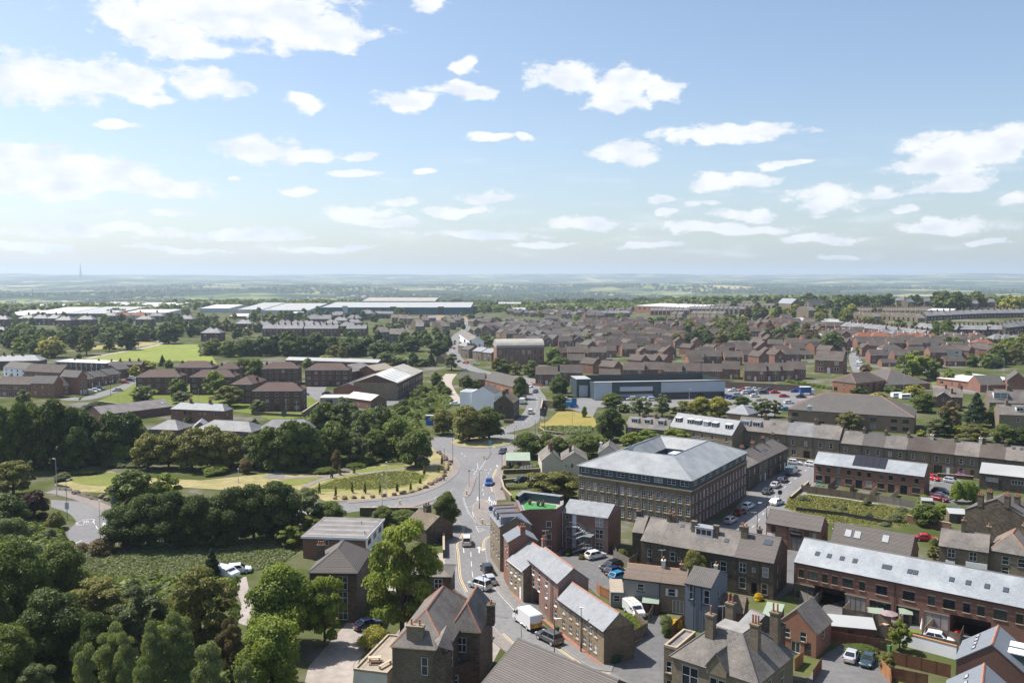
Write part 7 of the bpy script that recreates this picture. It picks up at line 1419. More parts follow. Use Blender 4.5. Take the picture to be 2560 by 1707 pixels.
tp(z4,1760,1640,1120,430,'bright','dense round bright green sycamore beside the gravel yard',sp_='round');tp(z4,1830,1350,760,480,'bright','broad yellow green ash tree beside the dirt track',sp_='round');tp(z4,2100,1330,850,280,'bright','narrower yellow green ash against the three storey stone house')
tp(z4,1300,1360,800,430,'olive','big olive green willow in front of the parked white vehicles');tp(z4,900,1330,895,380,'grey','soft grey green willow in the middle of the wood');tp(z4,640,1240,885,400,'olive','pale olive willow at the edge of the bramble field')
tp(z4,340,1500,930,470,'dark','broad dark sycamore in the middle of the left wood');tp(z4,60,1680,1170,380,'mid','mid green ash at the corner of the left wood');tp(z4,130,1250,610,430,'mid','tall layered mid green ash on the left edge of the wood');tp(z4,400,1100,640,340,'mid','rounded green tree overhanging the end of the bramble field')
tp(z4,60,950,480,330,'grey','grey leaved whitebeam left of the curved road');tp(z4,225,520,310,185,'copper','dark purple leaved tree beside the curved road');tp(z4,90,360,125,270,'olive','yellowish spreading tree left of the dry bank');tp(z4,60,600,330,250,'dark','shaded tree below the yellowish spreading one')
tp(z4,1490,1540,1130,180,'brown','thin brownish willow by the foot of the dirt track');tp(z4,1370,890,700,130,'conifer','small dark conifer above the parked white car',sp_='cone');tp(z4,1180,1500,1250,260,'dark','dark thicket tree behind the poplars');tp(z4,640,1600,1080,300,'dark','dark shaded sycamore behind the slim poplars');tp(z4,150,1000,800,260,'dark','dark undergrowth sycamore in the left wood');tp(z4,230,1720,1430,240,'grey','low grey green sallow at the very edge of the wood');tp(z4,-90,1400,760,330,'dark','dark tree leaning in from beyond the left wood')
for(x_,b_,t_,w_,k_) in((660,735,625,170,'brown'),(520,720,660,110,'brown'),(360,575,452,120,'olive'),(320,640,560,90,'grey')):bp(z4,x_,b_,t_,w_,k_,'clipped looking mound of shrub at the edge of the curved road','shrubs by the curved road')
GD='dark maples along the lower road'
for(x_,b_,t_,w_) in((800,690,400,300),(960,690,320,320),(1120,690,300,320),(1260,690,330,290),(1510,665,280,300),(1640,650,258,300),(1800,645,242,300)):tp(z4,x_,b_,t_,w_,'dark','dark glossy maple in the close row screening the lower road',GD)
tp(z4,1400,675,345,320,'dark','maple with yellowish seed clusters in the row screening the lower road',sp_='round');tp(z4,860,470,165,320,'mid','tall green maple standing behind the dark screening row');tp(z4,1060,440,205,220,'bright','pale green tree behind the dark screening row')
tp(z4,1990,570,300,230,'grey','pale grey green sallow at the end of the dark row',sp_='open');tp(z4,2120,570,385,230,'mid','rounded elder beside the flat roofed building');tp(z4,1880,690,545,190,'bright','bright elder bush tree at the corner of the bramble field');tp(z4,2000,600,480,160,'bright','pale shrub tree behind the flat roof corner')
tp(z1,300,1260,395,620,'bright','tall spreading ash tree with bare trunk in front of the stone houses',sp_='open',hmax=30,wk=1.0)
tp(z1,605,478,205,205,'mid','neat rounded street tree beside the small stone lodge',sp_='round');tp(z1,160,470,310,170,'mid','ivy clad tree at the corner of the flat roofed building')
bp(z1,300,425,345,240,'mid','clipped dark hedge along the left road arm',name='hedge');bp(z1,110,1330,1150,230,'yellow','yellow green laurel bush above the roof terrace');bp(z1,180,1290,1200,120,'mid','green shrub behind the roof terrace')
tp(z1,1330,285,75,360,'olive','broad olive thicket between the gardens and the mill',sp_='open');tp(z1,1250,260,130,160,'olive','small olive tree at the end of the mill thicket');tp(z1,1450,270,80,220,'olive','olive tree against the mill wall')
tp(z2,655,930,615,210,'olive','small rounded fruit tree in front of the sooty terrace',sp_='round');bp(z2,470,1180,1080,110,'grey','grey green shrub by the brown stone cottage');bp(z2,540,1190,1105,90,'gold','golden flowering broom by the blue grey house');bp(z2,470,1240,1140,70,'mid','dark green shrub by the lane fence');bp(z2,1115,985,925,70,'gold','golden shrub in the garden steps of the sooty terrace');bp(z2,155,690,615,90,'olive','yellow green shrub inside the stepped fence');bp(z2,640,1220,1180,22,'mid','tiny clipped conifer by the blue grey house')
bp(z1,1460,665,625,80,'dark','dark shrub under the steel fire stairs');bp(z1,1560,695,655,45,'olive','small yellow green shrub beside the parked white hatchback')
tp(z3,700,1340,1115,160,'bright','slender garden tree in front of the mews gardens',sp_='open');tp(z3,610,1480,1340,130,'olive','bushy yellow green shrub tree beside the two parked cars');bp(z3,430,1365,1300,260,'mid','clipped green hedge above the two parked cars',name='hedge')
tp(z3,890,460,290,220,'mid','round garden tree at the end of the vacant plot',sp_='round');bp(z3,1000,370,300,120,'hedge','light green shrub by the small garden shed');bp(z3,940,600,540,70,'mid','shrub beside the bright red car');tp(z3,935,710,590,90,'olive','feathery olive bush tree beside the stone shop');bp(z3,880,300,240,100,'hedge','yellow green bush beside the parked cars of the brick row');bp(z3,995,415,390,40,'gold','golden flower clump in the allotment garden')
for i,(x_,b_,t_) in enumerate(((1100,300,135),(1160,300,140),(1215,295,150))):bp(z3,x_,b_,t_,95,'hedge','tall bright clipped hedge screening the stone gable','tall bright hedge',name='hedge')
for(x_,b_,t_,w_) in((20,285,245,90),(230,335,300,45),(300,350,310,60),(470,320,260,60),(480,400,360,60),(680,430,370,110),(370,400,370,40),(600,460,430,70),(720,360,325,80)):bp(z3,x_,b_,t_,w_,'grey','clump of buddleia and willowherb in the vacant plot','weed clumps in the vacant plot')
bp(z3,1130,115,80,80,'blossom','mauve flowering rhododendron in front of the sandstone terrace')
tp(z6,1200,842,650,200,'olive','rounded olive tree at the left edge of the roundabout',sp_='round');tp(z6,1390,900,625,270,'olive','broad olive tree on the roundabout island',sp_='round');tp(z6,1540,880,635,230,'mid','darker green tree on the roundabout island',sp_='round')
tp(z6,1000,1080,790,260,'mid','bright leafed dome shaped tree at the corner of the lawn',sp_='round');tp(z6,1810,1005,815,230,'mid','leafy tree behind the green roofed outbuilding');tp(z6,2040,1010,840,200,'mid','leafy tree behind the cream twin gables');tp(z6,2240,1030,830,240,'mid','dense tree between the cream gables and the mill')
tp(z6,2050,660,530,120,'mid','ivy covered wall tree beside the car park steps');tp(z6,2050,560,400,150,'dark','dark tree between the brick houses and the supermarket',sp_='round')
GB='trees in the belt behind the lawn'
belt=[(120,1060,735,230,'dark'),(250,1070,790,240,'dark'),(400,1050,720,280,'mid'),(560,1050,830,220,'grey'),(620,980,650,240,'grey'),(720,1020,800,220,'mid'),(850,1010,690,280,'mid'),(750,900,610,240,'dark'),(930,960,780,160,'mid'),(340,830,580,250,'mid'),(480,840,570,240,'grey'),(30,1000,760,200,'dark')]
for(x_,b_,t_,w_,k_) in belt:tp(z6,x_,b_,t_,w_,k_,{'dark':'dark green tree in the wooded belt behind the lawn','mid':'mid green tree in the wooded belt behind the lawn','grey':'silvery grey tree in the wooded belt behind the lawn'}[k_],GB+' ('+k_+')')
GB2='big trees left of the willows'
for(x_,b_,t_,w_) in((40,1120,600,260),(150,1110,600,220),(250,1090,570,260),(390,1100,552,280),(520,1090,640,240),(640,1060,650,220),(830,1040,655,280),(960,1000,650,220),(560,1110,780,220),(720,1070,800,200)):tp(z5,x_,b_,t_,w_,'dark' if x_>300 else 'mid',('dark' if x_>300 else 'sunlit')+' tall sycamore in the dense wood below the brick terraces',GB2+(' dark' if x_>300 else ' sunlit'))
tp(z5,180,660,510,120,'grey','pale sallow in front of the brick end block');tp(z5,700,680,600,180,'conifer','black yew hedge tree above the dense wood',sp_='round')
for(x_,b_,t_,w_) in((1090,1095,815,250),(1240,1090,790,240),(1410,1100,790,290),(1560,1095,780,280),(1700,1090,800,230)):tp(z5,x_,b_,t_,w_,'olive','rounded olive willow in the row behind the dry bank','willows behind the dry bank',sp_='round')
for(x_,b_,t_,w_,k_) in((1870,1090,820,180,'grey'),(1980,1100,760,240,'mid'),(2110,1100,740,260,'mid'),(2240,1090,730,240,'dark'),(2330,1090,850,180,'mid')):tp(z5,x_,b_,t_,w_,k_,'tree in the wooded belt between the willows and the lawn, '+{'grey':'grey leaved','mid':'green','dark':'dark'}[k_],'belt between willows and lawn '+k_)
bp(z5,870,1045,890,200,'bright','bright green bush below the dark wood');tp(z5,1805,1125,1010,100,'brown','reddish brown hawthorn at the back of the lawn',sp_='round');tp(z6,415,1110,950,80,'brown','rusty brown hawthorn beside the meadow',sp_='round');bp(z5,1580,1130,1060,200,'bright','bright green bush at the back of the lawn');bp(z4,400,260,205,110,'grey','pale shrub by the timber rail')
for(x_,b_,t_,w_) in((660,1060,1005,180),(850,1070,1020,220),(1000,1080,1040,160),(500,1090,1060,160),(640,1120,1080,260)):bp(z5,x_,b_,t_,w_,'grey','low flowering bramble hedge behind the dry bank','bramble hedges behind the dry bank')
for(x_,b_,t_,w_) in((160,1110,1070,180),(330,1120,1075,200),(560,1080,1040,160),(700,1040,990,150),(620,1060,1010,140)):bp(z6,x_,b_,t_,w_,'mid','low green scrub at the back edge of the lawn','scrub at the back of the lawn')
for(x_,b_,t_,w_,k_,l_) in((1050,590,480,200,'mid','low spreading tree on the flats lawn by the road'),(1310,560,420,150,'mid','tree standing between two blocks of flats'),(1330,610,520,150,'grey','thin grey tree on the flats lawn'),(1590,570,385,200,'bright','tall bright tree before the half hidden flats'),(1690,640,475,240,'olive','rounded olive tree beside the flats steps'),(1890,690,580,130,'grey','small grey tree on the lower flats lawn'),(1790,420,275,180,'mid','tall twin tree behind the end-on flats'),(1880,440,280,150,'mid','second tall twin tree behind the end-on flats'),(1060,380,290,180,'yellow','yellowish tree at the corner of the playing field'),(990,420,330,90,'yellow','yellowish shrub tree beside the top terrace'),(1195,340,255,55,'conifer','small dark conifer behind the flats'),(1240,350,290,80,'mid','young tree beside the small conifer'),(1870,780,720,90,'conifer','dark shrub beside the lower flats lawn'),(580,290,240,50,'mid','small round tree on the dry verge')):tp(z5,x_,b_,t_,w_,k_,l_)
bp(z5,115,410,378,110,'mid','dark clipped hedge in front of the white terrace',name='hedge');bp(z5,1375,755,705,60,'mid','garden shrub before the hipped brick semi');bp(z5,1160,700,685,50,'gold','golden shrub beside the black shed')
for i in range(26):
 x_=tr.uniform(860,1240);y_=tr.uniform(500,740);bp(z6,x_,y_+20,y_-tr.uniform(10,50),tr.uniform(50,110),tr.choice(['mid','bright','grey','mid']),'scrubby bush on the overgrown bank below the factory','bushes on the overgrown bank')
for(x_,b_,t_,w_) in((1150,480,380,90),(1190,540,440,80),(680,760,640,130),(900,700,620,100)):tp(z6,x_,b_,t_,w_,'mid','young self-seeded tree on the bank below the factory','young trees on the factory bank')
for(x_,b_,t_,w_,k_) in((70,260,75,180,'dark'),(160,270,110,150,'dark'),(260,265,90,200,'dark'),(400,290,190,130,'olive'),(520,265,130,200,'dark'),(640,260,110,170,'dark'),(740,300,140,190,'dark'),(780,330,230,150,'grey'),(970,230,110,170,'dark'),(1160,260,140,160,'dark'),(1260,370,250,130,'grey'),(1110,340,240,80,'conifer'),(980,340,230,90,'dark'),(340,330,255,180,'yellow'),(200,360,275,90,'mid'),(460,330,200,90,'olive'),(880,320,270,150,'mid'),(1050,340,280,130,'mid'),(920,220,170,120,'grey')):
 tp(z6,x_,b_,t_,w_,k_,{'dark':'dark broadleaf tree in the long belt behind the flats and factory','olive':'olive tree in the long belt behind the flats and factory','grey':'grey leaved tree near the hill road','conifer':'pointed dark conifer near the hill road','yellow':'yellow flowering tree behind the flats','mid':'green tree near the long low shed'}[k_],'long belt '+k_)
for(x_,b_,t_,w_) in((1600,250,200,110),(1520,190,110,120),(1640,400,280,130),(1730,400,310,110),(1850,420,290,120),(1770,580,400,120),(2010,330,200,130),(2060,370,260,160),(1830,400,330,100),(1590,400,280,100),(1370,500,400,90),(1440,500,430,90)):tp(z6,x_,b_,t_,w_,tr.choice(['mid','olive','mid']),'garden tree round the brick mill and the north road','trees round the brick mill')
for(x_,b_,t_,w_,k_,l_) in((590,840,540,250,'dark','big dark tree between the grassy mound and the mill'),(600,560,430,200,'mid','green tree in front of the supermarket entrance'),(830,640,470,220,'grey','flowering grey green tree before the supermarket'),(1020,640,450,160,'grey','pale tree in the middle of the supermarket hedge'),(1190,640,540,190,'olive','soft olive tree in the supermarket hedge'),(1340,640,460,190,'yellow','bright yellow green tree before the supermarket'),(1500,650,470,200,'yellow','yellow green tree beside the pyramid roofed house'),(1690,560,460,150,'mid','green tree behind the pyramid roofed house'),(1850,640,480,170,'grey','open twiggy tree beside the pyramid roofed house'),(1960,640,500,120,'grey','second open twiggy tree before the car park'),(760,920,760,220,'bright','leafy tree behind the grey gabled house'),(900,900,740,220,'bright','green tree behind the mill roof'),(1130,910,730,280,'bright','broad green tree behind the mill roof'),(330,960,760,230,'mid','dense tree above the cream twin gables'),(480,900,800,130,'bright','small bright tree above the grey gabled house'),(60,940,760,160,'mid','tree at the corner of the roundabout'),(160,440,280,160,'dark','round dark tree left of the loading bay'),(370,640,540,50,'mid','thin young tree beside the blue sign'),(1210,560,500,120,'olive','low olive tree before the supermarket window'),(700,600,520,120,'mid','green shrub tree before the supermarket panels'),(330,1100,1000,90,'olive','shrub tree beside the mill corner')):tp(z7,x_,b_,t_,w_,k_,l_)
for(x_,b_,t_,w_,k_,l_) in((320,690,625,130,'yellow','yellow green shrub tree before the care home'),(590,700,610,100,'mid','small green tree before the care home'),(740,760,600,230,'olive','spreading olive tree before the care home'),(820,450,388,140,'dark','rounded dark laurel below the orange brick centre'),(1110,440,375,160,'dark','rounded dark shrub by the broad roofed hall'),(1290,470,365,180,'yellow','yellow flowering shrub tree beside the caravans'),(1270,330,95,250,'bright','large bright green tree beside the copper tree'),(1400,330,130,160,'bright','bright green tree next to the large bright one'),(1480,230,135,110,'copper','dark copper beech beside the bright green trees'),(1440,320,240,110,'mid','small green tree before the works'),(1570,380,245,110,'bright','young green tree on the works verge'),(1735,370,250,90,'mid','small round tree on the works verge'),(880,290,200,100,'brown','brownish small tree at the corner of the estate road'),(1360,600,440,220,'mid','rounded green tree beside the care home car park',),(1590,760,505,200,'brown','brownish flowering tree in the terrace gardens'),(1540,800,590,150,'conifer','dark conifer hedge tree in the terrace gardens'),(1800,720,435,210,'conifer','tall dense dark conifer in the terrace gardens'),(1480,800,640,200,'grey','grey leaved tree behind the lower terrace'),(1660,800,700,110,'yellow','yellow green shrub tree behind the lower terrace'),(1790,850,700,250,'olive','rounded olive tree behind the lower terrace'),(1950,720,545,140,'mid','green tree right of the tall conifer'),(2050,720,555,150,'yellow','golden tinted tree right of the tall conifer'),(2030,860,690,200,'mid','green tree behind the chimneys of the lower terrace'),(2160,870,720,170,'dark','dark tree at the end of the lower terrace'),(1340,800,740,80,'yellow','white flowering shrub by the care home corner'),(990,470,430,120,'yellow','bright shrub below the orange brick centre'),(430,990,945,50,'bright','small shrub before the sandstone terrace')):tp(z8,x_,b_,t_,w_,k_,l_)
for i in range(9):bp(z8,240+i*42,352+i*7,322+i*7,62,'hedge','bright yellow green hedge segment beside the car park','bright car park hedge','hedge')
def scat(f,x0,x1_,ya,yb,n,hmin,hmax,kinds,lb_,gp_,seed):
 R=random.Random(seed)
 for i in range(n):
  p=f(R.uniform(x0,x1_),R.uniform(ya,yb));h=R.uniform(hmin,hmax);k_=R.choice(kinds);tree(p,h,h*R.uniform(.8,1.15),k_,lb_,gp_)
scat(y4,980,1640,830,1030,34,9,15,['dark','mid','dark','olive'],'broadleaf tree in the woodland strip through the estate','estate woodland',1);scat(y4,1240,1650,720,860,18,9,14,['mid','olive','dark'],'broadleaf tree in the upper end of the estate woodland','upper estate woodland',2)
scat(y4,1600,1880,620,740,8,12,16,['yellow','mid','copper'],'','',3);scat(y4,1960,2230,660,740,6,12,16,['yellow','yellow','mid'],'','',4)
scat(y4,1830,2352,880,1060,22,8,13,['dark','mid','olive','copper'],'garden tree between the estate and the semis','garden trees right of the woodland',5);scat(y4,500,960,760,840,12,8,13,['dark','mid'],'','',6);scat(y4,0,900,880,1150,16,6,10,['mid','dark','bright'],'','',7)
scat(y3,700,2352,740,1000,26,6,10,['mid','olive','bright','dark'],'','',8);scat(y5,260,560,960,1040,8,12,16,['mid','dark'],'big green tree above the estate road','trees above the estate road',9);scat(y5,20,200,900,1000,5,10,14,['copper','mid'],'copper or green tree beside the estate houses','copper trees',10)
scat(y5,2040,2400,960,1140,26,9,14,['mid','bright','olive'],'tree in the dense green clump at the edge of the slope','dense clump on the slope',12);scat(y5,1700,2100,1120,1180,9,7,10,['mid','olive','dark'],'','',13);scat(y5,590,1560,690,740,22,9,14,['dark','mid','olive'],'tree in the band across the hillside','hillside tree band',14);scat(y5,100,560,620,700,14,12,16,['olive','yellow','mid','dark'],'','',15)
scat(y5,0,330,520,560,14,14,20,['dark'],'dark tree on the wooded skyline ridge','ridge trees',16);scat(y5,380,940,520,560,26,14,20,['dark','dark','mid'],'dark tree on the wooded skyline ridge','ridge trees',17);scat(y5,1120,1330,500,550,10,13,18,['dark'],'dark tree on the wooded skyline ridge','ridge trees',18);scat(y5,1430,1880,530,570,22,16,24,['dark','mid'],'dark tree on the wooded skyline ridge','ridge trees',19)
scat(y5,2060,2400,500,600,18,14,20,['bright','mid','yellow'],'light green tree on the slope under the church','trees under the church',20);scat(y5,1300,2000,780,900,16,6,10,['mid','olive','dark'],'','',21);scat(y5,580,1500,900,1060,14,6,9,['mid','bright'],'','',22)
scat(y1,-40,900,960,1060,26,13,18,['dark','mid','dark'],'tall park tree on the left of the playing field','park trees',23);tp(y1,590,1150,905,310,'yellow','russet tinted park tree standing clear of the others',sp_='round');scat(y1,100,500,1060,1120,7,10,14,['mid','bright'],'sunlit park tree near the slate terrace','sunlit park trees',24);tp(y1,980,1120,850,210,'olive','tall narrow park conifer beside the field',sp_='tall');tp(y1,1240,1080,925,150,'dark','dark pointed tree at the field corner',sp_='tall');tp(y1,1440,1060,810,260,'dark','large dark park tree over the red gate');tp(y1,1910,990,740,280,'dark','large dark round tree behind the playing field')
scat(y1,900,1800,880,1000,30,11,16,['dark','mid','grey','dark'],'tree in the park belt behind the field','park belt',25);scat(y1,0,2352,700,800,40,9,13,['mid','dark','grey'],'','',26);scat(y1,1800,2352,840,950,14,10,15,['dark','mid'],'tree beyond the field by the white roofed hut','trees beyond the field',27)
for(x_,b_,t_,w_) in((140,1120,930,260),(330,1140,950,230),(520,1130,920,230),(700,1130,900,220),(850,1120,890,220),(1010,1130,885,220),(1120,1120,930,160),(1320,1120,860,230),(1500,1100,900,180),(1680,1120,900,240),(1880,1110,890,210),(2060,1120,950,230),(2250,1100,980,150)):tp(y2,x_,b_,t_,w_,tr.choice(['dark','dark','mid']),'dark broadleaf tree in the continuous belt behind the flats','continuous belt of trees')
scat(y2,0,700,760,960,16,9,14,['mid','dark','grey','olive'],'','',28);scat(y2,600,1300,690,800,18,11,17,['mid','dark','olive'],'','',29);scat(y2,1300,2352,650,760,18,10,15,['mid','dark'],'','',30);scat(y2,1600,2352,860,980,10,8,12,['mid','dark','yellow'],'','',31)
scat(y3,0,560,880,1060,16,8,13,['dark','mid'],'tree beside the lower hill road','trees beside the hill road',32);scat(y3,560,1700,580,680,26,10,15,['dark','mid','dark'],'','',33);scat(y3,1700,2352,590,680,22,10,15,['dark','mid'],'','',34);scat(y4,0,1100,530,620,24,10,14,['dark','mid'],'','',35);scat(y4,1100,2352,530,600,16,10,14,['dark','mid'],'','',36)
for(x_,b_,t_) in((290,1275,1190),(410,1295,1220),(530,1270,1180),(625,1275,1190),(735,1280,1200),(860,1260,1190),(960,1250,1190),(1060,1140,1060),(380,1160,1080),(440,1140,1060),(545,1130,1060),(1030,1200,1150),(1165,1120,1060),(1190,1060,1000)):tp(z6,x_,b_,t_,30,'olive','thin young sapling planted on the lawn','lawn saplings',sp_='tall',wk=.9)
TREES.sort(key=lambda t:-t[1]*t[2]/max(1,t[0].length_squared))
for t_ in TREES[:300]:tnow(*t_)
def tmass(items,name,lb_,nleaf=180,leaf=.095):
 kinds=sorted({t_[3] for t_ in items});lib={};R=np.random.default_rng(3);VS,FS,TS,MS=[],[],[],[];base=0
 for(p,h,w,kn_,*_r) in items:
  sp_=_r[2] or SHP[kn_];v_=int(R.integers(4));key=(sp_,v_)
  if key not in lib:
   me=crn(900+v_*13+len(sp_),sp_,nleaf,leaf,'mid',.8);co=np.empty(len(me.vertices)*3,np.float32);me.vertices.foreach_get('co',co);tn=np.empty(len(me.vertices),np.float32);me.attributes['tone'].data.foreach_get('value',tn);lt=np.empty(len(me.polygons),np.int32);me.polygons.foreach_get('loop_total',lt);li=np.empty(len(me.loops),np.int32);me.loops.foreach_get('vertex_index',li);lib[key]=(co.reshape(-1,3),tn,lt,li);bpy.data.meshes.remove(me)
  co,tn,lt,li=lib[key];a=R.uniform(0,6.28);c_,s_=math.cos(a),math.sin(a);q=co.copy();x,y=q[:,0]*w,q[:,1]*w
  VS.append(np.stack([x*c_-y*s_+p.x,x*s_+y*c_+p.y,q[:,2]*h+T(p.x,p.y)-.3],1));TS.append(np.clip(tn+R.uniform(-.22,.22),0,1));FS.append((lt,li+base));MS.append(np.full(len(lt),kinds.index(kn_),np.int32));base+=len(q)
 V=np.concatenate(VS);LT=np.concatenate([f_[0] for f_ in FS]);LI=np.concatenate([f_[1] for f_ in FS]);me=rmesh(name,V,LT,LI,np.concatenate(TS),kinds,np.concatenate(MS))
 tag(ob(name,me),lb_,'trees',kn_='stuff')
REST=TREES[300:];R9=random.Random(77)
def fill(poly,n,hmin,hmax,kinds):
 pts=[G(*q_) for q_ in poly];xs,ys=[p.x for p in pts],[p.y for p in pts];c_=0
 while c_<n:
  x,y=R9 .uniform(min(xs),max(xs)),R9 .uniform(min(ys),max(ys));ins=False
  for i in range(len(pts)):
   a,b=pts[i],pts[i-1]
   if(a.y>y)!=(b.y>y) and x<(b.x-a.x)*(y-a.y)/(b.y-a.y)+a.x:ins=not ins
  if not ins:continue
  c_+=1
  if any(abs(x-q_.x)<7 and abs(y-q_.y)<7 for q_ in OCC):continue
  h=R9 .uniform(hmin,hmax);REST.append((Vector((x,y,0)),h,h*R9 .uniform(.8,1.2),R9 .choice(kinds),'',None,None,'tree'))
fill([(1150,860),(1500,880),(2100,880),(2560,880),(2560,760),(1700,745),(1100,770)],790,5,11,['mid','dark','olive','mid','bright'])
fill([(0,850),(480,830),(1100,850),(1150,770),(1000,755),(0,760)],520,7,13,['dark','mid','dark','grey'])
tmass(REST,'far_garden_trees','mass of far trees in the gardens and parks of the town')
def cvr(name,f,poly,n,smin,smax,kn_,lb_,seed,hk=.6):
 R=np.random.default_rng(seed);pts=[f(*q) for q in poly];xs=[p.x for p in pts];ys=[p.y for p in pts];P=[]
 while len(P)<n:
  x,y=R.uniform(min(xs),max(xs)),R.uniform(min(ys),max(ys));c=False
  for i in range(len(pts)):
   a,b=pts[i],pts[i-1]
   if(a.y>y)!=(b.y>y) and x<(b.x-a.x)*(y-a.y)/(b.y-a.y)+a.x:c=not c
  if c:P.append((x,y))
 P=np.array(P);nb=9;V=[];tone=[]
 for(x,y) in P:
  s=R.uniform(smin,smax);d=R.normal(size=(nb,3));d/=np.linalg.norm(d,axis=1)[:,None];d[:,2]=abs(d[:,2]);c=np.array([x,y,T(x,y)])+d*np.array([s,s,s*hk]);t=np.cross(d,R.normal(size=(nb,3)));t/=np.linalg.norm(t,axis=1)[:,None];b=np.cross(d,t);k_=s*.42
  V.append(np.stack([c-t*k_-b*k_*.6,c+t*k_*.4-b*k_,c+t*k_+b*k_*.5,c-t*k_*.3+b*k_],1).reshape(-1,3));tone.append(np.repeat(R.uniform(.2,.8)*.5+R.uniform(0,.5,nb),4))
 V=np.concatenate(V);tag(ob(name,quads(name,V,np.concatenate(tone),kn_)),lb_,'undergrowth',kn_='stuff')
cvr('bramble_undergrowth',z4,[(430,730),(760,700),(1300,670),(1800,630),(1970,690),(1800,810),(1500,870),(1000,890),(600,910),(430,860)],9000,.22,.55,'grey','green brambles and nettles covering the rough field',1)
cvr('wood_undergrowth',z4,[(-200,500),(250,480),(470,700),(480,900),(1500,900),(1500,1700),(-300,1750)],5200,.7,1.7,'mid','shaded undergrowth beneath the left wood',2)
cvr('bank_undergrowth',z6,[(60,1100),(700,1030),(860,1050),(1100,880),(960,700),(840,640),(300,700),(-200,800),(-600,1000),(-500,1090)],5200,.7,1.8,'mid','undergrowth beneath the belt of trees behind the lawn',3)
cvr('plot_grass',z8,[(250,1295),(420,1295),(1000,1375),(1285,1425),(1225,1555),(600,1525),(210,1400)],3600,.2,.45,'olive','tall wild grass in the vacant plot',4)
cvr('belt_undergrowth',z5,[(-100,700),(400,640),(960,700),(1060,830),(1900,850),(2352,830),(2352,1060),(900,1060),(-100,1120)],4200,.9,2.2,'dark','dark undergrowth beneath the wood below the terraces',8)
cvr('park_undergrowth',y2,[(0,1010),(700,950),(1500,930),(2300,1000),(2300,1110),(1200,1130),(0,1130)],1500,1.5,3.2,'dark','undergrowth along the belt behind the flats',10)
cvr('bank_scrub',z6,[(1040,520),(1180,480),(1260,590),(1240,640),(1120,720),(960,740),(840,640),(900,620)],1600,.6,1.4,'mid','scrub on the overgrown bank below the factory',5)
cvr('mound_planting',z7,[(0,730),(180,720),(430,730),(440,770),(200,790),(0,780)],500,.5,1.1,'grey','planting along the foot of the grassy mound',6)
cvr('meadow_grass',z6,[(260,1238),(400,1175),(760,1115),(960,1112),(1070,1150),(1030,1188),(820,1240),(560,1246)],2600,.2,.45,'olive','long meadow grass left uncut on the lawn',7,.5)
def fmass(name,n,rmin,rmax,amax,kn_,lb_,seed,smin,smax,clus=700.0,thr=.25,amin=None):
 R=np.random.default_rng(seed);V=[];tone=[];cnt=0
 while cnt<n:
  r=rmin*(rmax/rmin)**R.random();a=R.uniform(-amax if amin is None else amin,amax);x,y=r*math.sin(a),r*math.cos(a)
  if hn(x,y,clus)<thr:continue
  s=R.uniform(smin,smax);z=T(x,y);nb=6;d=R.normal(size=(nb,3));d/=np.linalg.norm(d,axis=1)[:,None];d[:,2]=abs(d[:,2])+.2
  c=np.array([x,y,z])+d*s*.55;t=np.cross(d,R.normal(size=(nb,3)));t/=np.linalg.norm(t,axis=1)[:,None];b=np.cross(d,t);k_=s*.6
  V.append(np.stack([c-t*k_-b*k_,c+t*k_-b*k_,c+t*k_+b*k_,c-t*k_+b*k_],1).reshape(-1,3));tone.append(np.repeat(R.uniform(.2,.8,nb),4));cnt+=1
 V=np.concatenate(V);tag(ob(name,quads(name,V,np.concatenate(tone),kn_)),lb_,'woodland',kn_='stuff')
fmass('far_woodland',11000,2050,9000,.62,'dark','far woods and hedgerow trees across the valley',1,9,17,520.0,.15);fmass('town_edge_woodland',2600,1500,2600,.60,'mid','mass of trees along the far edge of the town',2,8,13,160.0,.1)
def fhou(n,rmin,rmax,seed):
 R=np.random.default_rng(seed);b=MB();cnt=0
 while cnt<n:
  r=rmin*(rmax/rmin)**R.random();a=R.uniform(-.55,.6);x,y=r*math.sin(a),r*math.cos(a)
  if hn(x+900,y,900.0)<.1:continue
  z=T(x,y);w,d,h,q=R.uniform(6,14),R.uniform(6,8),5,R.uniform(0,3.1);c_,s_=math.cos(q),math.sin(q);P=lambda u,v,zz_:(x+c_*u-s_*v,y+s_*u+c_*v,z+zz_)
  m_=int(R.random()<.25)
  for(u0,v0,u1,v1) in((-w,-d,w,-d),(w,-d,w,d),(w,d,-w,d),(-w,d,-w,-d)):b.face([P(u0,v0,-3),P(u1,v1,-3),P(u1,v1,h),P(u0,v0,h)],m_)
  b.face([P(-w,-d,h),P(w,-d,h),P(w,0,h+4),P(-w,0,h+4)],2+(cnt%5==0));b.face([P(w,d,h),P(-w,d,h),P(-w,0,h+4),P(w,0,h+4)],2+(cnt%5==0));cnt+=1
 tag(b.build('far_suburb',['brick_red','render_pale','tile_brown','roof_pale']),'far-off suburbs across the valley reading as specks','suburb',kn_='stuff')
fhou(1500,2300,5200,9)
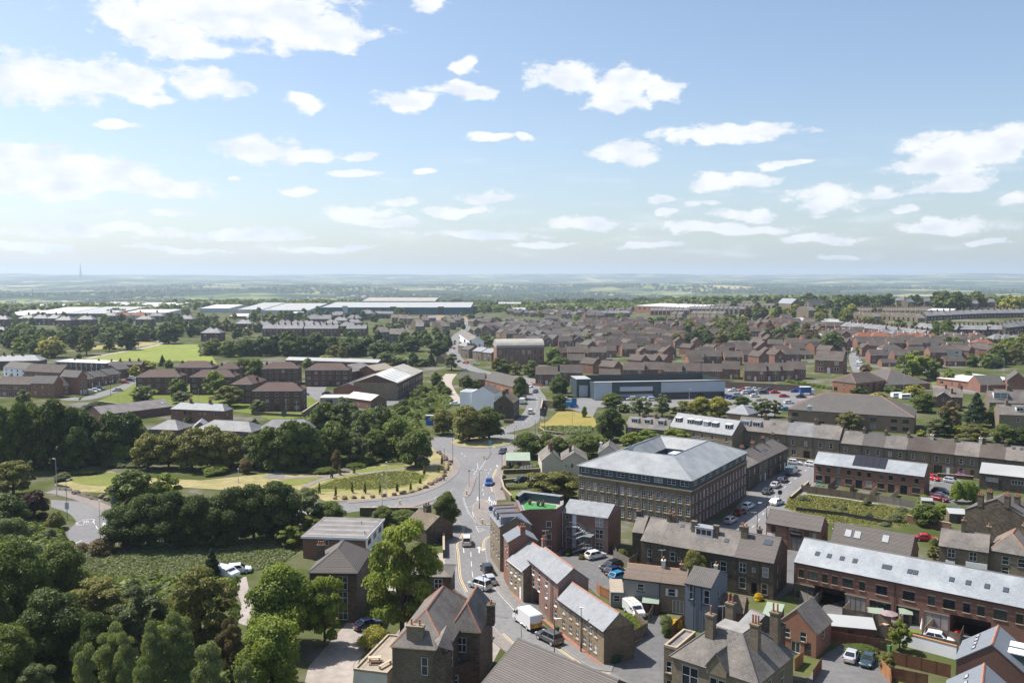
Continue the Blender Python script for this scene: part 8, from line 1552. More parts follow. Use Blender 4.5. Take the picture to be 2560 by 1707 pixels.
# vehicles
def loft_body(st,m=0):
 """st: stations (x, half width, z sill, z belt); cross sections are rounded"""
 b=MB();rings=[]
 for(x,w,zb,zt) in st:
  pts=[(0,zb),(w*.86,zb),(w*.98,zb+.12),(w,zb+(zt-zb)*.45),(w*.97,zt-.10),(w*.86,zt-.01),(0,zt+.02)]
  rings.append([(x,y,z) for y,z in pts]+[(x,-y,z) for y,z in reversed(pts[1:-1])])
 n=len(rings[0])
 for i in range(len(rings)-1):
  for k_ in range(n):b.face([rings[i][k_],rings[i][(k_+1)%n],rings[i+1][(k_+1)%n],rings[i+1][k_]],m)
 b.face(rings[0],m);b.face(list(reversed(rings[-1])),m);return b
CAR={'hatch':(4.1,.88,1.46,[(-2.05,.70,.34,.78),(-1.98,.84,.24,.92),(-1.4,.88,.2,.94),(.7,.88,.2,.92),(1.3,.86,.2,.86),(1.85,.80,.24,.72),(2.05,.64,.34,.58)],(1.05,.35,-1.45,-1.98)),'saloon':(4.6,.89,1.42,[(-2.3,.70,.36,.80),(-2.2,.84,.26,.92),(-1.4,.89,.2,.95),(.7,.89,.2,.91),(1.5,.86,.2,.85),(2.1,.80,.24,.70),(2.3,.64,.34,.56)],(1.05,.3,-.95,-1.75)),'suv':(4.5,.93,1.66,[(-2.25,.76,.44,.92),(-2.2,.90,.32,1.04),(-1.4,.93,.28,1.06),(.8,.93,.28,1.04),(1.5,.91,.28,1.0),(2.1,.86,.32,.88),(2.25,.72,.42,.72)],(1.15,.5,-1.7,-2.15)),'mpv':(4.5,.92,1.8,[(-2.25,.78,.36,1.0),(-2.2,.90,.26,1.06),(-1.4,.92,.22,1.08),(.9,.92,.22,1.04),(1.6,.89,.24,.98),(2.1,.82,.28,.8),(2.25,.66,.36,.64)],(1.45,.7,-1.9,-2.2))}
CMESH={}
def lerp3(a,b,t):return tuple(a[i]+(b[i]-a[i])*t for i in range(3))
def carm(kn_):
 if kn_ in CMESH:return CMESH[kn_]
 L,w,h,st,(xf,rf_,rr,xr)=CAR[kn_];body=loft_body(st);zb=max(s[3] for s in st)-.03;wb,wr=w*.93,w*.74
 base=[(xf,-wb,zb),(xf,wb,zb),(xr,wb,zb),(xr,-wb,zb)];top=[(rf_,-wr,h-.03),(rf_,wr,h-.03),(rr,wr,h-.03),(rr,-wr,h-.03)]
 crown_=[lerp3(t,((rf_+rr)/2,0,h+.03),.16) for t in top];crown_=[(c[0],c[1],h+.02) for c in crown_]
 for i in range(4):j=(i+1)%4;body.face([base[i],base[j],top[j],top[i]]);body.face([top[i],top[j],crown_[j],crown_[i]])
 body.face(crown_)
 g=MB()
 def pane(a,b_,c,d,l=.07,r=.07,lo=.08,hi=.10,push=.012):
  n=(Vector(b_)-Vector(a)).cross(Vector(d)-Vector(a)).normalized()*push
  P=lambda u,v:tuple(Vector(lerp3(lerp3(a,b_,u),lerp3(d,c,u),v))+n);g.face([P(l,lo),P(1-r,lo),P(1-r,1-hi),P(l,1-hi)])
 pane(base[0],base[1],top[1],top[0],.06,.06,.04,.06);pane(base[2],base[3],top[3],top[2],.08,.08,.1,.1)
 pane(base[1],base[2],top[2],top[1],.10,.52,.1,.12);pane(base[1],base[2],top[2],top[1],.52,.08,.1,.12);pane(base[3],base[0],top[0],top[3],.08,.52,.1,.12);pane(base[3],base[0],top[0],top[3],.52,.10,.1,.12)
 CMESH[kn_]=dict(body=body,glass=g.mesh('glazing',['glass_car']),L=L,w=w,st=st);return CMESH[kn_]
def small(name,key,fn,mats):
 if key not in CCH:CCH[key]=fn().mesh(name,mats)
 return CCH[key]
def whm(r):return small('tyre',('tyre',r),lambda:MB().tube([(0,-.11,0),(0,-.09,0),(0,.09,0),(0,.11,0)],[r*.86,r,r,r*.86],18),['rubber']),small('rim',('rim',r),lambda:MB().tube([(0,-.115,0),(0,.115,0)],r*.62,12),['steel_pale'])
def whl(rt,xs,w,r):
 t,rm=whm(r)
 for x in xs:
  for s in(-1,1):q=ob('wheel',t,rt,(x,s*(w-.10),r));ob('rim',rm,q)
def car(p,ang,kn_,colr,lb_,gp_=None,s=1.0):
 c=carm(kn_);key=('carbody',kn_,colr)
 if key not in CCH:CCH[key]=c['body'].mesh('body',['paint_'+colr])
 r=root('car',lb_,'car',(p.x,p.y,T(p.x,p.y)+.03),ang,gp_);r.scale=(s,s,s);ob('body',CCH[key],r);ob('glazing',c['glass'],r);w,L=c['w'],c['L'];st=c['st']
 whl(r,(-L*.31,L*.31),w,.32 if kn_!='suv' else .36)
 hl=small('headlight',('hl',),lambda:MB().box((-.10,-.17,-.07),(.05,.17,.07)),['lens_clear']);tl=small('taillight',('tl',),lambda:MB().box((-.05,-.15,-.10),(.10,.15,.10)),['lens_red']);pl=small('number_plate',('pl',),lambda:MB().box((-.02,-.26,-.06),(.02,.26,.06)),['plate_yellow']);mi=small('door_mirror',('mi',colr),lambda:MB().box((-.07,-.1,-.06),(.07,.1,.08)),['paint_'+colr])
 zf,zr=st[-2][3]-.06,st[1][3]-.10
 for s_ in(-1,1):ob('headlight',hl,r,(st[-2][0]-.02,s_*(w-.24),zf));ob('taillight',tl,r,(st[1][0]-.01,s_*(w-.20),zr));ob('door_mirror',mi,r,(L*.17,s_*(w+.06),st[3][3]+.02))
 ob('number_plate',pl,r,(st[0][0]-.01,0,.55));return r
def van(p,ang,colr,lb_,chevron=False,rack=False,s=1.0,L=5.6,h=2.5,boxcol=None):
 r=root('van',lb_,'van',(p.x,p.y,T(p.x,p.y)+.03),ang);r.scale=(s,s,s);w=1.0
 x0,x1_=-L/2,L/2;b=MB();prof=[(x0,.45),(x0,h-.12),(x0+.12,h),(x1_-1.75,h),(x1_-1.45,h-.12),(x1_-.78,1.32),(x1_-.12,1.02),(x1_,.75),(x1_,.4)]
 def ring(y,k_):return[(x,y,z if z<1.2 else 1.2+(z-1.2)*k_) for x,z in prof]
 A_,B_,C_,D_=ring(-w*.93,.985),ring(-w,.97),ring(w,.97),ring(w*.93,.985);n=len(prof);R4=[ring(-w*.80,1.0),[(x,-w,z-.03 if z>1.3 else z) for x,z in prof],[(x,w,z-.03 if z>1.3 else z) for x,z in prof],ring(w*.80,1.0)]
 for i in range(n-1):
  b.face([R4[0][i],R4[1][i],R4[1][i+1],R4[0][i+1]]);b.face([R4[2][i],R4[3][i],R4[3][i+1],R4[2][i+1]]);b.face([R4[3][i],R4[0][i],R4[0][i+1],R4[3][i+1]])
 b.face(R4[1][::-1]);b.face(R4[2]);b.face([R4[0][0],R4[0][-1],R4[3][-1],R4[3][0]]);b.build('body','paint_'+colr,r)
 g=MB();e=.015;xa,za,xb,zb=x1_-1.36,h-.22,x1_-.86,1.46
 g.face([(xb+e,-w*.78,zb+.02),(xb+e,w*.78,zb+.02),(xa+e+.02,w*.74,za),(xa+e+.02,-w*.74,za)])
 for s_ in(-1,1):f=[(x1_-1.85,s_*(w+e),1.4),(x1_-1.0,s_*(w+e),1.4),(x1_-1.42,s_*(w+e),h-.45),(x1_-1.85,s_*(w+e),h-.45)];g.face(f if s_<0 else f[::-1])
 g.build('glazing','glass_car',r);whl(r,(x0+1.05,x1_-.95),w,.36)
 for s_ in(-1,1):MB().box((x1_-.32,s_*.8-.16,.72),(x1_-.02,s_*.8+.16,.92)).build('headlight','lens_clear',r);MB().box((x0-.03,s_*.9-.07,.9),(x0+.02,s_*.9+.07,1.4)).build('taillight','lens_red',r);MB().box((x1_-1.0,s_*1.12-.1,1.45),(x1_-.85,s_*1.12+.1,1.75)).build('door_mirror','rubber',r)
 MB().box((x0-.08,-w*.95,.38),(x0+.05,w*.95,.58)).build('bumper','rubber',r)
 if chevron:
  pn=MB().face([(x0-.02,.86,.62),(x0-.02,-.86,.62),(x0-.02,-.86,1.25),(x0-.02,.86,1.25)]).build('chevron_panel','plastic_yellow',r)
  for i in range(4):
   for s_ in(-1,1):
    y0=s_*(.08+.22*i);f=[(x0-.03,y0,1.25),(x0-.03,y0+s_*.1,1.25),(x0-.03,min(.86,abs(y0)+.52)*s_,.62),(x0-.03,min(.86,abs(y0)+.42)*s_,.62)];MB().face(f if s_<0 else f[::-1]).build('red_stripe','sign_red',pn)
 if rack:
  for i in range(3):MB().tube([(x0+.4+1.2*i,-w*.85,h+.12),(x0+.4+1.2*i,w*.85,h+.12)],.035,5).build('roof_bar','steel_pale',r)
  for y_ in(-.5,.1):MB().tube([(x0+.2,y_,h+.18),(x0+3.2,y_,h+.18)],.04,5).build('ladder_rail','plastic_yellow' if y_>0 else 'steel_pale',r)
 return r
def vd(f,a,b):A,B=f(*a),f(*b);return(A+B)/2,math.atan2(B.y-A.y,B.x-A.x)
def cr(f,a,b,kn_,colr,lb_,gp_=None,s=1.08):car(*vd(f,a,b),kn_,colr,lb_,gp_,s)
van(*vd(z1,(1222,1195),(1130,1125)),'white','white high roofed van with red and yellow chevrons on its back doors',chevron=True,s=1.12)
cr(z1,(1385,1300),(1280,1248),'suv','grey','dark grey car parked behind the white van',s=1.1);cr(z1,(880,912),(805,888),'mpv','silver','silver people carrier pulling out across the road');cr(z1,(930,885),(893,835),'hatch','silver','pale silver hatchback parked behind the black estate');cr(z1,(908,812),(880,768),'suv','black','black estate car at the head of the parked cars')
cr(z1,(751,612),(751,568),'mpv','cream','cream people carrier with black tailgate driving up the road');cr(z1,(912,152),(904,190),'hatch','blue','bright blue car driving down from the roundabout',s=1.15);cr(z6,(1655,966),(1618,990),'hatch','navy','dark car leaving the roundabout');cr(z1,(1180,142),(1085,158),'saloon','black','black saloon in the walled garden drive')
cr(z1,(1602,700),(1712,676),'hatch','white','white hatchback in the parking court',s=1.12);cr(z1,(1835,752),(1700,790),'suv','black','black four by four nosing out of the parking court row',s=1.1);cr(z1,(1735,818),(1850,782),'hatch','navy','navy hatchback in the parking court row',s=1.1);cr(z1,(1768,852),(1880,818),'hatch','lightblue','light blue hatchback at the end of the parking court row',s=1.1)
van(*vd(z2,(188,1040),(288,1130)),'white','small white van with ladders on its roof beside the grey cottage',rack=True,L=4.7,h=2.0,s=1.05)
cr(z2,(952,398),(1018,365),'hatch','darkred','dark red car parked under the mill');cr(z2,(1012,352),(1072,325),'hatch','white','white hatchback parked under the mill');cr(z2,(893,452),(945,425),'hatch','silver','silver car parked under the mill, half hidden by chimneys')
cr(z2,(1150,250),(1210,215),'saloon','teal','dark teal car parked nearest the mill in the side street terrace');cr(z2,(1208,205),(1262,172),'saloon','silver','grey silver car parked before the side street terrace');cr(z2,(1262,165),(1312,138),'hatch','navy','dark blue car parked before the side street terrace');van(*vd(z2,(1315,125),(1380,75)),'bluegrey','blue grey van parked at the end of the side street',s=1.05);cr(z2,(1215,322),(1280,300),'hatch','white','white hatchback beside the medical centre wall');cr(z2,(1325,25),(1415,32),'hatch','white','white car with black roof at the street corner');cr(z2,(1455,38),(1530,48),'hatch','white','white car half hidden by the new brick row')
cr(z3,(822,562),(945,570),'saloon','red','bright red sports saloon beside the stone shop',s=1.05);cr(z3,(935,232),(1060,252),'suv','black','black four by four beside the new brick row');cr(z3,(930,258),(1040,275),'saloon','grey','dark grey saloon beside the new brick row');cr(z3,(935,275),(1030,295),'hatch','darkred','red car under the yellow green bush');cr(z3,(900,132),(960,145),'hatch','red','red hatchback in the narrow street');cr(z3,(1035,155),(1100,165),'hatch','silver','silver hatchback in the narrow street')
cr(z3,(338,1440),(392,1355),'saloon','silver','silver saloon in the bay behind the hipped stone house',s=1.05);cr(z3,(502,1385),(452,1472),'saloon','teal','dark grey green car beside the silver saloon',s=1.0);cr(z3,(905,1262),(1050,1292),'hatch','white','pale car behind the mews fence');cr(z4,(1500,858),(1580,852),'hatch','white','white car on the dirt track in the wood',s=1.2);van(*vd(z4,(1395,870),(1515,895)),'white','white pickup van beside the car in the wood',L=5.0,h=1.9,s=1.1);cr(x2,(195,680),(400,620),'saloon','navy','dark car half hidden by the yellow laurel')
for(x_,y_,r,k_,c_,l_) in((1842,688,1.45,'mpv','white','white people carrier on the bend of the north road'),(1877,534,-1.9,'hatch','navy','dark car coming round the north road'),(1838,494,-1.7,'saloon','white','white car at the top of the north road'),(1787,560,1.4,'hatch','silver','silver car parked by the north road tree'),(1363,320,2.4,'hatch','red','red car at the foot of the hill road'),(1278,212,-1.5,'hatch','red','red car driving down the hill road'),(1283,180,1.6,'hatch','black','black car half way up the hill road'),(1285,162,1.6,'suv','grey','dark car following on the hill road'),(1240,133,1.5,'hatch','silver','silver car parked up the hill road'),(1252,112,1.5,'hatch','white','white car parked further up the hill road'),(1362,375,0,'hatch','silver','pale car parked beside the lane fence'),(1440,330,0,'hatch','white','white car under the hill road houses'),(1290,625,.1,'saloon','white','white car beside the white rendered building'),(2105,590,.1,'hatch','white','white car by the grassy mound'),(2110,606,.1,'saloon','teal','green car by the grassy mound')):
 car(z6(x_,y_),r,k_,c_,l_,None,1.15)
van(z6(2140,642),.05,'lightblue','pale blue van parked above the grassy mound',s=1.1);van(z6(1782,615),1.4,'white','white van parked by the stone corner house',s=1.1)
CP_=[(1610,428,'white'),(1695,425,'red'),(1745,424,'white'),(1785,421,'white'),(1725,450,'white'),(1772,450,'grey'),(1866,450,'black'),(1795,476,'white'),(1960,446,'red'),(2035,476,'red'),(2078,530,'white'),(2130,436,'blue'),(1555,476,'navy'),(1590,488,'blue'),(1612,494,'navy'),(760,503,'white'),(872,503,'white'),(940,506,'white'),(720,502,'grey'),(2052,586,'lightblue'),(2178,482,'navy'),(1650,470,'silver'),(1830,428,'silver'),(1900,428,'grey')]
for(x_,y_,c_) in CP_:car(z7(x_,y_),tr.choice([.15,3.3,.1]),tr.choice(['hatch','saloon','suv']),c_,{'white':'white','navy':'dark blue','lightblue':'pale blue'}.get(c_,c_)+' car parked at the supermarket',c_+' cars in the supermarket car park',1.15)
van(z7(1965,412),2.2,'white','white van at the edge of the supermarket car park',s=1.2);bx_=root('box_lorry','lorry with bright blue box body in the car park','lorry',z8(385,455),.1);MB().box((-3.4,-1.2,1.0),(2.0,1.2,3.9)).build('box','paint_blue',bx_);MB().box((-3.4,-1.2,3.9),(2.0,1.2,3.98)).build('box_roof','sign_white',bx_);MB().box((2.15,-1.1,.6),(3.9,1.1,2.7)).build('cab','paint_white',bx_);MB().face([(3.92,-1,1.6),(3.92,1,1.6),(3.92,1,2.5),(3.92,-1,2.5)]).build('windscreen','glass_car',bx_);whl(bx_,(-2.2,2.8),1.2,.48)
for(x_,y_,c_) in((805,215,'silver'),(830,190,'white'),(825,162,'silver'),(822,134,'grey'),(842,250,'white')):car(z8(x_,y_),-1.5,'hatch',c_,c_+' car parked along the estate road',c_+' cars on the estate road',1.2)
van(z8(800,98),.1,'white','white van across the top of the estate road',s=1.2);car(y4(1010,990),1.4,'hatch','teal','green car on the short estate lane',None,1.2)
for(x_,y_,r,k_,c_,l_) in((1175,520,.05,'hatch','white','white car before the blue door'),(1225,500,.1,'hatch','white','second white car on the forecourt before the tall gable'),(1275,485,.1,'suv','grey','dark car on the forecourt before the tall gable'),(1600,400,.1,'hatch','red','red car at the top of the flats road'),(1665,378,.1,'suv','black','black car beside the red one on the flats road'),(1695,345,.1,'hatch','white','white car under the yellowish tree'),(1500,500,3.6,'saloon','silver','silver car driving on the flats road')):car(y6(x_,y_),r,k_,c_,l_,None,1.15)
car(y7(1800,715),.1,'hatch','lightblue','turquoise blue car beside the flats',None,1.15);car(y7(2120,710),.1,'saloon','navy','dark saloon in the flats parking',None,1.15)
for(x_,y_) in((1140,480),(1210,492)):
 r=root('caravan',['white rounded touring caravan behind the care home','white motorhome behind the care home'][x_>1200],'caravan',z8(x_,y_),.2);MB().prism([(-2.6,-1.1),(2.2,-1.1),(2.7,-.7),(2.7,.7),(2.2,1.1),(-2.6,1.1)],.5,2.5).build('body','sign_white',r);MB().box((-2.3,-1.13,1.4),(1.6,-1.102,2.0)).build('window','glass_car',r);whl(r,(0,),1.1,.33)
 # street lamps, signs, bollards
def lamp(f,x,yb,yt,lb_,arm=1,col='steel_dark',ang=0.0,head='lens_clear',gp_=None,reach=1.5):
 p=f(x,yb);h=max(3.5,min(15,hgt(p,zp(f)(yt))-T(p.x,p.y)));r=root('street_lamp',lb_,'street lamp',p,ang,gp_)
 MB().tube([(0,0,-.2),(0,0,1.4),(0,0,1.45),(0,0,h)],[.11,.11,.075,.05],8).build('column',col,r)
 for s_ in((1,) if arm==1 else(1,-1) if arm==2 else()):
  MB().tube([(0,0,h-.03),(s_*reach,0,h+.12)],.035,6).build('arm',col,r);MB().hexa([(s_*reach-.35,-.12,h+.02),(s_*reach+.4,-.12,h+.06),(s_*reach+.4,.12,h+.06),(s_*reach-.35,.12,h+.02),(s_*reach-.35,-.1,h+.14),(s_*reach+.4,-.1,h+.16),(s_*reach+.4,.1,h+.16),(s_*reach-.35,.1,h+.14)]).build('lantern','sign_white' if head=='lens_clear' else head,r)
 if arm==0:MB().box((-.2,-.12,h-.02),(.2,.12,h+.12)).build('lantern','sign_white',r)
 return r
lamp(z1,840,345,72,'tall black twin armed lamp on the wide paved island',2);lamp(z1,868,1080,812,'plain black lamp column at the kerb by the roadside cottage',0);lamp(z1,1368,1445,1118,'black lamp with white head beside the parked grey car',1,reach=.6);lamp(z1,1135,1330,1150,'slim pale lamp at the far kerb',0,'steel_pale');lamp(z1,612,455,232,'dark pole beside the rounded street tree',0);lamp(z1,625,460,240,'telegraph pole beside the rounded street tree',0,'bark')
lamp(z1,1555,1350,1038,'black pole fixed before the stone cottage wall',0);lamp(z4,368,362,122,'pale lamp standing on the dry bank',1,'steel_pale',3.1,reach=.5);lamp(z4,435,515,258,'dark lamp carrying a speed sign on the curved road island',1,'steel_grey',reach=.5);lamp(z4,648,632,392,'pale lamp at the kerb of the curved road',0,'steel_pale');lamp(z4,1540,278,186,'pale lamp on the footpath by the play spot',0,'steel_pale');lamp(z6,785,1310,1045,'tall pale lamp at the boulder row',0,'steel_pale');lamp(z6,752,1368,1138,'pale lamp on the near kerb of the left road arm',0,'steel_pale')
lamp(z6,1270,1062,814,'black lamp at the end of the lawn',1,ang=3.1,reach=.6);lamp(z6,1208,1182,937,'black lamp among the boulders',0);lamp(z6,1632,1205,938,'black lamp by the walled garden',1,ang=3.1,reach=2.2);lamp(z6,1725,935,792,'black lamp with signal heads at the roundabout exit',0);lamp(z6,1875,862,728,'black lamp at the entrance of the north road',0);lamp(z6,1945,828,645,'tall black lamp below the retaining wall',0);lamp(z6,1912,740,560,'black lamp on the north road pavement',0)
lamp(z2,1105,498,302,'black lamp in the side street',1,reach=.5);lamp(z2,1172,412,160,'wooden telegraph pole in the side street',3,'bark');lamp(z2,270,388,288,'black lamp at the foot of the mill wall',1,reach=.5);lamp(z7,1245,502,410,'pale lamp before the supermarket',1,'steel_pale',reach=.4);lamp(z8,1198,442,238,'pale lamp with double head behind the care home',2,'steel_pale',reach=1.0);lamp(z8,1318,322,212,'pale lamp beside the large bright tree',0,'steel_pale');lamp(z8,2033,278,168,'pale lamp behind the works',0,'steel_pale');lamp(z8,585,432,292,'pale lamp at the car park hedge',1,'steel_pale');lamp(z8,727,208,92,'pale lamp at the estate road',0,'steel_pale');lamp(x5,1062,720,520,'black lamp with white floodlight behind the mews roof',1,reach=.3);lamp(y6,1415,560,380,'dark lamp on the flats lawn',0);lamp(y6,1515,690,385,'tall pale lamp by the black shed',0,'steel_pale');lamp(y7,318,830,635,'pale lamp on the lawn between the flats',0,'steel_pale');lamp(y7,1543,990,778,'pale lamp before the flats steps',0,'steel_pale');lamp(y7,1690,940,805,'short pale lamp at the corner of the flats',0,'steel_pale')
def bol(p,lb_):
 r=root('keep_left_bollard',lb_,'bollard',(p.x,p.y,.15));MB().prism([(-.18,-.12),(.18,-.12),(.18,.12),(-.18,.12)],0,.85).build('body','plastic_yellow',r);MB().tube([(0,-.14,.72),(0,.14,.72)],.17,12).build('disc','sign_white',r);MB().box((-.19,-.13,.9),(.19,.13,1.1)).build('cap','sign_white',r)
for(f,x_,y_,l_) in((z1,281,312,'yellow keep left bollard on the low splitter island'),(z1,861,452,'yellow keep left bollard on the wide paved island'),(z1,751,245,'yellow keep left bollard at the tip of the long island'),(z6,1500,1022,'yellow keep left bollard below the roundabout'),(z6,1655,800,'yellow keep left bollard at the north road entry'),(z6,1735,792,'second yellow bollard at the north road entry')):bol(f(x_,y_),l_)
def sign(p,h,sp_,lb_,col='sign_blue',w=.6,hh=.6,face=0.0):
 r=root('road_sign',lb_,'sign',(p.x,p.y,T(p.x,p.y)+.1),face);MB().tube([(0,0,-.1),(0,0,h)],.05,6).build('post','steel_dark',r)
 if sp_=='disc':MB().tube([(0,-.09,h-.3),(0,-.055,h-.3)],w,16).build('plate',col,r)
 elif sp_=='tri':MB().face([(-w,-.06,h-.9),(w,-.06,h-.9),(0,-.06,h)]).build('plate',col,r)
 else:MB().box((-w,-.09,h-hh*2),(w,-.055,h)).build('plate',col,r)
 return r
sign(z6(1340,905),2.6,'disc','round blue direction sign on the roundabout island');sign(z6(1545,980),4.2,'box','pale blue sign on a post below the roundabout','cladding_sky',.45,.7);sign(z1(768,188),4.5,'box','thin black sign post on the long island','sign_black',.25,.15);sign(z1(923,440),3.6,'disc','blue topped sign post on the wide paved island');sg=sign(z4(436,512),4.0,'box','white and black speed plate on the dark lamp','sign_white',.5,.8);sign(z4(735,440),2.6,'box','blue and white information board by the boulders','sign_blue',.7,.8);sign(x5(288,140),3.6,'disc','dark round sign at the medical centre corner','steel_dark');sign(z7(285,640),7.5,'box','tall blue banner sign above the grassy mound','sign_blue',1.0,1.3);sign(z7(268,745),9.5,'box','second tall sign post below the mound with a blue banner','sign_blue',.8,.6);sign(y7(1515,1060),4.0,'box','grey notice panel on posts in the flats lawn','plastic_grey',1.0,1.4)
blu=root('blue_gantry','blue metal site gate house with mesh fence by the roundabout','building',z6(1100,770));MB().box((-1.4,-.8,0),(1.4,.8,3.6)).build('cabin','sign_blue',blu);MB().box((-1.5,-.9,3.6),(1.5,.9,3.8)).build('roof','steel_pale',blu)
# boulders along the lawn
BM=[]
for i in range(5):
 R=np.random.default_rng(i+40);v_=ICO_V*(1+R.uniform(-.22,.18,(len(ICO_V),1)))*np.array([.62,.5,.44]);b=MB();b.v=[tuple(q_) for q_ in v_];b.f=[tuple(int(k_) for k_ in q_) for q_ in ICO_F];b.m=[0]*len(b.f);BM.append(b.mesh('boulder',['boulder']))
for(f,x_,y_,s_) in[(z6,a_,b_,1.25) for a_,b_ in((405,1314),(475,1316),(540,1310),(608,1309),(680,1305),(763,1296),(837,1287),(905,1277),(968,1268),(1025,1248),(1070,1235),(1107,1211),(1140,1193),(1165,1181),(1190,1168),(1208,1148),(1213,1123),(1225,1103),(1232,1088),(1245,1063),(1250,1048),(1218,1033),(1213,1013),(1195,1003),(1180,988),(1165,978))]+[(z4,a_,b_,1.4) for a_,b_ in((490,347),(560,365),(655,372),(602,380),(690,388))]:
 p=f(x_,y_);o=ob('boulder',BM[tr.randrange(5)],None,(p.x,p.y,.3),tr.uniform(0,6),s_*tr.uniform(.85,1.3));tag(o,'rough brown boulder in the line edging the lawn' if f is z6 else 'brown boulder beside the timber rail on the bank path','boulder','boulders edging the lawn' if f is z6 else 'boulders by the timber rail')
 # fences and walls
def fnc(f,pts,h,mat,lb_,panel=1.9,name='fence',post=True,cap=None,mat2=None):
 P=[f(*q_) for q_ in pts];r=root(name,lb_,'fence',P[0])
 pm_=lambda L:small('panel',('panel',mat,round(L,1),h,cap),lambda:fpan(L,h),[mat]+([cap] if cap else[]))
 for a,b in zip(P[:-1],P[1:]):
  d=b-a;L=math.hypot(d.x,d.y);n=max(1,round(L/panel));l=L/n;an_=math.atan2(d.y,d.x)
  for i in range(n):
   q_=a+d*(i/n)-P[0];o=ob('panel',pm_(round(l,1)),r,(q_.x,q_.y,0),an_);o.scale=(l/round(l,1),1,1)
   if post:ob('post',small('post',('post',mat,h),lambda:MB().box((-.05,-.05,0),(.05,.05,h+.08)),[mat]),r,(q_.x,q_.y,0),an_)
 return r
def fpan(L,h):
 b=MB();n=max(4,int(L/.14))
 for i in range(n):x0=L*i/n;b.box((x0+.006,-.018 if i%2 else-.008,.04),(x0+L/n-.006,.012 if i%2 else .022,h))
 for z_ in(.3,h-.25):b.box((0,.024,z_),(L,.06,z_+.08))
 return b
def wall(f,pts,h,mat,lb_,t=.35,cop='stone_trim',name='garden_wall'):
 P=[f(*q_) for q_ in pts];r=root(name,lb_,'wall',P[0])
 for a,b in zip(P[:-1],P[1:]):
  d=b-a;L=math.hypot(d.x,d.y);o_=a-P[0];an_=math.atan2(d.y,d.x);MB().box((0,-t/2,-.3),(L,t/2,h)).build('wall_section',mat,r,(o_.x,o_.y,0),an_);MB().box((-.02,-t/2-.05,h+.003),(L+.02,t/2+.05,h+.11)).build('coping',cop,r,(o_.x,o_.y,0),an_)
 return r
fnc(z1,[(1885,1308),(2022,1228)],2.0,'timber_fence','dark board fence closing the cottage garden');fnc(z1,[(2022,1228),(1860,1030)],1.8,'timber_fence','brown board fence along the cottage hedge');fnc(z1,[(1860,1030),(1690,950),(1665,930)],1.8,'timber_warm','warm brown fence round the bin store');fnc(z2,[(95,690),(205,745)],1.7,'timber_grey','grey slatted fence stepping down to the parking court');fnc(z2,[(205,745),(292,690)],1.6,'timber_grey','grey fence beside the end terrace house');fnc(z1,[(1780,640),(1805,690)],1.8,'timber_grey','grey gate at the corner of the speckled brick block')
fnc(z2,[(340,1145),(410,1010)],1.6,'timber_grey','weathered fence beside the cottage shed');fnc(z2,[(505,1245),(598,1150)],1.9,'timber_red','dark red fence beside the blue grey house');fnc(z3,[(0,985),(100,1035),(155,970)],1.8,'timber_grey','grey fence round the end patio of the mews')
fnc(z3,[(298,1115),(540,1160),(640,1190)],1.9,'timber_fence','dark fence along the first mews patios');fnc(z3,[(860,1235),(1125,1305),(1150,1240)],1.9,'timber_fence','dark fence round the play patio');fnc(z3,[(215,1175),(640,1260),(1115,1365)],1.9,'timber_fence','long dark fence between the mews lane and the back gardens');fnc(z3,[(345,1065),(298,1115)],1.8,'timber_pale','pale patio screen nearest the first arch');fnc(z3,[(540,1110),(510,1160)],1.8,'timber_pale','pale patio screen between the first two patios');fnc(z3,[(735,1140),(690,1195)],1.8,'timber_pale','pale patio screen between the parasol and lawn patios');fnc(z3,[(935,1185),(880,1245)],1.8,'timber_pale','pale patio screen before the play patio')
fnc(z3,[(570,1490),(635,1560),(640,1640)],1.9,'timber_warm','orange brown fence beside the parked cars');fnc(z3,[(640,1430),(1060,1530)],1.9,'timber_red','reddish fence across the middle of the back gardens');fnc(z3,[(635,1545),(900,1600)],1.9,'timber_red','reddish fence in front of the small lawn');fnc(z3,[(210,1275),(460,1320),(640,1350)],1.8,'timber_red','red brown fence behind the clipped hedge');fnc(z2,[(1370,1480),(1430,1420)],1.8,'timber_warm','brown fence beside the orange brick house');fnc(z2,[(1500,1560),(1560,1470)],1.8,'timber_red','red brown fence next to the parking bay')
fnc(z8,[(345,1262),(980,1352)],1.8,'timber_fence','brown fence along the gardens of the new brick row');fnc(z8,[(985,1348),(1292,1402)],1.9,'timber_grey','grey fence at the end gardens of the new brick row')
for i,(a_,b_) in enumerate((((625,1215),(565,1262)),((785,1240),(748,1290)),((975,1270),(915,1320)),((1148,1295),(1085,1350)))):fnc(z8,[a_,b_],1.7,'timber_pale' if i>1 else 'timber_fence',['dark garden divider behind the turquoise chairs','dark garden divider second along the brick row','new pale garden divider in the middle of the brick row','new pale garden divider at the last gardens of the brick row'][i])
rbn('concrete_path',[z8(360,1285),z8(700,1325),z8(985,1372)],.5,.2,'concrete_pale','pale concrete edging below the garden fence',smooth_n=0);fnc(z8,[(300,1425),(700,1470),(1100,1545)],1.0,'steel_dark','low dark metal fence across the vacant plot',post=False);fnc(z4,[(370,300),(450,318)],.8,'timber_grey','short timber rail on the dry bank',name='timber_rail');fnc(z4,[(500,358),(640,395),(720,430)],.7,'timber_pale','pale timber rail beside the bank path',name='timber_rail')
